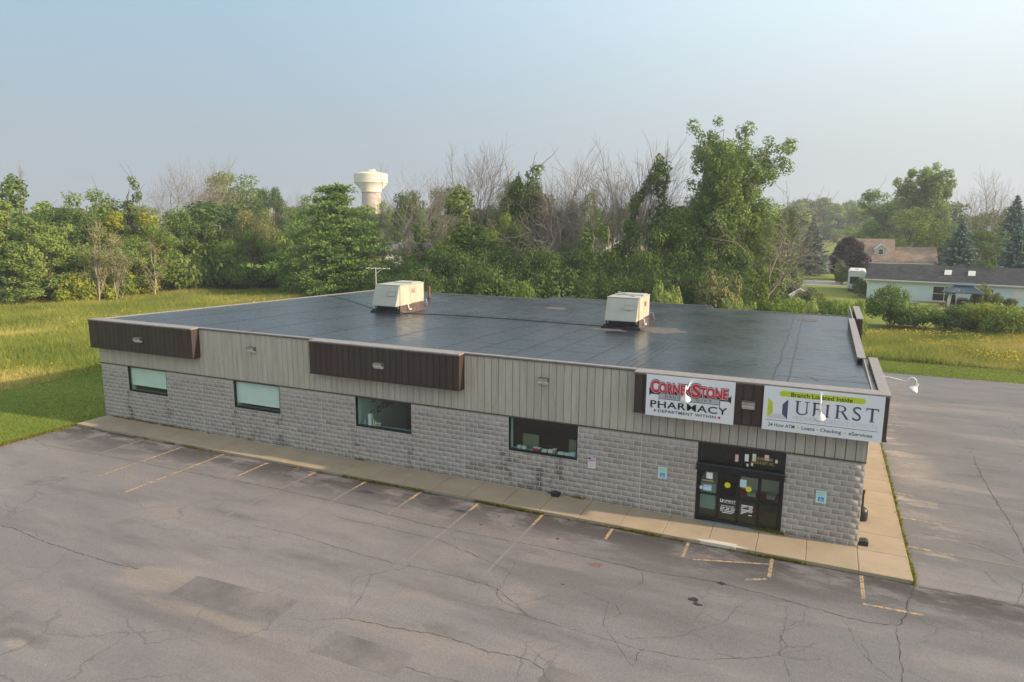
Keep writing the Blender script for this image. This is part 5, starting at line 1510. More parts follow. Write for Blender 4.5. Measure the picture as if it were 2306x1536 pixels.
def blobs_to_leaves(C, Rad, n_per, size, R, flat_=0.8, mode='shell'):
    """leaf positions in and round the clump balls"""
    k = len(C)
    cnt = np.maximum(8, (n_per * (Rad / Rad.mean()) ** 2)).astype(int)
    idx = np.repeat(np.arange(k), cnt)
    d = unit(R.normal(size=(len(idx), 3)))
    rad = Rad[idx] * (R.uniform(0.35, 1.0, len(idx)) ** 0.5) * R.uniform(.85, 1.18, len(idx))
    P = C[idx] + d * rad[:, None] * np.array([1, 1, flat_])
    tone_c = R.uniform(0.15, 0.75, k)
    tone = np.clip(tone_c[idx] + R.normal(0, .16, len(idx)), 0, 1)
    sz = size * R.uniform(.6, 1.35, len(idx))
    return P, sz, tone, d, idx

def limb_mesh(name, limbs, mat, seg=5):
    V, F = [], []
    for pts, rad in limbs:
        pts = np.asarray(pts, float); n = len(pts)
        t = np.gradient(pts, axis=0); t = unit(t)
        ref = np.array([1.0, .13, .07]); a = ref - t * (t @ ref)[:, None]; a = unit(a); b = np.cross(t, a)
        an = np.arange(seg) * 2 * math.pi / seg
        ring = pts[:, None, :] + (a[:, None, :] * np.cos(an)[None, :, None] + b[:, None, :] * np.sin(an)[None, :, None]) * np.asarray(rad)[:, None, None]
        base = sum(len(v) for v in V)
        V.append(ring.reshape(-1, 3))
        i = np.arange(n - 1)[:, None] * seg; k = np.arange(seg)[None, :]; k2 = (k + 1) % seg
        F.append(np.stack([base + i + k, base + i + k2, base + i + seg + k2, base + i + seg + k], -1).reshape(-1, 4))
    return np_mesh(name, np.concatenate(V), np.concatenate(F), mat, smooth=True)

def curve(p0, p1, R, n=6, bend=.12):
    p0, p1 = np.asarray(p0, float), np.asarray(p1, float)
    L = np.linalg.norm(p1 - p0); f = np.linspace(0, 1, n)[:, None]
    mid = R.normal(0, bend * L, 3)
    return p0 + (p1 - p0) * f + mid * (f * (1 - f) * 2) + R.normal(0, .012 * L, (n, 3)) * (f > 0)

PROTO = {}
def measure(key):
    """true height and crown radius of a finished prototype"""
    h, rx, parts = PROTO[key]
    co = []
    for pn, me in parts:
        c = np.empty(len(me.vertices) * 3, np.float32); me.vertices.foreach_get('co', c); co.append(c.reshape(-1, 3))
    c = co[0] if parts[0][0] in ('crown', 'foliage') else co[-1]
    PROTO[key] = (float(np.percentile(c[:, 2], 99.6)), float(np.percentile(np.abs(c[:, :2]), 97.5)), parts)
def broadleaf(key, h, rx, mats, seed, shape='round', n_clump=34, n_per=190, leaf=.30, trunk_h=.25, bare=0.0, kind='leaf_mid', bark='bark'):
    R = np.random.default_rng(seed)
    C, Rad = [], []
    z0 = h * trunk_h
    while len(C) < n_clump:
        f = R.uniform(0, 1)
        if shape == 'round': w = math.sqrt(max(0, 1 - (2 * f - 1) ** 2)) * .95 + .12
        elif shape == 'poplar': w = (math.sin(math.pi * min(1, f * .95 + .05)) ** .6) * (1.05 - .55 * f)
        elif shape == 'vase': w = .35 + .75 * f if f < .8 else 1.0 - (f - .8) * 2.2
        elif shape == 'cone': w = 1.05 - f * .95
        else: w = math.sqrt(max(0, 1 - (1.5 * f - .5) ** 2))
        a = R.uniform(0, 2 * math.pi); q = R.uniform(.25, 1) ** .6
        ww = rx * w * q * (1 + .22 * math.sin(3 * a + seed))
        c = np.array([ww * math.cos(a), ww * math.sin(a), z0 + (h - z0) * (.06 + .90 * f)])
        C.append(c); Rad.append(rx * R.uniform(.22, .42) * (1.1 - .35 * f))
    C, Rad = np.array(C), np.array(Rad)
    P, sz, tone, d, idx = blobs_to_leaves(C, Rad, n_per, leaf, R)
    V, F = leaf_quads(P, sz, R, outward=d)
    tone = np.repeat(tone, 4)
    crown = np_mesh('crown', V, F, M[kind], tone)
    limbs = []
    top = np.array([R.normal(0, .03 * h), R.normal(0, .03 * h), h * .86])
    tr = curve((0, 0, -.2), top, R, 9, .04)
    r0 = (h * .019 + .05) * (.55 if key == 'sparse' else 1)
    limbs.append((tr, np.linspace(r0, r0 * .2, 9)))
    for c in C[:22]:
        f = min(.92, max(.12, (c[2] - h * .12) / h * .8)); s = tr[int(f * 8)]
        limbs.append((curve(s, c, R, 5, .1), np.linspace(r0 * .38 * (1.1 - f), .02, 5)))
    for k in range(int(bare)):     # twigs sticking out of the crown
        c = C[R.integers(len(C))]; e_ = c + unit(R.normal(size=3) + np.array([0, 0, 1.2])) * rx * R.uniform(.5, .9)
        limbs.append((curve(c, e_, R, 5, .1), np.linspace(.035, .008, 5)))
    trunk = limb_mesh('trunk', limbs, M[bark])
    PROTO[key] = (h, rx, [('crown', crown), ('trunk', trunk)])

def bare_limbs(h, R, spread=.5, depth=5, base_r=None, up=.6, kids=(3, 5), first=.35, lean=0.0, trunk=.42, more=0):
    limbs = []
    base_r = base_r or h * .0085 + .02
    def grow(p, d, L, r, lev):
        n = (6, 6, 5, 4, 3, 3)[lev]
        pts = [p]; dd = d.copy()
        for i in range(n):
            dd = unit(dd + R.normal(0, .07 + .02 * lev, 3) + np.array([0, 0, .03 * up]))
            pts.append(pts[-1] + dd * L / n)
        limbs.append((np.array(pts), np.linspace(r, max(.006, r * .5), n + 1)))
        if lev >= depth: return
        k = (R.integers(3, 6), R.integers(3, 6), R.integers(3, 6), R.integers(3, 5), 3, 2)[lev] + (more if lev in (0, 2) else 0)
        for j in range(k):
            f = 1.0 if j == 0 else R.uniform(first if lev == 0 else .25, 1.0)
            i = min(n, max(1, int(round(f * n))))
            side = R.normal(size=3); side -= dd * (side @ dd); side = unit(side)
            sp = spread * (.35 if j == 0 else R.uniform(.6, 1.15))
            nd = unit(dd + side * sp + np.array([0, 0, up * .12]))
            grow(pts[i], nd, L * (R.uniform(.62, .85) if lev else R.uniform(.8, 1.15)), max(.007, r * (.7 if j == 0 else .5)), lev + 1)
    grow(np.array([0., 0, -.2]), unit(np.array([lean, 0, 1.0])), h * trunk, base_r, 0)
    zmax = np.percentile(np.concatenate([l[0][:, 2] for l in limbs]), 99.7)
    s = h / zmax
    return [(p * s, r) for p, r in limbs]
def bare_tree(key, h, seed, mat='bark_dead', **kw):
    R = np.random.default_rng(seed)
    L = bare_limbs(h, R, **kw)
    rx = np.percentile(np.concatenate([np.abs(p[:, 0]) for p, r in L]), 96)
    big = [l for l in L if l[1][0] > .05]; small = [l for l in L if l[1][0] <= .05]
    PROTO[key] = (h, rx, [('trunk', limb_mesh('trunk', big, M[mat], 5)), ('twigs', limb_mesh('twigs', small, M[mat], 3))])

def spruce(key, h, rx, seed, kind='leaf_spruce', whorls=26, irregular=.12, per=15, dens=26, droop=.25, leaf=.34, base=.07):
    R = np.random.default_rng(seed)
    P, S, T, A, limbs = [], [], [], [], []
    limbs.append((np.array([[0, 0, -.2], [0, 0, h * .5], [0, 0, h * .98]]), np.array([h * .02 + .05, h * .012, .02])))
    for w in range(whorls):
        f = w / (whorls - 1)
        z = h * (base + (1 - base) * f ** .92)
        L0 = rx * (1 - f) ** .85 * (1 + R.normal(0, irregular)) + .12
        nb = max(4, int(per * (1 - .55 * f)))
        a0 = R.uniform(0, 6.28)
        for b in range(nb):
            a = a0 + 2 * math.pi * b / nb + R.normal(0, .14)
            L = L0 * R.uniform(.72, 1.12)
            n = max(4, int(dens * L / rx))
            t = R.uniform(.15, 1, n) ** .7
            side = R.normal(0, .10, n) * L * (1.15 - t)
            dz = -droop * L * t + .22 * L * t ** 3 + R.normal(0, .05, n)
            ca, sa = math.cos(a), math.sin(a)
            P.append(np.stack([ca * L * t - sa * side, sa * L * t + ca * side, z + dz], 1))
            A.append(np.tile([ca, sa, -droop], (n, 1)))
            S.append(leaf * R.uniform(.7, 1.3, n)); T.append(np.clip(.2 + .6 * t + R.normal(0, .15, n), 0, 1))
    P, S, T, A = map(np.concatenate, (P, S, T, A))
    n = len(P)
    ax = unit(A + R.normal(0, .35, (n, 3))); nr = unit(np.array([0, 0, 1.0]) + R.normal(0, .45, (n, 3))); b = unit(np.cross(nr, ax))
    s = S[:, None]
    V = np.stack([P - ax * s * .6, P + b * s * .28 - np.array([0, 0, .04]), P + ax * s * .6, P - b * s * .28 - np.array([0, 0, .04])], 1).reshape(-1, 3)
    crown = np_mesh('crown', V, np.arange(n * 4).reshape(-1, 4), M[kind], np.repeat(T, 4))
    PROTO[key] = (h, rx, [('crown', crown), ('trunk', limb_mesh('trunk', limbs, M['bark'], 6))])

def pine(key, h, rx, seed):
    """old white pine: tiers of upswept boughs with tufts, ragged outline"""
    R = np.random.default_rng(seed)
    P, S, T, D_, limbs = [], [], [], [], []
    tr = curve((0, 0, -.2), (.3, .2, h * .97), R, 9, .02)
    limbs.append((tr, np.linspace(.34, .04, 9)))
    for w in range(22):
        f = w / 21
        z = h * (.03 + .92 * f)
        L0 = rx * (1.06 - .88 * f ** 1.05) * R.uniform(.78, 1.1)
        nb = int(9 - 4 * f); a0 = R.uniform(0, 6.28)
        for b in range(nb):
            a = a0 + 2 * math.pi * b / nb + R.normal(0, .22); L = L0 * R.uniform(.6, 1.15)
            e_ = np.array([math.cos(a) * L, math.sin(a) * L, z + L * R.uniform(-.12, .38)])
            s0 = np.array([0, 0, z]); c = curve(s0, e_, R, 6, .06)
            limbs.append((c, np.linspace(.09 * (1.1 - f), .02, 6)))
            nt = max(3, int(7 * L / rx) + 2)
            for t in np.linspace(.35, 1, nt):
                p = c[0] + (c[-1] - c[0]) * t + R.normal(0, .12 * L, 3) * np.array([1, 1, .45])
                m = 40
                dd = unit(R.normal(size=(m, 3)) + np.array([.2 * math.cos(a), .2 * math.sin(a), .55]))
                rr = R.uniform(.15, .95, m) * (.70 + .30 * L / rx)
                P.append(p + dd * rr[:, None] * np.array([1.15, 1.15, .62])); D_.append(dd)
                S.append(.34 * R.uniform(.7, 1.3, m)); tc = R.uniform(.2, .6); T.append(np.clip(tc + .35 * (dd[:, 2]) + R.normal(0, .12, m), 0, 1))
    P, S, T, D_ = map(np.concatenate, (P, S, T, D_))
    n = len(P); ax = unit(D_ + R.normal(0, .25, (n, 3))); b = unit(np.cross(ax, R.normal(size=(n, 3)))); s = S[:, None]
    V = np.stack([P - ax * s * .6, P + b * s * .2, P + ax * s * .6, P - b * s * .2], 1).reshape(-1, 3)
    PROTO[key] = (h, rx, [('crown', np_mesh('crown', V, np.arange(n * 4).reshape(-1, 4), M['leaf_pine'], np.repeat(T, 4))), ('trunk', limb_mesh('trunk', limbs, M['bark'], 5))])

def bush(key, h, rx, seed, kind, n_clump=22, n_per=170, leaf=.22, part='foliage'):
    R = np.random.default_rng(seed)
    C, Rad = [], []
    for i in range(n_clump):
        a = R.uniform(0, 6.28); q = R.uniform(0, 1) ** .55
        C.append([rx * q * .85 * math.cos(a), rx * q * .85 * math.sin(a), h * (.18 + .62 * R.uniform(0, 1) * math.sqrt(max(.05, 1 - q * q * .8)))])
        Rad.append(min(rx, h) * R.uniform(.26, .44))
    C, Rad = np.array(C), np.array(Rad)
    P, sz, tone, d, idx = blobs_to_leaves(C, Rad, n_per, leaf, R, .8)
    P[:, 2] = np.abs(P[:, 2])
    V, F = leaf_quads(P, sz, R, outward=d)
    limbs = [(curve((R.normal(0, .1), R.normal(0, .1), -.1), c, R, 4, .1), np.linspace(.035, .012, 4)) for c in C[:10]]
    PROTO[key] = (h, rx, [(part, np_mesh(part, V, F, M[kind], np.repeat(tone, 4))), ('stem', limb_mesh('stem', limbs, M['bark'], 4))])

def vine_column(key, h, rx, seed, lean=.0, kind='leaf_vine', bare_top=True):
    R = np.random.default_rng(seed)
    tr = curve((0, 0, -.2), (lean * h, 0, h * .95), R, 10, .03)
    C, Rad = [], []
    for i in range(30):
        f = R.uniform(.02, 1); p = tr[0] + (tr[-1] - tr[0]) * f
        k = rx * (1.0 - .55 * f) * (1 + .4 * math.sin(f * 17 + seed))
        C.append(p + R.normal(0, .35 * k, 3) * np.array([1, 1, .6])); Rad.append(max(.25, k * R.uniform(.45, .8)))
    C, Rad = np.array(C), np.array(Rad)
    P, sz, tone, d, idx = blobs_to_leaves(C, Rad, 150, .25, R, 1.1)
    V, F = leaf_quads(P, sz, R, outward=d, droop=.3)
    limbs = [(tr, np.linspace(.2, .05, 10))]
    if bare_top:
        for l in bare_limbs(h * .45, R, depth=2):
            if len(limbs) < 60: limbs.append((l[0] * np.array([.6, .6, .8]) + tr[7], l[1] * .6))
    PROTO[key] = (h, rx, [('foliage', np_mesh('foliage', V, F, M[kind], np.repeat(tone, 4))), ('trunk', limb_mesh('trunk', limbs, M['bark_dead'], 4))])

# the tall cottonwood: several leaning leaders, each with upright plumes of leaf and daylight between
def cottonwood(key, h, rx, seed, kind='leaf_cotton', leaders=7, n_per=150, leaf=.30, skirts=40):
    R = np.random.default_rng(seed)
    limbs, C, Rad = [], [], []
    fork = np.array([.1, 0, h * .40])
    tr = curve((0, 0, -.3), fork, R, 7, .03); limbs.append((tr, np.linspace(h * .019, h * .013, 7)))
    for k in range(leaders):
        a = 2 * math.pi * k / leaders + R.normal(0, .25); q = R.uniform(.4, .92) if k else .1
        top = np.array([math.cos(a) * rx * q, math.sin(a) * rx * q, h * R.uniform(.86, 1.0) - h * .12 * q])
        s = tr[R.integers(3, 7)]
        c = curve(s, top, R, 10, .05); limbs.append((c, np.linspace(h * .009, .03, 10)))
        for f in np.linspace(.30, 1.0, 11):
            p = c[int(f * 9)]
            for j in range(2):
                o_ = R.normal(0, 1, 3) * np.array([1, 1, .7]) * rx * .15 * (1.25 - .5 * f)
                C.append(p + o_); Rad.append(rx * R.uniform(.09, .17) * (1.15 - .35 * f))
                if j == 0: limbs.append((curve(p, p + o_, R, 4, .1), np.linspace(.05, .015, 4)))
    for k in range(skirts):    # lower skirts
        a = R.uniform(0, 6.28); z = h * R.uniform(.06, .56); q = rx * R.uniform(.2, .95)
        c = np.array([math.cos(a) * q, math.sin(a) * q, z]); C.append(c); Rad.append(rx * R.uniform(.14, .24))
        limbs.append((curve(tr[min(6, int(z / h * 13))], c, R, 5, .1), np.linspace(.08, .02, 5)))
    C, Rad = np.array(C), np.array(Rad)
    P, sz, tone, d, idx = blobs_to_leaves(C, Rad, n_per, leaf, R, 1.15)
    V, F = leaf_quads(P, sz, R, outward=d, droop=.15)
    PROTO[key] = (h, rx, [('crown', np_mesh('crown', V, F, M[kind], np.repeat(tone, 4))), ('trunk', limb_mesh('trunk', limbs, M['bark_pale' if seed % 2 else 'bark'], 6))])

broadleaf('round_a', 10, 4.0, None, 11, 'round', 40, 210, .28, .16, 4)
broadleaf('round_b', 10, 3.8, None, 12, 'dome', 40, 210, .28, .14, 6, 'leaf_dark')
broadleaf('round_c', 10, 3.2, None, 13, 'round', 34, 210, .27, .14, 3, 'leaf_light')
broadleaf('poplar_a', 10, 2.6, None, 14, 'poplar', 40, 180, .27, .06, 5, 'leaf_light')
broadleaf('poplar_b', 10, 2.4, None, 15, 'poplar', 40, 180, .26, .06, 6, 'leaf_lime')
broadleaf('vase_a', 12, 4.2, None, 16, 'vase', 44, 190, .30, .3, 6)
broadleaf('willow', 8, 4.0, None, 17, 'dome', 40, 220, .22, .1, 2, 'leaf_grey')
broadleaf('purple', 7.6, 3.3, None, 18, 'dome', 80, 300, .26, .10, 0, 'leaf_purple')
broadleaf('sparse', 11, 2.6, None, 19, 'poplar', 26, 70, .24, .3, 40, 'leaf_grey', 'bark_pale')
broadleaf('spike', 11, 2.6, None, 20, 'cone', 34, 150, .26, .12, 22, 'leaf_dark')
cottonwood('cottonwood', 23, 6.6, 21, leaders=12, skirts=90, n_per=185, leaf=.31)
cottonwood('cottonwood_far', 24, 8.2, 24, 'leaf_light', 14, 130, .46)
bare_tree('bare_a', 13, 31, spread=.88)
bare_tree('bare_b', 13, 32, spread=.75, up=.7)
bare_tree('bare_c', 13, 33, spread=1.0, trunk=.34)
bare_tree('bare_thin', 13, 34, spread=.55, up=.8, trunk=.5)
bare_tree('bare_brush', 9, 35, spread=1.15, up=.12, first=.12, trunk=.5, base_r=.13, more=2, depth=4)
spruce('spruce_a', 10, 3.1, 41, per=20, dens=46, leaf=.42, whorls=30)
spruce('spruce_b', 10, 3.6, 42, irregular=.18, per=20, dens=46, leaf=.42, whorls=30)
pine('pine', 15, 6.6, 43)
bush('bush_mid', 3, 2.2, 51, 'leaf_mid')
bush('bush_dark', 3, 2.2, 52, 'leaf_dark')
bush('bush_light', 2.6, 2.0, 53, 'leaf_light')
bush('bush_lime', 2.6, 1.9, 54, 'leaf_lime')
bush('bush_grey', 3, 2.0, 55, 'leaf_grey')
bush('bush_tall', 4.4, 2.0, 56, 'leaf_mid', 30, 170)
bush('thick_a', 8, 4.2, 58, 'leaf_thick', 60, 210, .27)
bush('thick_b', 8, 4.0, 59, 'leaf_thick', 56, 210, .25)
bush('thick_c', 7, 3.8, 60, 'leaf_dark', 56, 200, .25)
bush('bush_dome', 2.6, 1.8, 57, 'leaf_vine', 26, 240, .18)
vine_column('vine_a', 8, 1.5, 61)
vine_column('vine_b', 8, 1.3, 62, .12)
vine_column('vine_lean', 9, .9, 63, .42)

for k_ in PROTO: measure(k_)
def plant(key, name, x, y, h, w, label, cat, group=None, rz=None, z=GZ):
    """w: full crown width in metres"""
    ph, prx, parts = PROTO[key]
    r = thing(name, label, cat, (x, y, z), random.uniform(0, 6.28) if rz is None else rz, group)
    sz = h / ph; sxy = w / (2 * prx)
    if 'bare' in key: sxy = min(max(sxy, .8 * sz), 1.5 * sz)
    if key.startswith('vine'): sxy = min(max(sxy, .75 * sz), 1.5 * sz)
    r.scale = (sxy, sxy, sz)
    for pn, me in parts: link(pn, me, r)
    return r
TREES = [
('vine_a', 'vine_covered_tree', -109.5, 40.8, 16.3, 7.0, 'narrow vine-smothered tree with a thin dead tip at the far left', 'tree', None),
('poplar_a', 'young_tree', -98.5, 31.8, 12.6, 6.9, 'pale green tree cut by the left picture edge', 'tree', None),
('poplar_a', 'young_tree', -93.9, 31.8, 10.6, 7.6, 'pale green young tree, second from the left edge', 'tree', None),
('round_c', 'young_tree', -91.9, 33.2, 9.9, 7.7, 'pale green leafy tree over the tawny grass at the left', 'tree', None),
('poplar_a', 'young_tree', -92.3, 28.7, 6.9, 5.9, 'short pale tree at the meadow edge, far left', 'tree', None),
('round_a', 'leafy_tree', -106.7, 48.8, 14.7, 12.5, 'broad mid green tree rising behind the pale trunks', 'tree', None),
('round_b', 'leafy_tree', -103.3, 43.1, 12.0, 7.6, 'dark green tree left of the broad mid green one', 'tree', None),
('spike', 'spiky_tree', -101.3, 52.7, 16.9, 5.6, 'spiky dark tree with bare twigs at its tip', 'tree', None),
('bare_c', 'bare_tree', -115.7, 73.0, 20.8, 12.6, 'leftmost of the three bare grey trees above the left wood', 'tree', 'bare trees above the left wood'),
('bare_a', 'bare_tree', -115.1, 76.7, 21.7, 11.2, 'middle of the three bare grey trees above the left wood', 'tree', 'bare trees above the left wood'),
('bare_c', 'bare_tree', -110.9, 78.4, 21.6, 12.0, 'rightmost of the three bare grey trees above the left wood', 'tree', 'bare trees above the left wood'),
('vase_a', 'leafy_tree', -133.5, 105.3, 21.2, 14.7, 'rounded olive tree standing right of the three bare trees', 'tree', None),
('round_b', 'leafy_tree', -118.7, 101.6, 17.6, 6.4, 'small dark rounded tree against the sky left of the pine', 'tree', None),
('bare_b', 'bare_tree', -134.0, 125.5, 18.7, 8.4, 'hazy bare tree right of the small dark rounded tree', 'tree', None),
('round_b', 'leafy_tree', -92.2, 60.3, 13.3, 14.0, 'wide dark green tree below the bare grey trees', 'tree', None),
('round_a', 'leafy_tree', -93.1, 53.3, 12.2, 8.0, 'leafy tree below the leftmost bare grey tree', 'tree', None),
('willow', 'willow', -83.0, 59.7, 12.2, 8.5, 'grey-green willow with a soft round crown left of the pine', 'tree', None),
('poplar_b', 'leafy_tree', -96.7, 45.6, 11.5, 7.0, 'yellow-green tree behind the pale trunks', 'tree', None),
('poplar_b', 'leafy_tree', -93.5, 48.1, 11.4, 6.6, 'yellow-green tree right of the spiky dark tree', 'tree', None),
('round_a', 'leafy_tree', -88.9, 45.8, 9.9, 7.8, 'mid green tree above the yellow-green bushes', 'tree', None),
('sparse', 'birch', -86.1, 34.6, 9.4, 3.4, 'slender pale-trunked birch, leftmost of its clump', 'tree', 'slender pale birches at the wood edge'),
('sparse', 'birch', -86.5, 35.7, 10.6, 3.0, 'tallest slender pale birch of the clump', 'tree', 'slender pale birches at the wood edge'),
('sparse', 'birch', -85.8, 36.8, 8.8, 3.7, 'slender pale birch in the right half of the clump', 'tree', 'slender pale birches at the wood edge'),
('sparse', 'birch', -86.9, 38.5, 8.5, 3.2, 'slender pale birch, rightmost of the clump', 'tree', 'slender pale birches at the wood edge'),
('sparse', 'birch', -86.1, 42.9, 7.5, 4.1, 'pale twin-stemmed birch apart from the clump', 'tree', None),
('bush_tall', 'bush', -93.3, 36.8, 6.6, 6.1, 'tall green bush left of the pale birches', 'bush', None),
('bush_lime', 'bush', -87.6, 35.0, 3.7, 5.3, 'bright yellow-green bush at the foot of the pale birches', 'bush', None),
('bush_lime', 'bush', -87.8, 32.8, 3.1, 4.2, 'low yellow-green bush beside the tawny grass', 'bush', None),
('bush_lime', 'bush', -90.1, 40.8, 3.5, 5.6, 'yellow-green bush right of the pale birches', 'bush', None),
('bush_mid', 'bush', -89.6, 38.7, 4.3, 6.2, 'mid green bush under the birches', 'bush', None),
('bush_lime', 'bush', -91.0, 44.4, 4.2, 5.8, 'yellow-green bush at the meadow edge below the twin birch', 'bush', None),
('bush_mid', 'bush', -89.5, 46.6, 5.8, 7.0, 'broad bush at the meadow edge, right of the twin birch', 'bush', None),
('bush_light', 'bush', -89.3, 50.4, 6.3, 7.2, 'pale green bush at the meadow edge below the leafy wood', 'bush', None),
('bush_tall', 'bush', -89.5, 52.6, 7.5, 6.6, 'tall bright bush at the meadow edge', 'bush', None),
('bush_dark', 'bush', -87.8, 55.0, 5.1, 8.7, 'dark low bush at the meadow edge', 'bush', None),
('bush_mid', 'bush', -84.2, 57.0, 6.2, 9.1, 'flat-topped bush at the meadow edge', 'bush', None),
('bush_dark', 'bush', -82.2, 59.7, 7.2, 6.4, 'dark bush left of the willow foot', 'bush', None),
('bush_mid', 'bush', -80.1, 60.8, 7.9, 6.8, 'leafy bush before the pine, upper one', 'bush', None),
('bush_mid', 'bush', -77.4, 60.6, 5.5, 6.3, 'leafy bush at the left foot of the pine', 'bush', None),
('bush_dark', 'bush', -98.7, 33.9, 4.3, 6.1, 'dark bush at the left meadow edge', 'bush', None),
('bush_dark', 'bush', -97.8, 30.8, 3.9, 4.6, 'dark bush at the very left meadow edge', 'bush', None),
('round_a', 'leafy_tree', -80.4, 55.2, 9.0, 7.8, 'green tree crown below the willow', 'tree', None),
('round_b', 'leafy_tree', -89.4, 54.4, 10.2, 7.5, 'dark crown low in the wood below the bare trees', 'tree', None),
('round_c', 'leafy_tree', -89.0, 42.5, 7.5, 6.4, 'pale crown low in the wood, right of the birches', 'tree', None),
('round_b', 'leafy_tree', -82.1, 64.6, 8.8, 8.0, 'dark crown close behind the pine', 'tree', None),
('round_a', 'leafy_tree', -98.0, 90.5, 15.8, 8.8, 'hazy tree crown behind the left side of the pine', 'tree', None),
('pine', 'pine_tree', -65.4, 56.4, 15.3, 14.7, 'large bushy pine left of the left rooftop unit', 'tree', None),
('round_a', 'hazy_tree', -132.4, 146.2, 14.8, 8.5, 'hazy small tree left of the water tower foot', 'tree', None),
('round_b', 'hazy_tree', -119.8, 135.7, 13.9, 7.1, 'hazy rounded tree before the left side of the tower shaft', 'tree', None),
('bare_b', 'hazy_tree', -125.9, 151.0, 14.9, 5.3, 'hazy bare tree in front of the tower shaft', 'tree', None),
('round_a', 'hazy_tree', -114.3, 139.6, 15.5, 8.0, 'hazy green tree right of the water tower shaft', 'tree', None),
('round_b', 'hazy_tree', -115.7, 138.6, 12.2, 9.6, 'dark tree below the water tower', 'tree', None),
('bare_b', 'hazy_tree', -116.4, 147.8, 17.0, 7.0, 'hazy bare tree right of the water tower', 'tree', None),
('round_a', 'hazy_tree', -121.4, 154.1, 12.9, 10.4, 'dull green tree above the slate grey roof', 'tree', None),
('round_a', 'hazy_tree', -123.7, 142.7, 10.6, 11.6, 'hazy low tree under the water tower', 'tree', None),
('round_a', 'hazy_tree', -114.0, 163.5, 14.1, 12.4, 'hazy tree behind the low bare branches', 'tree', None),
('bare_a', 'bare_tree', -60.9, 70.5, 19.2, 6.3, 'bare tree with a fan of branches right of the water tower', 'tree', None),
('bare_brush', 'bare_tree', -58.3, 62.7, 12.3, 5.8, 'low tangle of bare branches before the grey roof', 'tree', None),
('round_b', 'leafy_tree', -70.5, 83.5, 15.7, 6.2, 'dark rounded crown below the fan-shaped bare tree', 'tree', None),
('round_b', 'leafy_tree', -71.8, 99.0, 17.0, 6.9, 'dark crown between the two bare trees', 'tree', None),
('vine_b', 'vine_covered_tree', -54.1, 58.3, 10.2, 5.0, 'vine-hung tree before the slate grey roof', 'tree', None),
('bare_a', 'bare_tree', -49.6, 65.6, 21.3, 5.0, 'tall bare twin tree, left stem', 'tree', 'tall twin bare trees'),
('bare_c', 'bare_tree', -47.0, 68.0, 21.7, 6.1, 'tall bare twin tree, right stem', 'tree', 'tall twin bare trees'),
('vine_a', 'vine_covered_tree', -47.3, 62.2, 15.0, 7.8, 'vine-covered lower trunk of the tall twin bare trees', 'tree', None),
('vine_lean', 'vine_covered_tree', -47.6, 65.5, 16.7, 5.1, 'slanting ivy-clad limb on the tall twin bare trees', 'tree', None, 0.4),
('bare_brush', 'bare_tree', -51.9, 62.0, 13.3, 5.9, 'bare branches between the vine-hung tree and the twin trees', 'tree', None),
('round_c', 'leafy_tree', -68.3, 126.5, 19.5, 12.1, 'hazy pale crown right of the twin bare trees', 'tree', None),
('round_a', 'leafy_tree', -40.4, 60.1, 11.6, 6.5, 'fresh green tree right of the vine-covered trunks', 'tree', None),
('spike', 'vine_covered_tree', -40.0, 68.9, 18.3, 8.9, 'dark pointed tree heavy with ivy in the middle of the thicket', 'tree', None),
('round_b', 'leafy_tree', -42.1, 71.3, 16.5, 6.8, 'dark shoulder of leaf left of the pointed ivy tree', 'tree', None),
('bare_thin', 'bare_tree', -36.0, 66.2, 16.9, 3.6, 'pale bare trunk just right of the pointed ivy tree', 'tree', None),
('bare_thin', 'bare_tree', -34.1, 68.0, 19.5, 4.5, 'bare tree, first of the row of thin ones', 'tree', 'row of thin bare trees'),
('bare_b', 'bare_tree', -32.4, 70.6, 19.8, 4.9, 'bare tree, second of the row of thin ones', 'tree', 'row of thin bare trees'),
('bare_thin', 'bare_tree', -29.5, 72.6, 20.6, 5.3, 'tallest bare tree in the row of thin ones', 'tree', 'row of thin bare trees'),
('bare_b', 'bare_tree', -27.0, 69.1, 19.8, 4.2, 'bare tree right of the tallest in the thin row', 'tree', 'row of thin bare trees'),
('bare_thin', 'bare_tree', -25.1, 71.7, 20.2, 2.4, 'narrow upright bare tree left of the cottonwood', 'tree', 'row of thin bare trees'),
('bare_thin', 'bare_tree', -23.7, 76.1, 20.3, 2.5, 'faint bare tree beside the ivy column', 'tree', 'row of thin bare trees'),
('bare_brush', 'bare_tree', -36.0, 60.8, 14.0, 4.0, 'bare brushwood before the pointed ivy tree', 'tree', None),
('bare_brush', 'bare_tree', -33.4, 62.9, 14.9, 4.9, 'bare brushwood among the thin trunks', 'tree', None),
('vine_lean', 'vine_covered_tree', -28.7, 65.5, 16.5, 5.5, 'leaning dead trunk clothed in ivy in the middle', 'tree', None, 0.4),
('round_a', 'leafy_tree', -44.5, 108.8, 16.6, 6.2, 'hazy green crown behind the thin bare trees', 'tree', None),
('round_c', 'leafy_tree', -39.9, 120.5, 14.8, 5.4, 'small hazy crown left of the cottonwood', 'tree', None),
('vine_a', 'vine_covered_tree', -28.3, 59.3, 10.0, 3.4, 'short ivy column left of the white house', 'tree', None),
('vine_a', 'vine_covered_tree', -26.5, 59.9, 10.8, 3.1, 'short ivy column touching the white house', 'tree', None),
('vine_b', 'vine_covered_tree', -23.9, 62.7, 10.7, 3.6, 'short ivy column right of the white house window', 'tree', None),
('vine_a', 'vine_covered_tree', -21.5, 68.4, 18.8, 5.5, 'tall ivy column at the left of the cottonwood', 'tree', None),
('cottonwood', 'cottonwood', -13.1, 67.8, 22.1, 11.8, 'tallest tree, a cottonwood with upright plumes of leaf', 'tree', None),
('round_a', 'leafy_tree', -17.2, 64.1, 12.4, 8.6, 'leafy tree at the lower left of the cottonwood', 'tree', None),
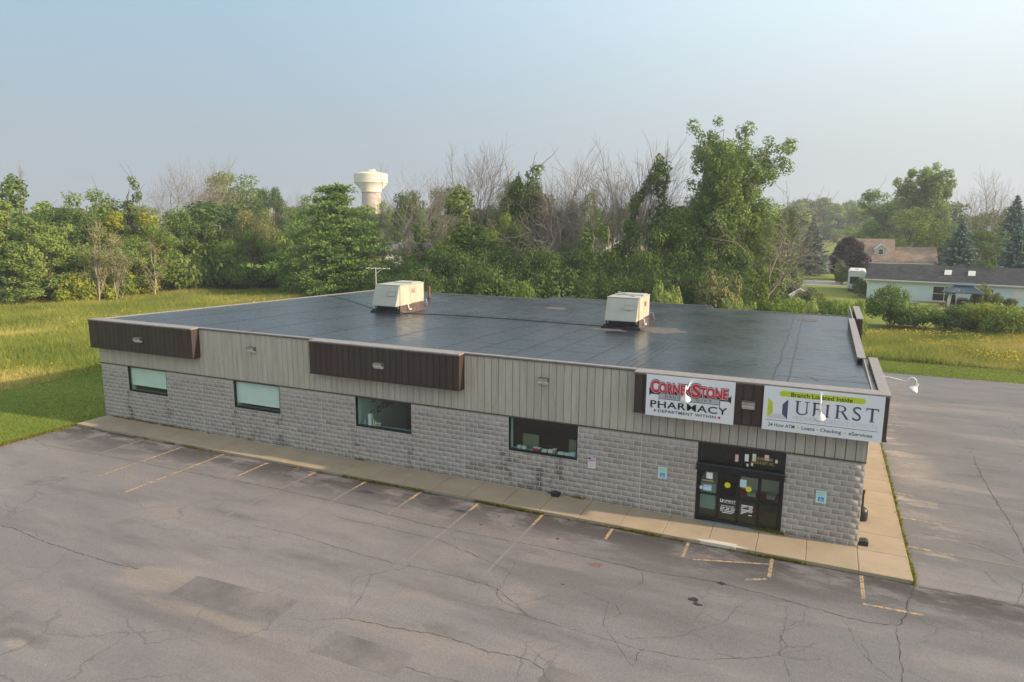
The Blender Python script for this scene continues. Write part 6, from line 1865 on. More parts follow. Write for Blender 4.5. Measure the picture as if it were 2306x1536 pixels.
('round_b', 'leafy_tree', -19.9, 65.7, 9.6, 5.9, 'dark leafy tree below the ivy column', 'tree', None),
('round_a', 'leafy_tree', -13.4, 62.7, 9.2, 7.6, 'leafy growth round the foot of the cottonwood', 'tree', None),
('bare_brush', 'bare_tree', -7.5, 63.3, 14.4, 5.4, 'grey brushy dead tree right of the cottonwood', 'tree', None),
('round_b', 'leafy_tree', -7.2, 81.3, 12.7, 5.3, 'dense green tree behind the grey brushy dead tree', 'tree', None),
('round_a', 'leafy_tree', -9.7, 76.1, 12.0, 4.3, 'leafy tree between the cottonwood and the dead tree', 'tree', None),
('bush_dome', 'bush', -9.3, 62.1, 6.3, 3.7, 'ivy-covered ball of leaf right of the cottonwood foot', 'bush', None),
('round_a', 'leafy_tree', -11.3, 65.0, 13.5, 6.6, 'leafy growth under the right half of the cottonwood crown', 'tree', None),
('round_a', 'leafy_tree', -15.2, 65.5, 15.1, 5.7, 'leafy growth under the left half of the cottonwood crown', 'tree', None),
('round_a', 'leafy_tree', -48.6, 59.2, 8.7, 6.3, 'leafy tree left of the vine-covered twin trunks', 'tree', None),
('round_b', 'leafy_tree', -49.4, 72.4, 12.5, 7.5, 'dark crown behind the vine-covered twin trunks', 'tree', None),
('round_b', 'leafy_tree', -41.8, 58.3, 8.6, 5.7, 'dark leafy tree right below the twin bare trees', 'tree', None),
('round_b', 'leafy_tree', -38.3, 72.8, 12.5, 6.8, 'dark crown behind the pale bare trunk', 'tree', None),
('round_a', 'leafy_tree', -36.6, 77.7, 13.6, 6.6, 'leafy crown behind the first thin bare tree', 'tree', None),
('round_a', 'leafy_tree', -31.9, 62.4, 8.4, 6.4, 'leafy tree below the thin bare trees', 'tree', None),
('round_a', 'leafy_tree', -10.8, 71.0, 12.5, 5.9, 'leafy tree against the right side of the cottonwood', 'tree', None),
('round_b', 'leafy_tree', -17.3, 74.2, 14.3, 7.1, 'dark crown inside the left half of the cottonwood', 'tree', None),
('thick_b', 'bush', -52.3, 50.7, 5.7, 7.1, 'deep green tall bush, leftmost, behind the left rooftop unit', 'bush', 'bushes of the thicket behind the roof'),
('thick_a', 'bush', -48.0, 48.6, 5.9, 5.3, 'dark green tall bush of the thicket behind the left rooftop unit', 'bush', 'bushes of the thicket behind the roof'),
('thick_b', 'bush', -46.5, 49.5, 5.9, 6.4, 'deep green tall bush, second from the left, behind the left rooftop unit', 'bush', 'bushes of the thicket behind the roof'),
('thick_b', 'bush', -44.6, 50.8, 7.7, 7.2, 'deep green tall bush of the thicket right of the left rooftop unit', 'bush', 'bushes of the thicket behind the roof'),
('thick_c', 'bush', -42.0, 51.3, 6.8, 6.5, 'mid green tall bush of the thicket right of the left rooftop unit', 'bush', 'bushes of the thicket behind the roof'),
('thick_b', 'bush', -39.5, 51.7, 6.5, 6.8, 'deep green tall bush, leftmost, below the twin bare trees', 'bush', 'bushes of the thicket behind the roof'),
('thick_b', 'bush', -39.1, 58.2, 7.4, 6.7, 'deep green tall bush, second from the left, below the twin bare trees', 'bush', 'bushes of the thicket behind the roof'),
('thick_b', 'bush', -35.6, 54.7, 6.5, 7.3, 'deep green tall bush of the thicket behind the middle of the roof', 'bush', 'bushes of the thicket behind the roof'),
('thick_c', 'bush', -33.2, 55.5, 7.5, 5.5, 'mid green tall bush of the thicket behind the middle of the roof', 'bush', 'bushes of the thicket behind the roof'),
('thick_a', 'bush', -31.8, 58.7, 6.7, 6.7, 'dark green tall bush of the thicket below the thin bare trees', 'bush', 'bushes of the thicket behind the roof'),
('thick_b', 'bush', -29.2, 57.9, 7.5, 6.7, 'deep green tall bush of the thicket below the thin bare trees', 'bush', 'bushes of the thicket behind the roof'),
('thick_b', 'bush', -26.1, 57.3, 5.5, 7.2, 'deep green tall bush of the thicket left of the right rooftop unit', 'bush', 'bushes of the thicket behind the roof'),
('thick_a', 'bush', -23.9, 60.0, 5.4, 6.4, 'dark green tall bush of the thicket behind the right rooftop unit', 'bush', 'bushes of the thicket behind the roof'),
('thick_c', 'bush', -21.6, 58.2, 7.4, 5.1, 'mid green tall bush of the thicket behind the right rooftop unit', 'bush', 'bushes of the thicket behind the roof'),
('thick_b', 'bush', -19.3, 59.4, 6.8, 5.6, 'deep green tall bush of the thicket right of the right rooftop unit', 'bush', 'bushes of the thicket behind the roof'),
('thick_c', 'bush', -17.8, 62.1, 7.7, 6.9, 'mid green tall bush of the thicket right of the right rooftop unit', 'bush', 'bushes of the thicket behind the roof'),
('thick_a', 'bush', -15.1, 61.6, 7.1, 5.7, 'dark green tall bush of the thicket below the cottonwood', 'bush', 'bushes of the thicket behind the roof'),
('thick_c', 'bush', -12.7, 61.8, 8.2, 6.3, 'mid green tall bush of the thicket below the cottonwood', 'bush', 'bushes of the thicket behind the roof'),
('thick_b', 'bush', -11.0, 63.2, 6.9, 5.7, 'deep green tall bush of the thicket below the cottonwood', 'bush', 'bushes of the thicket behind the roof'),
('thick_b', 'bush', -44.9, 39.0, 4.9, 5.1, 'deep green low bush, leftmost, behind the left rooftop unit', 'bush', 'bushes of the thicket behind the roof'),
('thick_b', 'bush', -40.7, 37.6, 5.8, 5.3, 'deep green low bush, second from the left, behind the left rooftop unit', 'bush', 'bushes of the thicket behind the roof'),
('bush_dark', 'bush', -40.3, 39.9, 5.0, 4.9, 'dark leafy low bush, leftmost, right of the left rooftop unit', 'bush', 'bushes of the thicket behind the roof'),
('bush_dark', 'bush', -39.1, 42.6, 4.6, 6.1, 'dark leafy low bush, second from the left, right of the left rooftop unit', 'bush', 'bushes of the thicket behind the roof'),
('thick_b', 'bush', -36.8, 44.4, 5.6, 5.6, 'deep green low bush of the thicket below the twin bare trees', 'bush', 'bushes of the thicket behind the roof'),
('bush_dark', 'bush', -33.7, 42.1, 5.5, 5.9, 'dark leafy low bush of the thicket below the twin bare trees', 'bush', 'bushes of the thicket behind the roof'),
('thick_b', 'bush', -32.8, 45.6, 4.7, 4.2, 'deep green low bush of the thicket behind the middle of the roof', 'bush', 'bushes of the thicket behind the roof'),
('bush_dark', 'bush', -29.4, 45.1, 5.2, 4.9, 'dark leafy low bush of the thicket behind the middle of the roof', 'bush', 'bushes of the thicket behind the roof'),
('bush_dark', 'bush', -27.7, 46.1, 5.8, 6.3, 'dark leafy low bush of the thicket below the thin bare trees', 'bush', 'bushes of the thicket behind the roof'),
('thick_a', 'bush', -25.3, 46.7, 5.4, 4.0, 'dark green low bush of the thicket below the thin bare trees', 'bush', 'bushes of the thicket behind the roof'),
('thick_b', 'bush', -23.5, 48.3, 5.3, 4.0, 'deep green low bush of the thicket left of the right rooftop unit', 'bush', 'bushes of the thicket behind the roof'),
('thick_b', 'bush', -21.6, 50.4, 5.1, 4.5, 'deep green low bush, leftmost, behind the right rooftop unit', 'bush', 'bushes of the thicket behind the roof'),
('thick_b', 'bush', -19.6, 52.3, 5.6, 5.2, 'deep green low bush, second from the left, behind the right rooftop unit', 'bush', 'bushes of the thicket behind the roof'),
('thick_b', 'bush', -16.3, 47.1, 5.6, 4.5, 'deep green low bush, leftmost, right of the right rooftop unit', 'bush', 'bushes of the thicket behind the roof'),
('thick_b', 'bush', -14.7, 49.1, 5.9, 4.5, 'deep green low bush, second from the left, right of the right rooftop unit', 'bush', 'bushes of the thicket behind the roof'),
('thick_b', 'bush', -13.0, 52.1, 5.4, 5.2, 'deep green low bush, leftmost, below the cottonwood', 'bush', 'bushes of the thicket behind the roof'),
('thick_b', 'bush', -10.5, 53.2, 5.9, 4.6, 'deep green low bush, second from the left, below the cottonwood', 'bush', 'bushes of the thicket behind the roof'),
('bush_light', 'bush', -15.4, 44.1, 4.7, 2.9, 'pale yellow-green bush right behind the right rooftop unit', 'bush', None),
('bush_grey', 'bush', -11.0, 46.9, 6.0, 4.3, 'soft grey-green bush at the foot of the cottonwood', 'bush', None),
('bush_mid', 'bush', -29.2, 39.9, 4.7, 2.3, 'small fresh green bush behind the middle of the roof edge', 'bush', None),
('spruce_a', 'spruce_tree', -4.1, 133.4, 11.1, 5.7, 'blue spruce standing alone on the lawn left of the tan house', 'tree', None),
('spruce_b', 'spruce_tree', 19.1, 113.9, 10.9, 6.7, 'large blue spruce behind the charcoal roof, between tan house and cream gable', 'tree', None),
('spruce_b', 'spruce_tree', 24.0, 98.8, 11.1, 5.2, 'blue spruce cut by the right picture edge', 'tree', None),
('purple', 'purple_tree', 2.5, 123.4, 8.0, 6.1, 'dark purple-leaved tree before the tan house', 'tree', None),
('cottonwood_far', 'leafy_tree', 21.0, 179.2, 24.2, 12.3, 'tall spreading tree against the sky on the right', 'tree', None),
('vase_a', 'leafy_tree', 12.4, 190.0, 19.5, 12.4, 'leafy tree left of the tall spreading one', 'tree', None),
('round_a', 'leafy_tree', 15.4, 154.6, 14.0, 15.4, 'mid green tree below the tall spreading tree', 'tree', None),
('round_c', 'leafy_tree', 11.6, 205.1, 11.1, 11.7, 'yellow-green hazy tree behind the tan roof', 'tree', None),
('round_c', 'leafy_tree', 6.3, 215.3, 9.7, 10.6, 'smaller yellow-green hazy tree behind the tan roof', 'tree', None),
('round_b', 'leafy_tree', 23.0, 163.8, 9.1, 10.6, 'dark leafy tree right of the tan roof', 'tree', None),
('bare_c', 'bare_tree', 29.5, 152.7, 21.6, 9.8, 'large bare grey tree on the right skyline', 'tree', None),
('bare_b', 'bare_tree', 28.4, 168.1, 18.8, 6.1, 'hazy bare tree left of the large bare grey one', 'tree', None),
('spruce_a', 'spruce_tree', 33.0, 147.0, 15.8, 7.1, 'dark conifer at the right edge below the bare tree', 'tree', None),
('round_b', 'leafy_tree', 26.3, 138.0, 9.5, 10.1, 'dark trees under the large bare grey tree', 'tree', None),
('bush_dome', 'bush', 19.4, 91.5, 6.3, 2.6, 'clipped bright green shrub behind the charcoal roof', 'bush', None),
('bush_dome', 'bush', 1.1, 115.4, 4.0, 1.9, 'small green shrub left of the purple tree', 'bush', None),
('bush_dark', 'bush', 1.5, 112.4, 3.3, 2.7, 'low shrub at the lawn edge below the purple tree', 'bush', None),
('bush_dark', 'bush', 3.5, 90.7, 2.7, 2.7, 'dark rounded bush at the left corner of the blue house', 'bush', None),
('bush_dark', 'bush', -2.8, 67.0, 2.9, 4.5, 'spreading dark bush in front of the garden shed', 'bush', None),
('bush_light', 'bush', -4.0, 62.8, 2.3, 3.3, 'pale leafy bush at the roof edge below the garden shed', 'bush', None),
('bush_mid', 'bush', -0.5, 67.2, 1.8, 3.1, 'round bush at the lawn edge, left of the end parapet', 'bush', None),
('bush_mid', 'bush', 3.7, 70.3, 1.3, 2.1, 'round bush right behind the end parapet', 'bush', None),
('bush_tall', 'bush', 5.1, 57.6, 4.4, 4.3, 'tall pointed bush at the near lawn edge right of the building', 'bush', None),
('bush_mid', 'bush', 8.2, 57.8, 2.6, 4.5, 'bush right of the tall pointed one', 'bush', None),
('bush_dark', 'bush', 10.4, 57.6, 2.4, 4.1, 'dark bush in the middle of the right hedge line', 'bush', None),
('bush_mid', 'bush', 12.5, 58.0, 2.9, 4.4, 'bush in the hedge line below the gazebo', 'bush', None),
('bush_lime', 'bush', 13.6, 56.2, 3.2, 4.2, 'yellow-green bush in the right hedge line', 'bush', None),
('bush_mid', 'bush', 14.7, 54.1, 3.2, 3.9, 'bush near the right picture edge', 'bush', None),
('bush_light', 'bush', 16.6, 58.9, 2.7, 3.1, 'pale bush cut by the right picture edge', 'bush', None),
('bush_grey', 'bush', 17.4, 82.5, 3.1, 2.3, 'small leafy tree right beside the gazebo', 'bush', None),
('bush_dark', 'bush', 19.1, 82.3, 2.1, 1.7, 'dark shrub against the pale blue wall', 'bush', None),
('bush_mid', 'bush', -9.0, 40.5, 3.8, 1.9, 'weedy green bush at the back roof edge, first of its shade from left', 'bush', 'low bushes along the back edge of the roof'),
('bush_light', 'bush', -7.9, 43.1, 3.6, 2.1, 'weedy pale bush at the back roof edge, first of its shade from left', 'bush', 'low bushes along the back edge of the roof'),
('bush_dark', 'bush', -6.5, 42.7, 3.7, 1.9, 'weedy dark bush at the back roof edge, first of its shade from left', 'bush', 'low bushes along the back edge of the roof'),
('bush_mid', 'bush', -5.2, 42.0, 3.8, 2.3, 'weedy green bush at the back roof edge, second of its shade from left', 'bush', 'low bushes along the back edge of the roof'),
('bush_mid', 'bush', -4.0, 43.2, 3.7, 2.6, 'weedy green bush at the back roof edge, third of its shade from left', 'bush', 'low bushes along the back edge of the roof'),
('bush_light', 'bush', -2.7, 40.7, 4.0, 2.5, 'weedy pale bush at the back roof edge, second of its shade from left', 'bush', 'low bushes along the back edge of the roof'),
('bush_dark', 'bush', -1.5, 40.5, 3.9, 1.8, 'weedy dark bush at the back roof edge, second of its shade from left', 'bush', 'low bushes along the back edge of the roof'),
('bush_mid', 'bush', -0.3, 41.8, 4.0, 1.8, 'weedy green bush at the back roof edge, fourth of its shade from left', 'bush', 'low bushes along the back edge of the roof'),
('bush_mid', 'bush', 0.9, 42.4, 4.2, 2.3, 'weedy green bush at the back roof edge, fifth of its shade from left', 'bush', 'low bushes along the back edge of the roof')]
for t in TREES: plant(*t)
for o in [o for o in scene.objects if o.get('plant_here')]:
    ph, prx, parts = PROTO['bush_dome']
    c = link('plant', parts[0][1], o, (0, 0, .5)); c.scale = (.4, .4, .34)
    del o['plant_here']

# thickets: many-stemmed growth that nobody could part into single plants
def instance_mass(name, items, label=None):
    """joins shrunken copies of the prototypes into one mesh"""
    groups = {}
    for key, x, y, h, w, rz in items:
        ph, prx, parts = PROTO[key]
        for pn, me in parts:
            nv = len(me.vertices)
            co = np.empty(nv * 3, np.float32); me.vertices.foreach_get('co', co); co = co.reshape(-1, 3)
            npoly = len(me.polygons)
            li = np.empty(npoly * 4, np.int32); me.loops.foreach_get('vertex_index', li); li = li.reshape(-1, 4)
            tn = np.full(nv, .5, np.float32)
            if 'tone' in me.attributes: me.attributes['tone'].data.foreach_get('value', tn)
            keep = np.ones(npoly, bool)
            if pn in ('crown', 'foliage'):
                keep = np.random.default_rng(int(abs(x * 13 + y * 7)) + 1).random(npoly) < .42
            s = w / (2 * prx); c_, s_ = math.cos(rz), math.sin(rz)
            li = li[keep]
            V = np.empty((len(li) * 4, 3), np.float32)
            q = co[li.ravel()]
            if pn in ('crown', 'foliage'):   # fewer but larger leaves
                ctr = q.reshape(-1, 4, 3).mean(1, keepdims=True)
                q = (ctr + (q.reshape(-1, 4, 3) - ctr) * 1.5).reshape(-1, 3)
            q = q * np.array([s, s, h / ph])
            V[:, 0] = q[:, 0] * c_ - q[:, 1] * s_ + x; V[:, 1] = q[:, 0] * s_ + q[:, 1] * c_ + y; V[:, 2] = q[:, 2] + GZ
            groups.setdefault(me.materials[0].name, []).append((V, tn[li.ravel()]))
    mats = list(groups)
    Vs, Ts, mi = [], [], []
    for i, k in enumerate(mats):
        for V, T in groups[k]:
            Vs.append(V); Ts.append(T); mi.append(np.full(len(V) // 4, i, np.int32))
    V = np.concatenate(Vs); T = np.concatenate(Ts); mi = np.concatenate(mi)
    me = np_mesh(name, V, np.arange(len(V)).reshape(-1, 4), [bpy.data.materials[k] for k in mats], T)
    me.polygons.foreach_set('material_index', mi)
    o = link(name, me); o['kind'] = 'stuff'
    return tag(o, label)
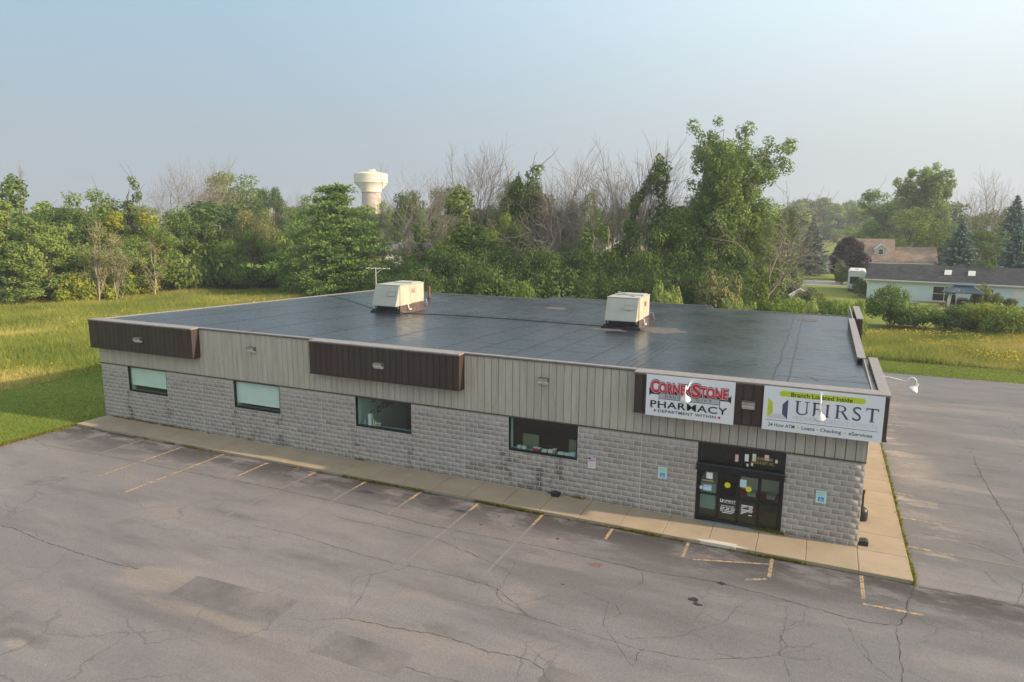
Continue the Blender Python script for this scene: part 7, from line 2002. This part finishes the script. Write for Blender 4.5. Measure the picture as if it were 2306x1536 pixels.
MASS = [
('far_woods', 'hazy wood on the left skyline', [('round_a', -212.5, 126.9, 14.5, 12.2, 5.37), ('bare_c', -260.4, 124.7, 11.9, 11.1, 0.59), ('poplar_a', -157.6, 74.2, 13.9, 12.3, 3.74), ('poplar_a', -201.8, 112.5, 13.4, 10.0, 0.09), ('round_b', -144.2, 84.7, 10.1, 8.9, 4.89), ('round_b', -224.0, 119.0, 10.2, 9.1, 3.14), ('bare_c', -185.8, 134.4, 10.7, 10.7, 5.28), ('bare_a', -165.6, 122.9, 10.4, 7.4, 3.54), ('round_a', -166.6, 64.4, 10.7, 10.6, 5.32), ('round_a', -184.2, 65.7, 14.5, 11.8, 4.45), ('poplar_a', -215.4, 124.8, 10.2, 8.0, 0.55), ('round_a', -273.7, 152.1, 13.5, 10.0, 4.44), ('poplar_a', -220.5, 84.5, 11.9, 10.3, 2.81), ('poplar_a', -250.4, 119.0, 9.8, 8.0, 2.48), ('bare_c', -111.8, 105.2, 14.2, 11.2, 5.56), ('poplar_a', -202.8, 93.5, 14.1, 12.3, 0.26), ('bare_c', -212.0, 92.5, 9.1, 7.2, 1.86), ('round_b', -165.1, 61.1, 12.5, 8.8, 2.32), ('bare_c', -148.0, 97.3, 12.5, 9.3, 2.42), ('bare_c', -170.3, 116.5, 10.4, 8.0, 1.19), ('round_a', -236.9, 193.2, 10.2, 9.8, 3.79), ('bare_a', -154.6, 82.5, 9.2, 7.1, 4.42), ('bare_a', -259.4, 132.6, 12.6, 10.8, 5.84), ('poplar_a', -125.7, 119.7, 11.9, 11.3, 3.86), ('round_a', -270.8, 142.7, 10.2, 7.4, 2.58), ('bare_c', -153.5, 67.4, 10.7, 9.3, 0.83), ('poplar_a', -261.9, 148.7, 14.9, 13.7, 3.28), ('round_a', -177.0, 173.4, 14.5, 14.1, 4.4), ('round_a', -115.7, 106.2, 12.8, 9.2, 1.95), ('bare_a', -160.7, 63.3, 11.7, 10.8, 5.65), ('bare_a', -209.3, 167.3, 13.8, 11.1, 4.3), ('round_a', -212.0, 202.4, 11.5, 11.0, 3.6), ('bare_c', -179.2, 123.7, 12.5, 9.0, 0.57), ('bare_a', -187.3, 76.2, 11.5, 9.4, 4.62), ('round_a', -189.2, 126.1, 14.0, 12.0, 3.23), ('poplar_a', -157.0, 74.4, 9.1, 6.7, 4.9), ('bare_a', -189.5, 137.2, 14.4, 11.4, 4.26), ('poplar_a', -172.1, 74.8, 14.4, 14.1, 3.13), ('poplar_a', -202.9, 96.6, 10.5, 8.7, 5.06), ('bare_c', -211.5, 204.8, 11.3, 11.0, 1.32), ('round_a', -199.8, 84.7, 14.4, 13.1, 5.97), ('bare_a', -169.3, 79.3, 11.7, 11.4, 5.22), ('poplar_a', -211.4, 117.4, 13.0, 12.4, 6.17), ('bare_c', -149.5, 81.6, 9.2, 6.5, 4.45), ('round_a', -173.5, 112.1, 13.7, 12.3, 2.54), ('round_b', -255.6, 121.9, 10.6, 10.0, 6.18), ('poplar_a', -166.5, 64.9, 12.2, 11.5, 6.02), ('round_b', -153.3, 108.9, 11.9, 10.8, 4.74), ('bare_a', -140.9, 82.8, 10.4, 8.9, 5.95), ('poplar_a', -265.5, 173.0, 10.0, 9.7, 0.55), ('round_a', -192.6, 187.9, 9.8, 7.4, 5.57), ('bare_c', -232.8, 90.3, 12.9, 12.1, 5.93), ('poplar_a', -223.7, 136.5, 10.2, 9.8, 5.01), ('round_a', -129.1, 116.1, 10.5, 10.4, 6.14), ('poplar_a', -236.4, 156.8, 10.9, 10.4, 2.19), ('bare_a', -214.4, 87.9, 12.3, 10.4, 0.18), ('round_b', -130.0, 102.2, 13.8, 11.9, 4.31), ('poplar_a', -167.1, 156.6, 15.0, 12.8, 4.26), ('poplar_a', -255.0, 155.6, 12.5, 9.1, 1.39), ('poplar_a', -173.6, 107.1, 13.4, 10.0, 3.23), ('bare_c', -144.7, 130.7, 13.0, 9.9, 5.34), ('round_b', -168.0, 167.3, 12.4, 10.2, 0.72), ('round_a', -208.1, 77.9, 12.2, 10.5, 2.52), ('poplar_a', -187.4, 157.6, 11.9, 9.0, 5.85)]),
('far_woods', 'hazy wood on the skyline behind the thicket', [('round_c', -142.2, 313.1, 15.7, 12.3, 2.97), ('round_c', -164.6, 200.8, 15.8, 13.6, 0.68), ('round_a', -85.9, 162.7, 12.2, 8.7, 0.98), ('round_b', -164.0, 167.2, 15.2, 13.5, 0.66), ('bare_a', -47.1, 192.9, 13.8, 12.6, 4.4), ('round_b', -23.8, 178.4, 14.6, 12.6, 5.42), ('round_b', -81.9, 201.0, 11.9, 9.2, 4.65), ('bare_a', -56.8, 333.7, 12.6, 12.1, 1.22), ('round_b', -42.4, 206.9, 11.1, 8.2, 0.55), ('round_b', -121.4, 226.7, 16.6, 12.6, 3.94), ('bare_a', -36.4, 190.0, 14.2, 13.8, 6.08), ('round_b', -174.1, 210.0, 15.4, 14.5, 3.03), ('round_c', -217.4, 234.6, 14.5, 10.8, 1.16), ('round_a', -192.2, 270.6, 16.9, 14.8, 0.84), ('round_c', -52.5, 183.3, 11.1, 9.3, 3.24), ('round_a', -125.9, 257.5, 10.6, 10.1, 1.14), ('round_b', -130.8, 282.5, 13.1, 11.6, 0.6), ('round_c', -44.0, 230.2, 11.1, 9.6, 1.2), ('bare_a', -80.5, 224.7, 15.5, 15.0, 4.68), ('bare_a', -61.8, 316.9, 13.1, 12.7, 4.36), ('round_b', -62.6, 307.7, 13.1, 9.5, 2.15), ('round_a', -78.0, 162.4, 12.8, 9.9, 5.93), ('round_b', -66.2, 228.2, 14.8, 12.7, 2.45), ('round_c', -12.1, 290.9, 15.1, 15.0, 0.14), ('round_c', -95.2, 295.1, 12.2, 10.4, 4.78), ('bare_a', -54.1, 170.5, 12.2, 11.8, 3.45), ('round_a', -133.5, 325.6, 14.2, 12.7, 5.08), ('round_a', -190.3, 218.5, 15.4, 12.6, 5.89), ('round_a', -163.3, 313.5, 16.1, 13.3, 3.11), ('bare_a', -136.1, 211.7, 12.5, 10.6, 1.69), ('round_a', -26.1, 294.0, 15.4, 10.8, 1.54), ('round_c', -145.6, 152.6, 15.4, 11.0, 1.98), ('bare_a', -130.8, 251.5, 15.2, 11.0, 5.69), ('round_b', -117.1, 237.2, 16.8, 12.0, 0.62), ('round_b', -57.1, 334.9, 11.4, 10.1, 0.72), ('round_a', -79.3, 246.6, 11.8, 9.5, 0.97), ('bare_a', -102.1, 177.0, 13.2, 11.8, 4.28), ('round_b', -150.4, 274.5, 15.8, 15.6, 4.61), ('bare_a', -116.9, 163.5, 16.3, 12.8, 3.83), ('bare_a', -69.5, 294.2, 11.7, 10.9, 1.19), ('round_a', -195.9, 297.9, 16.5, 14.6, 0.06), ('round_b', -106.1, 151.7, 10.7, 9.3, 0.46), ('bare_a', -197.2, 231.0, 14.1, 11.9, 2.22), ('round_a', -135.1, 231.9, 11.4, 10.7, 2.81), ('round_c', -52.4, 322.6, 15.5, 12.8, 1.62), ('bare_a', -42.3, 238.8, 14.7, 11.6, 4.77), ('round_a', -34.8, 206.2, 14.7, 12.4, 2.04), ('round_c', -93.0, 237.8, 14.2, 11.2, 4.87), ('round_a', -147.9, 163.8, 14.8, 13.4, 3.11), ('round_b', -48.9, 230.2, 16.2, 13.1, 4.56), ('bare_a', -99.8, 173.6, 15.1, 12.6, 5.04), ('round_b', -125.7, 200.8, 13.1, 9.5, 5.2), ('round_b', -207.7, 222.8, 14.3, 13.2, 2.31), ('round_b', -99.4, 181.3, 14.3, 10.8, 4.77), ('round_a', -28.5, 224.7, 10.6, 9.2, 3.56), ('round_a', -18.6, 292.2, 15.7, 13.8, 1.92), ('round_a', -86.9, 221.3, 12.3, 11.9, 0.53), ('round_c', -62.4, 193.1, 15.3, 11.9, 1.38), ('round_c', -55.1, 264.5, 15.5, 12.5, 5.07), ('round_a', -106.1, 174.4, 13.7, 12.5, 5.75), ('round_a', -146.6, 292.7, 14.8, 14.0, 5.24), ('bare_a', -39.6, 345.9, 14.7, 13.4, 5.04), ('round_b', -114.3, 227.1, 11.5, 11.4, 2.36), ('bare_a', -135.1, 171.1, 13.3, 10.4, 5.56), ('round_b', -126.4, 282.7, 12.5, 11.6, 1.13), ('round_a', -177.0, 197.1, 14.3, 11.3, 1.24), ('round_c', -138.8, 248.9, 14.4, 12.6, 1.41), ('bare_a', -140.4, 184.2, 11.6, 10.3, 5.92), ('round_c', -116.3, 310.0, 13.7, 13.3, 2.15), ('round_b', -123.1, 327.4, 13.6, 11.2, 1.37)]),
('far_woods', 'hazy blue wood on the right skyline', [('poplar_a', -15.3, 509.1, 26.8, 22.3, 4.95), ('round_b', -21.4, 525.3, 25.9, 22.6, 2.83), ('round_b', -6.8, 460.2, 25.7, 16.7, 2.02), ('poplar_a', -6.5, 518.4, 22.2, 18.2, 3.89), ('round_a', 9.1, 412.2, 22.7, 13.6, 5.16), ('round_b', 33.8, 511.1, 17.8, 14.0, 3.32), ('poplar_a', 35.5, 494.3, 17.8, 13.8, 5.38), ('poplar_a', -3.3, 508.1, 21.2, 13.3, 5.19), ('round_a', -9.5, 476.0, 22.3, 19.7, 6.05), ('round_b', -2.3, 458.2, 22.6, 18.1, 0.42), ('poplar_a', -16.8, 423.5, 23.7, 17.5, 6.07), ('round_b', 31.3, 489.4, 17.1, 13.9, 2.98), ('poplar_a', -3.6, 420.2, 24.7, 16.4, 3.87), ('round_b', -4.0, 454.3, 22.4, 19.8, 4.74), ('round_b', 11.4, 416.6, 18.9, 15.5, 2.07), ('round_b', 37.7, 477.1, 24.2, 17.8, 2.4), ('poplar_a', -16.9, 486.1, 18.3, 14.9, 1.13), ('round_a', 3.7, 514.2, 22.9, 14.4, 0.2), ('round_b', 38.8, 460.2, 24.7, 21.7, 2.68), ('poplar_a', 10.7, 489.4, 24.7, 17.7, 2.08), ('poplar_a', 3.1, 407.4, 21.0, 14.6, 4.95), ('round_b', -7.7, 533.5, 22.3, 15.6, 2.15), ('poplar_a', 16.9, 418.9, 20.8, 14.5, 1.84), ('poplar_a', -17.2, 498.0, 19.5, 17.0, 3.44), ('poplar_a', 0.0, 470.5, 18.4, 12.1, 5.86), ('poplar_a', 42.5, 495.5, 26.4, 23.3, 3.94), ('poplar_a', -9.2, 416.2, 19.4, 14.1, 2.09), ('round_a', -18.7, 518.6, 19.7, 14.5, 4.58), ('round_a', -7.5, 479.4, 22.5, 17.3, 1.66), ('poplar_a', 39.6, 532.9, 25.2, 16.2, 5.87), ('poplar_a', -24.1, 494.0, 20.6, 14.6, 1.04), ('round_b', 17.1, 510.6, 21.5, 14.1, 6.2), ('poplar_a', 38.3, 489.5, 20.1, 17.1, 5.69), ('round_a', 17.5, 488.3, 24.6, 16.3, 2.94), ('round_a', -13.4, 455.5, 22.7, 15.9, 0.83), ('round_a', -7.7, 526.5, 17.5, 14.3, 4.95), ('round_b', 3.3, 470.1, 18.0, 13.0, 3.92), ('round_b', 23.0, 503.4, 24.5, 21.3, 2.91), ('round_a', 36.5, 493.8, 25.3, 19.4, 5.68), ('round_a', 11.2, 473.5, 21.3, 14.8, 0.34), ('poplar_a', 26.3, 521.8, 24.3, 16.9, 4.96), ('round_b', 36.7, 518.1, 19.4, 13.1, 5.48), ('round_a', 38.4, 465.7, 18.1, 13.8, 4.12), ('poplar_a', 40.6, 518.2, 27.0, 24.0, 4.18), ('round_b', 57.6, 204.2, 15.6, 12.4, 2.65), ('round_b', 20.2, 172.1, 13.6, 8.7, 3.38), ('bare_a', 48.7, 158.7, 11.7, 7.1, 1.08), ('round_b', 40.1, 211.3, 13.7, 9.7, 3.68), ('bare_a', 16.6, 168.0, 16.3, 11.4, 0.9), ('round_b', 63.2, 243.1, 16.2, 11.1, 5.79), ('bare_a', 52.5, 179.9, 15.9, 13.8, 0.1), ('spruce_a', 54.5, 236.2, 13.9, 11.0, 1.2), ('bare_a', 47.8, 164.6, 10.7, 9.5, 1.72), ('bare_b', 47.3, 257.9, 12.3, 8.9, 1.06), ('bare_a', 49.1, 172.2, 14.8, 9.7, 1.48), ('spruce_a', 58.1, 245.8, 12.6, 10.9, 3.7), ('round_b', 27.9, 196.6, 16.5, 11.3, 4.02), ('spruce_a', 29.3, 272.0, 13.1, 8.1, 5.7), ('bare_b', 20.3, 229.0, 13.8, 11.6, 0.55), ('bare_a', 37.7, 245.7, 11.7, 9.6, 0.18), ('spruce_a', 47.5, 176.1, 16.3, 12.0, 4.71), ('round_b', 46.2, 263.7, 13.5, 8.4, 4.88), ('round_a', 56.5, 193.1, 13.4, 10.1, 3.18), ('spruce_a', 64.0, 232.5, 13.6, 8.9, 4.9), ('bare_b', 29.1, 230.5, 11.6, 8.9, 1.61), ('spruce_a', 59.0, 237.9, 11.8, 7.9, 3.64), ('round_a', 34.3, 166.0, 14.2, 10.9, 5.48), ('bare_b', 23.7, 180.6, 10.1, 8.5, 3.16), ('round_a', 62.7, 252.3, 10.2, 8.9, 3.57), ('round_b', 52.1, 247.3, 11.7, 7.2, 2.67), ('bare_a', 60.4, 248.6, 15.2, 12.6, 3.13), ('round_b', 50.8, 215.9, 12.7, 8.2, 4.34), ('bare_b', 66.1, 243.5, 10.4, 7.7, 4.39), ('spruce_a', 64.2, 263.3, 10.9, 9.8, 0.91)]),
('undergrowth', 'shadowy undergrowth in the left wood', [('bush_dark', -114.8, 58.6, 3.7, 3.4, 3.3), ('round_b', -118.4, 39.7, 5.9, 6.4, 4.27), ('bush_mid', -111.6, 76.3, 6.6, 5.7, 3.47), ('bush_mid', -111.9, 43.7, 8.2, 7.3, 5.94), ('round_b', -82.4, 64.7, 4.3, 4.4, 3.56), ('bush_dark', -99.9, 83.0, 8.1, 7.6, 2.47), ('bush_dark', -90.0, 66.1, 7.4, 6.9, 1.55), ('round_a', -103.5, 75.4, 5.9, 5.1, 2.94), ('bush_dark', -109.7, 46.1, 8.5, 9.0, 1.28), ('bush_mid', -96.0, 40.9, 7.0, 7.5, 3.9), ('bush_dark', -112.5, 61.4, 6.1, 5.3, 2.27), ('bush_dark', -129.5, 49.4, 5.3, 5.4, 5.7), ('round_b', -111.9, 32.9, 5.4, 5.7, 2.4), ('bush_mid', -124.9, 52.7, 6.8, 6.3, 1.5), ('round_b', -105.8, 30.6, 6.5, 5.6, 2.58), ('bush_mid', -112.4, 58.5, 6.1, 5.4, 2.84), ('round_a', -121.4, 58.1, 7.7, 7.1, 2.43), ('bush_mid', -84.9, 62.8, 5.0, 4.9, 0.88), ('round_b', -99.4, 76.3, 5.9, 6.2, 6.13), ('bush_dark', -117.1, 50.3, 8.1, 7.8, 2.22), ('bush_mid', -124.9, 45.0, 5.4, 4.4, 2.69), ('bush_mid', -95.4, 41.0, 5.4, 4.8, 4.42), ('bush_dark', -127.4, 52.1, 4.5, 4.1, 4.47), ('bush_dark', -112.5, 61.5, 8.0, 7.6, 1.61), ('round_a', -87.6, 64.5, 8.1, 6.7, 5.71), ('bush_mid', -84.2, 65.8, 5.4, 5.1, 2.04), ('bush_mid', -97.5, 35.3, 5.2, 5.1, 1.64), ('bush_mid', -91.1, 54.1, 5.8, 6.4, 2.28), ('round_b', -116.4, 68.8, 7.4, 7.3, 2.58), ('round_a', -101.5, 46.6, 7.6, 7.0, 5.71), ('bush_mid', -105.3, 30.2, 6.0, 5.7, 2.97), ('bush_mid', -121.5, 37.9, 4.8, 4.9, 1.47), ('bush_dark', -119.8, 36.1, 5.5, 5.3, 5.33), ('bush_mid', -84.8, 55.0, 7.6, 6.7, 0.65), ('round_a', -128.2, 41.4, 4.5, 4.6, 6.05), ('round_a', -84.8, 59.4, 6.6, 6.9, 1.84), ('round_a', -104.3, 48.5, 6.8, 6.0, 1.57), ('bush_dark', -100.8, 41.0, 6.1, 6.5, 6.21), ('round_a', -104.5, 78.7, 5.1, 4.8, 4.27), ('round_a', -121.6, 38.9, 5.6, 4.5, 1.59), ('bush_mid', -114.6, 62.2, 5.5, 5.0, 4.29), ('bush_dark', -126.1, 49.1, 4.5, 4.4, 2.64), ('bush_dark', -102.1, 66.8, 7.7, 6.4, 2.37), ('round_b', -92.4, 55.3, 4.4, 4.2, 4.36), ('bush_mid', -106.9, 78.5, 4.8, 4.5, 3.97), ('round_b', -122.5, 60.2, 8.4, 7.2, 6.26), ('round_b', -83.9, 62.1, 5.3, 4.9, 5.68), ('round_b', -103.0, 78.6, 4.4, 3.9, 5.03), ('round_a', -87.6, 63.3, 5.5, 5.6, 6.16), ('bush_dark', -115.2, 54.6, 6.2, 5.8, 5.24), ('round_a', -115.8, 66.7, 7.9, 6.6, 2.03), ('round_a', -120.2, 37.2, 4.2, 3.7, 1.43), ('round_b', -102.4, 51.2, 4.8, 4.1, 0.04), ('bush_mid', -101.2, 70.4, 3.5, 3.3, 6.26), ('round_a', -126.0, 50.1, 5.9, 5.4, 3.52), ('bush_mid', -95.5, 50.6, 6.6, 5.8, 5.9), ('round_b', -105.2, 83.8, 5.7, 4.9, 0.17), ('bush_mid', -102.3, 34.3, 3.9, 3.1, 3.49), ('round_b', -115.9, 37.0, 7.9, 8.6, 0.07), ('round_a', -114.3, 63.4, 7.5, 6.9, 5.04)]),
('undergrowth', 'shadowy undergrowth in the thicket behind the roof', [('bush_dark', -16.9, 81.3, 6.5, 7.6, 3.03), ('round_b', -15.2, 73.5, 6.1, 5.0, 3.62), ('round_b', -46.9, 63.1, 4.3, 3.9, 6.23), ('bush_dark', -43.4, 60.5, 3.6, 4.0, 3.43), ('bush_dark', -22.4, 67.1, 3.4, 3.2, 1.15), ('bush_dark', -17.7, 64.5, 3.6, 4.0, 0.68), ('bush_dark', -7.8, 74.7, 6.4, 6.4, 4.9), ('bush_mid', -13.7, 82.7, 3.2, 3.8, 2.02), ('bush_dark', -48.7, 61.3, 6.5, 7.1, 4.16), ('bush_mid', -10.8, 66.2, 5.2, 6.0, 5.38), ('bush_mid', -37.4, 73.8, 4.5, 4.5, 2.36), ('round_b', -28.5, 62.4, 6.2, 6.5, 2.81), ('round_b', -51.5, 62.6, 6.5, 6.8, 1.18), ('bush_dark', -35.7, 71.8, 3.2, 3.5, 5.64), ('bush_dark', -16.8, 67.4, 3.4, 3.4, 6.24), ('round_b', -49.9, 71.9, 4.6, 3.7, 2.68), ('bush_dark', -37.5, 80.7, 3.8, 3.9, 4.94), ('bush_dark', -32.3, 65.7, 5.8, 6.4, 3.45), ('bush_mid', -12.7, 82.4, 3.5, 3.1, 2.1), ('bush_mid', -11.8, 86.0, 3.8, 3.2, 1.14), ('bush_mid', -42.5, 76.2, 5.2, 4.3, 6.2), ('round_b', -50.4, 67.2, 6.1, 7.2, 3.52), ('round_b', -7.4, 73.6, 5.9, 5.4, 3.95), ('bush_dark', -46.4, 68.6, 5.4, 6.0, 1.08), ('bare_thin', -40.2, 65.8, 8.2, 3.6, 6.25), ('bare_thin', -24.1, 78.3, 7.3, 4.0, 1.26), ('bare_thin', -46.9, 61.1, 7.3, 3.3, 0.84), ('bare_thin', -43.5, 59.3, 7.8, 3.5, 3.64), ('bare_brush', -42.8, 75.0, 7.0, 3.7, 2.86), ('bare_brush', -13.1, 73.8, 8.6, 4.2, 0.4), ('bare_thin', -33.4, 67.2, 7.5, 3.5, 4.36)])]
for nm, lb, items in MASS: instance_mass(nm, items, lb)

# grasses
def sines(x, y, s, seed):
    R = np.random.default_rng(seed); v = np.zeros_like(x)
    for k in range(7):
        a = R.uniform(0, 6.28); f = s * R.uniform(.5, 2.2); v += np.sin((x * math.cos(a) + y * math.sin(a)) * f + R.uniform(0, 6.28)) / 7 ** .5
    return v
def blades(name, poly, n, h, w, mat, seed, tone_fn=None, z=GZ, lean=.45, hvar=(.5, 1.2)):
    R = np.random.default_rng(seed)
    P = np.array(poly); lo, hi = P.min(0), P.max(0)
    pts = np.empty((0, 2))
    while len(pts) < n:
        q = R.uniform(lo, hi, (n, 2))
        ins = np.zeros(len(q), bool); j = len(P) - 1
        for i in range(len(P)):
            c = ((P[i, 1] > q[:, 1]) != (P[j, 1] > q[:, 1])) & (q[:, 0] < (P[j, 0] - P[i, 0]) * (q[:, 1] - P[i, 1]) / (P[j, 1] - P[i, 1] + 1e-12) + P[i, 0])
            ins ^= c; j = i
        pts = np.concatenate([pts, q[ins]])
    pts = pts[:n]
    pn = sines(pts[:, 0], pts[:, 1], .35, seed + 1)
    hh = h * R.uniform(*hvar, n) * (1 + .25 * pn)
    a = R.uniform(0, 6.28, n); ln = R.normal(0, lean, (n, 2)) * hh[:, None]
    dx, dy = np.cos(a) * w * .5, np.sin(a) * w * .5
    z0 = np.full(n, z - .03)
    V = np.stack([np.stack([pts[:, 0] - dx, pts[:, 1] - dy, z0], 1), np.stack([pts[:, 0] + dx, pts[:, 1] + dy, z0], 1),
                  np.stack([pts[:, 0] + ln[:, 0], pts[:, 1] + ln[:, 1], z + hh], 1)], 1).reshape(-1, 3)
    tone = np.clip((.42 + .2 * pn + R.normal(0, .14, n)) if tone_fn is None else tone_fn(pts, R), 0, 1)
    tt = np.repeat(tone, 3)
    o = link(name, np_mesh(name, V, np.arange(3 * n).reshape(-1, 3), mat, tt)); o['kind'] = 'stuff'
    return o
def meadow_tone(p, R):
    a = sines(p[:, 0], p[:, 1], .22, 5); b = sines(p[:, 0], p[:, 1], .7, 6)
    t_ = .34 + .22 * a + .16 * b + R.normal(0, .15, len(p))
    for cx_, cy2, rx, ry in ((-88, 33, 9, 3.5), (-86, 48, 6, 3), (-50, 2, 3, 5), (20, 46, 8, 3)):   # ripe tawny stands
        t_ += .45 * np.exp(-((p[:, 0] - cx_) / rx) ** 2 - ((p[:, 1] - cy2) / ry) ** 2)
    return t_
LM = [(-48.2, 3), (-48.0, 24), (-38, 28), (-37.4, 44), (-70, 58), (-96, 47), (-112, 20), (-110, -30), (-52, -30), (-48.6, -4)]
tag(blades('meadow_grass', LM, 360000, .55, .055, M['grass_meadow'], 101, meadow_tone), 'tall yellow-green meadow grass left of the shop')
RM = [(-4, 37.3), (14, 37.3), (60, 38.5), (60, 62), (12, 54), (2, 50), (-4, 44)]
tag(blades('meadow_grass', RM, 170000, .62, .06, M['grass_meadow'], 102, meadow_tone), 'tall meadow grass beyond the drive')
BM = [(-37.4, 28.2), (-37, 42), (-66, 62), (-60, 66), (-30, 62), (-8, 62), (-2, 50), (1, 33.2), (-8.8, 28.5)]
tag(blades('meadow_grass', BM, 90000, .8, .12, M['grass_meadow'], 103, lambda p, R: .25 + .12 * sines(p[:, 0], p[:, 1], .3, 9) + R.normal(0, .1, len(p))), 'rough grass behind the shop')
def flowers(name, poly, n, seed, label):
    R = np.random.default_rng(seed)
    P = np.array(poly); lo, hi = P.min(0), P.max(0)
    q = R.uniform(lo, hi, (n * 4, 2)); j = len(P) - 1; ins = np.zeros(len(q), bool)
    for i in range(len(P)):
        ins ^= ((P[i, 1] > q[:, 1]) != (P[j, 1] > q[:, 1])) & (q[:, 0] < (P[j, 0] - P[i, 0]) * (q[:, 1] - P[i, 1]) / (P[j, 1] - P[i, 1] + 1e-12) + P[i, 0]); j = i
    q = q[ins & (sines(q[:, 0], q[:, 1], .5, seed) > .1)][:n]
    m = len(q)
    C = np.stack([q[:, 0], q[:, 1], GZ + R.uniform(.45, .85, m)], 1)
    V, F = leaf_quads(C, R.uniform(.08, .17, m), R, 1.0, aspect=.9)
    o = link(name, np_mesh(name, V, F, M['petal'], np.repeat(R.uniform(0, 1, m), 4))); o['kind'] = 'stuff'
    return tag(o, label)
flowers('wildflowers', RM, 9500, 111, 'yellow wildflowers in the meadow beyond the drive')
flowers('wildflowers', LM, 3800, 112, 'yellow wildflowers in the left meadow')
def lawn_tone(p, R): return .45 + .18 * sines(p[:, 0], p[:, 1], .5, 15) + R.normal(0, .14, len(p))
tag(blades('lawn_grass', [(-37.2, -9), (-37.2, 26), (-48.3, 29), (-48.2, 2), (-48.6, -9)], 110000, .075, .035, M['grass_lawn'], 104, lawn_tone, lean=.5), 'short mown grass left of the shop')
tag(blades('lawn_grass', [(-2, 32), (30, 32.6), (30, 37.4), (-2, 37.2)], 50000, .08, .035, M['grass_lawn'], 105, lawn_tone, lean=.5), 'mown grass strip beyond the drive')
# weeds in the joints
R_ = np.random.default_rng(77)
def weed_line(pts_fn, n, h, seed, spread, label, thresh=.15, fr=.9):
    R = np.random.default_rng(seed)
    t = R.uniform(0, 1, n * 3); xy = np.array([pts_fn(u) for u in t])
    k = R.random(len(xy)) < np.clip((sines(xy[:, 0], xy[:, 1], fr, seed) + .5 * sines(xy[:, 0], xy[:, 1], fr * 6, seed + 3) - thresh) * .75, 0, 1)
    xy = xy[k][:n]; m = len(xy)
    xy = xy + R.normal(0, 1, (m, 2)) * np.array(spread)
    hh = h * R.uniform(.4, 1.2, m); a = R.uniform(0, 6.28, m); w = .012 + .02 * R.uniform(0, 1, m)
    ln = R.normal(0, .5, (m, 2)) * hh[:, None]; z0 = np.full(m, GZ + .0)
    if thresh > 5: pass
    V = np.stack([np.stack([xy[:, 0] - np.cos(a) * w, xy[:, 1] - np.sin(a) * w, z0], 1), np.stack([xy[:, 0] + np.cos(a) * w, xy[:, 1] + np.sin(a) * w, z0], 1),
                  np.stack([xy[:, 0] + ln[:, 0], xy[:, 1] + ln[:, 1], z0 + hh + zb_], 1)], 1).reshape(-1, 3)
    tone = np.clip(R.normal(.5, .22, m), 0, 1)
    o = link('weeds', np_mesh('weeds', V, np.arange(3 * m).reshape(-1, 3), M['weed'], np.repeat(tone, 3))); o['kind'] = 'stuff'
    return tag(o, label)
zb_ = .02
weed_line(lambda u: (-36.8 + 38 * u, -1.775), 4200, .10, 201, (.03, .018), 'weeds along the front kerb', .35)
weed_line(lambda u: (1.50, -1.8 + 26 * u), 3800, .14, 202, (.03, .03), 'yellowing weeds along the right kerb', -.35)
weed_line(lambda u: (-37.08 + .04 * math.sin(u * 60), -1.2 - 12 * u), 3500, .12, 204, (.09, .03), 'grass creeping over the lot edge', -2)
zb_ = .13
weed_line(lambda u: (-36.6 + 36.6 * u, -.035), 3600, .10, 203, (.03, .014), 'weeds along the foot of the front wall', .35)
weed_line(lambda u: (-3.4 + 1.1 * u, -.05), 420, .15, 206, (.05, .03), 'weed tuft by the door sill', -3)
weed_line(lambda u: (-9.9 + 3.2 * u, -.04), 700, .13, 207, (.05, .025), 'weed tufts along the wall right of the bait box', .1, 3.0)

# ------------------------------------------------------------------ smoky summer air
hz = MB().box(-700, 700, -120, 720, GZ - 1.02, 45)
hm = bpy.data.materials.new('summer_haze'); hm.use_nodes = True
hn = hm.node_tree.nodes; hn.clear()
ho = hn.new('ShaderNodeOutputMaterial'); hv = hn.new('ShaderNodeVolumePrincipled')
hv.inputs['Color'].default_value = (0.80, 0.87, 0.95, 1)
hv.inputs['Density'].default_value = 0.0005
hv.inputs['Anisotropy'].default_value = 0.25
hm.node_tree.links.new(hv.outputs[0], ho.inputs['Volume'])
hobj = hz.build('haze', hm); hobj['kind'] = 'stuff'
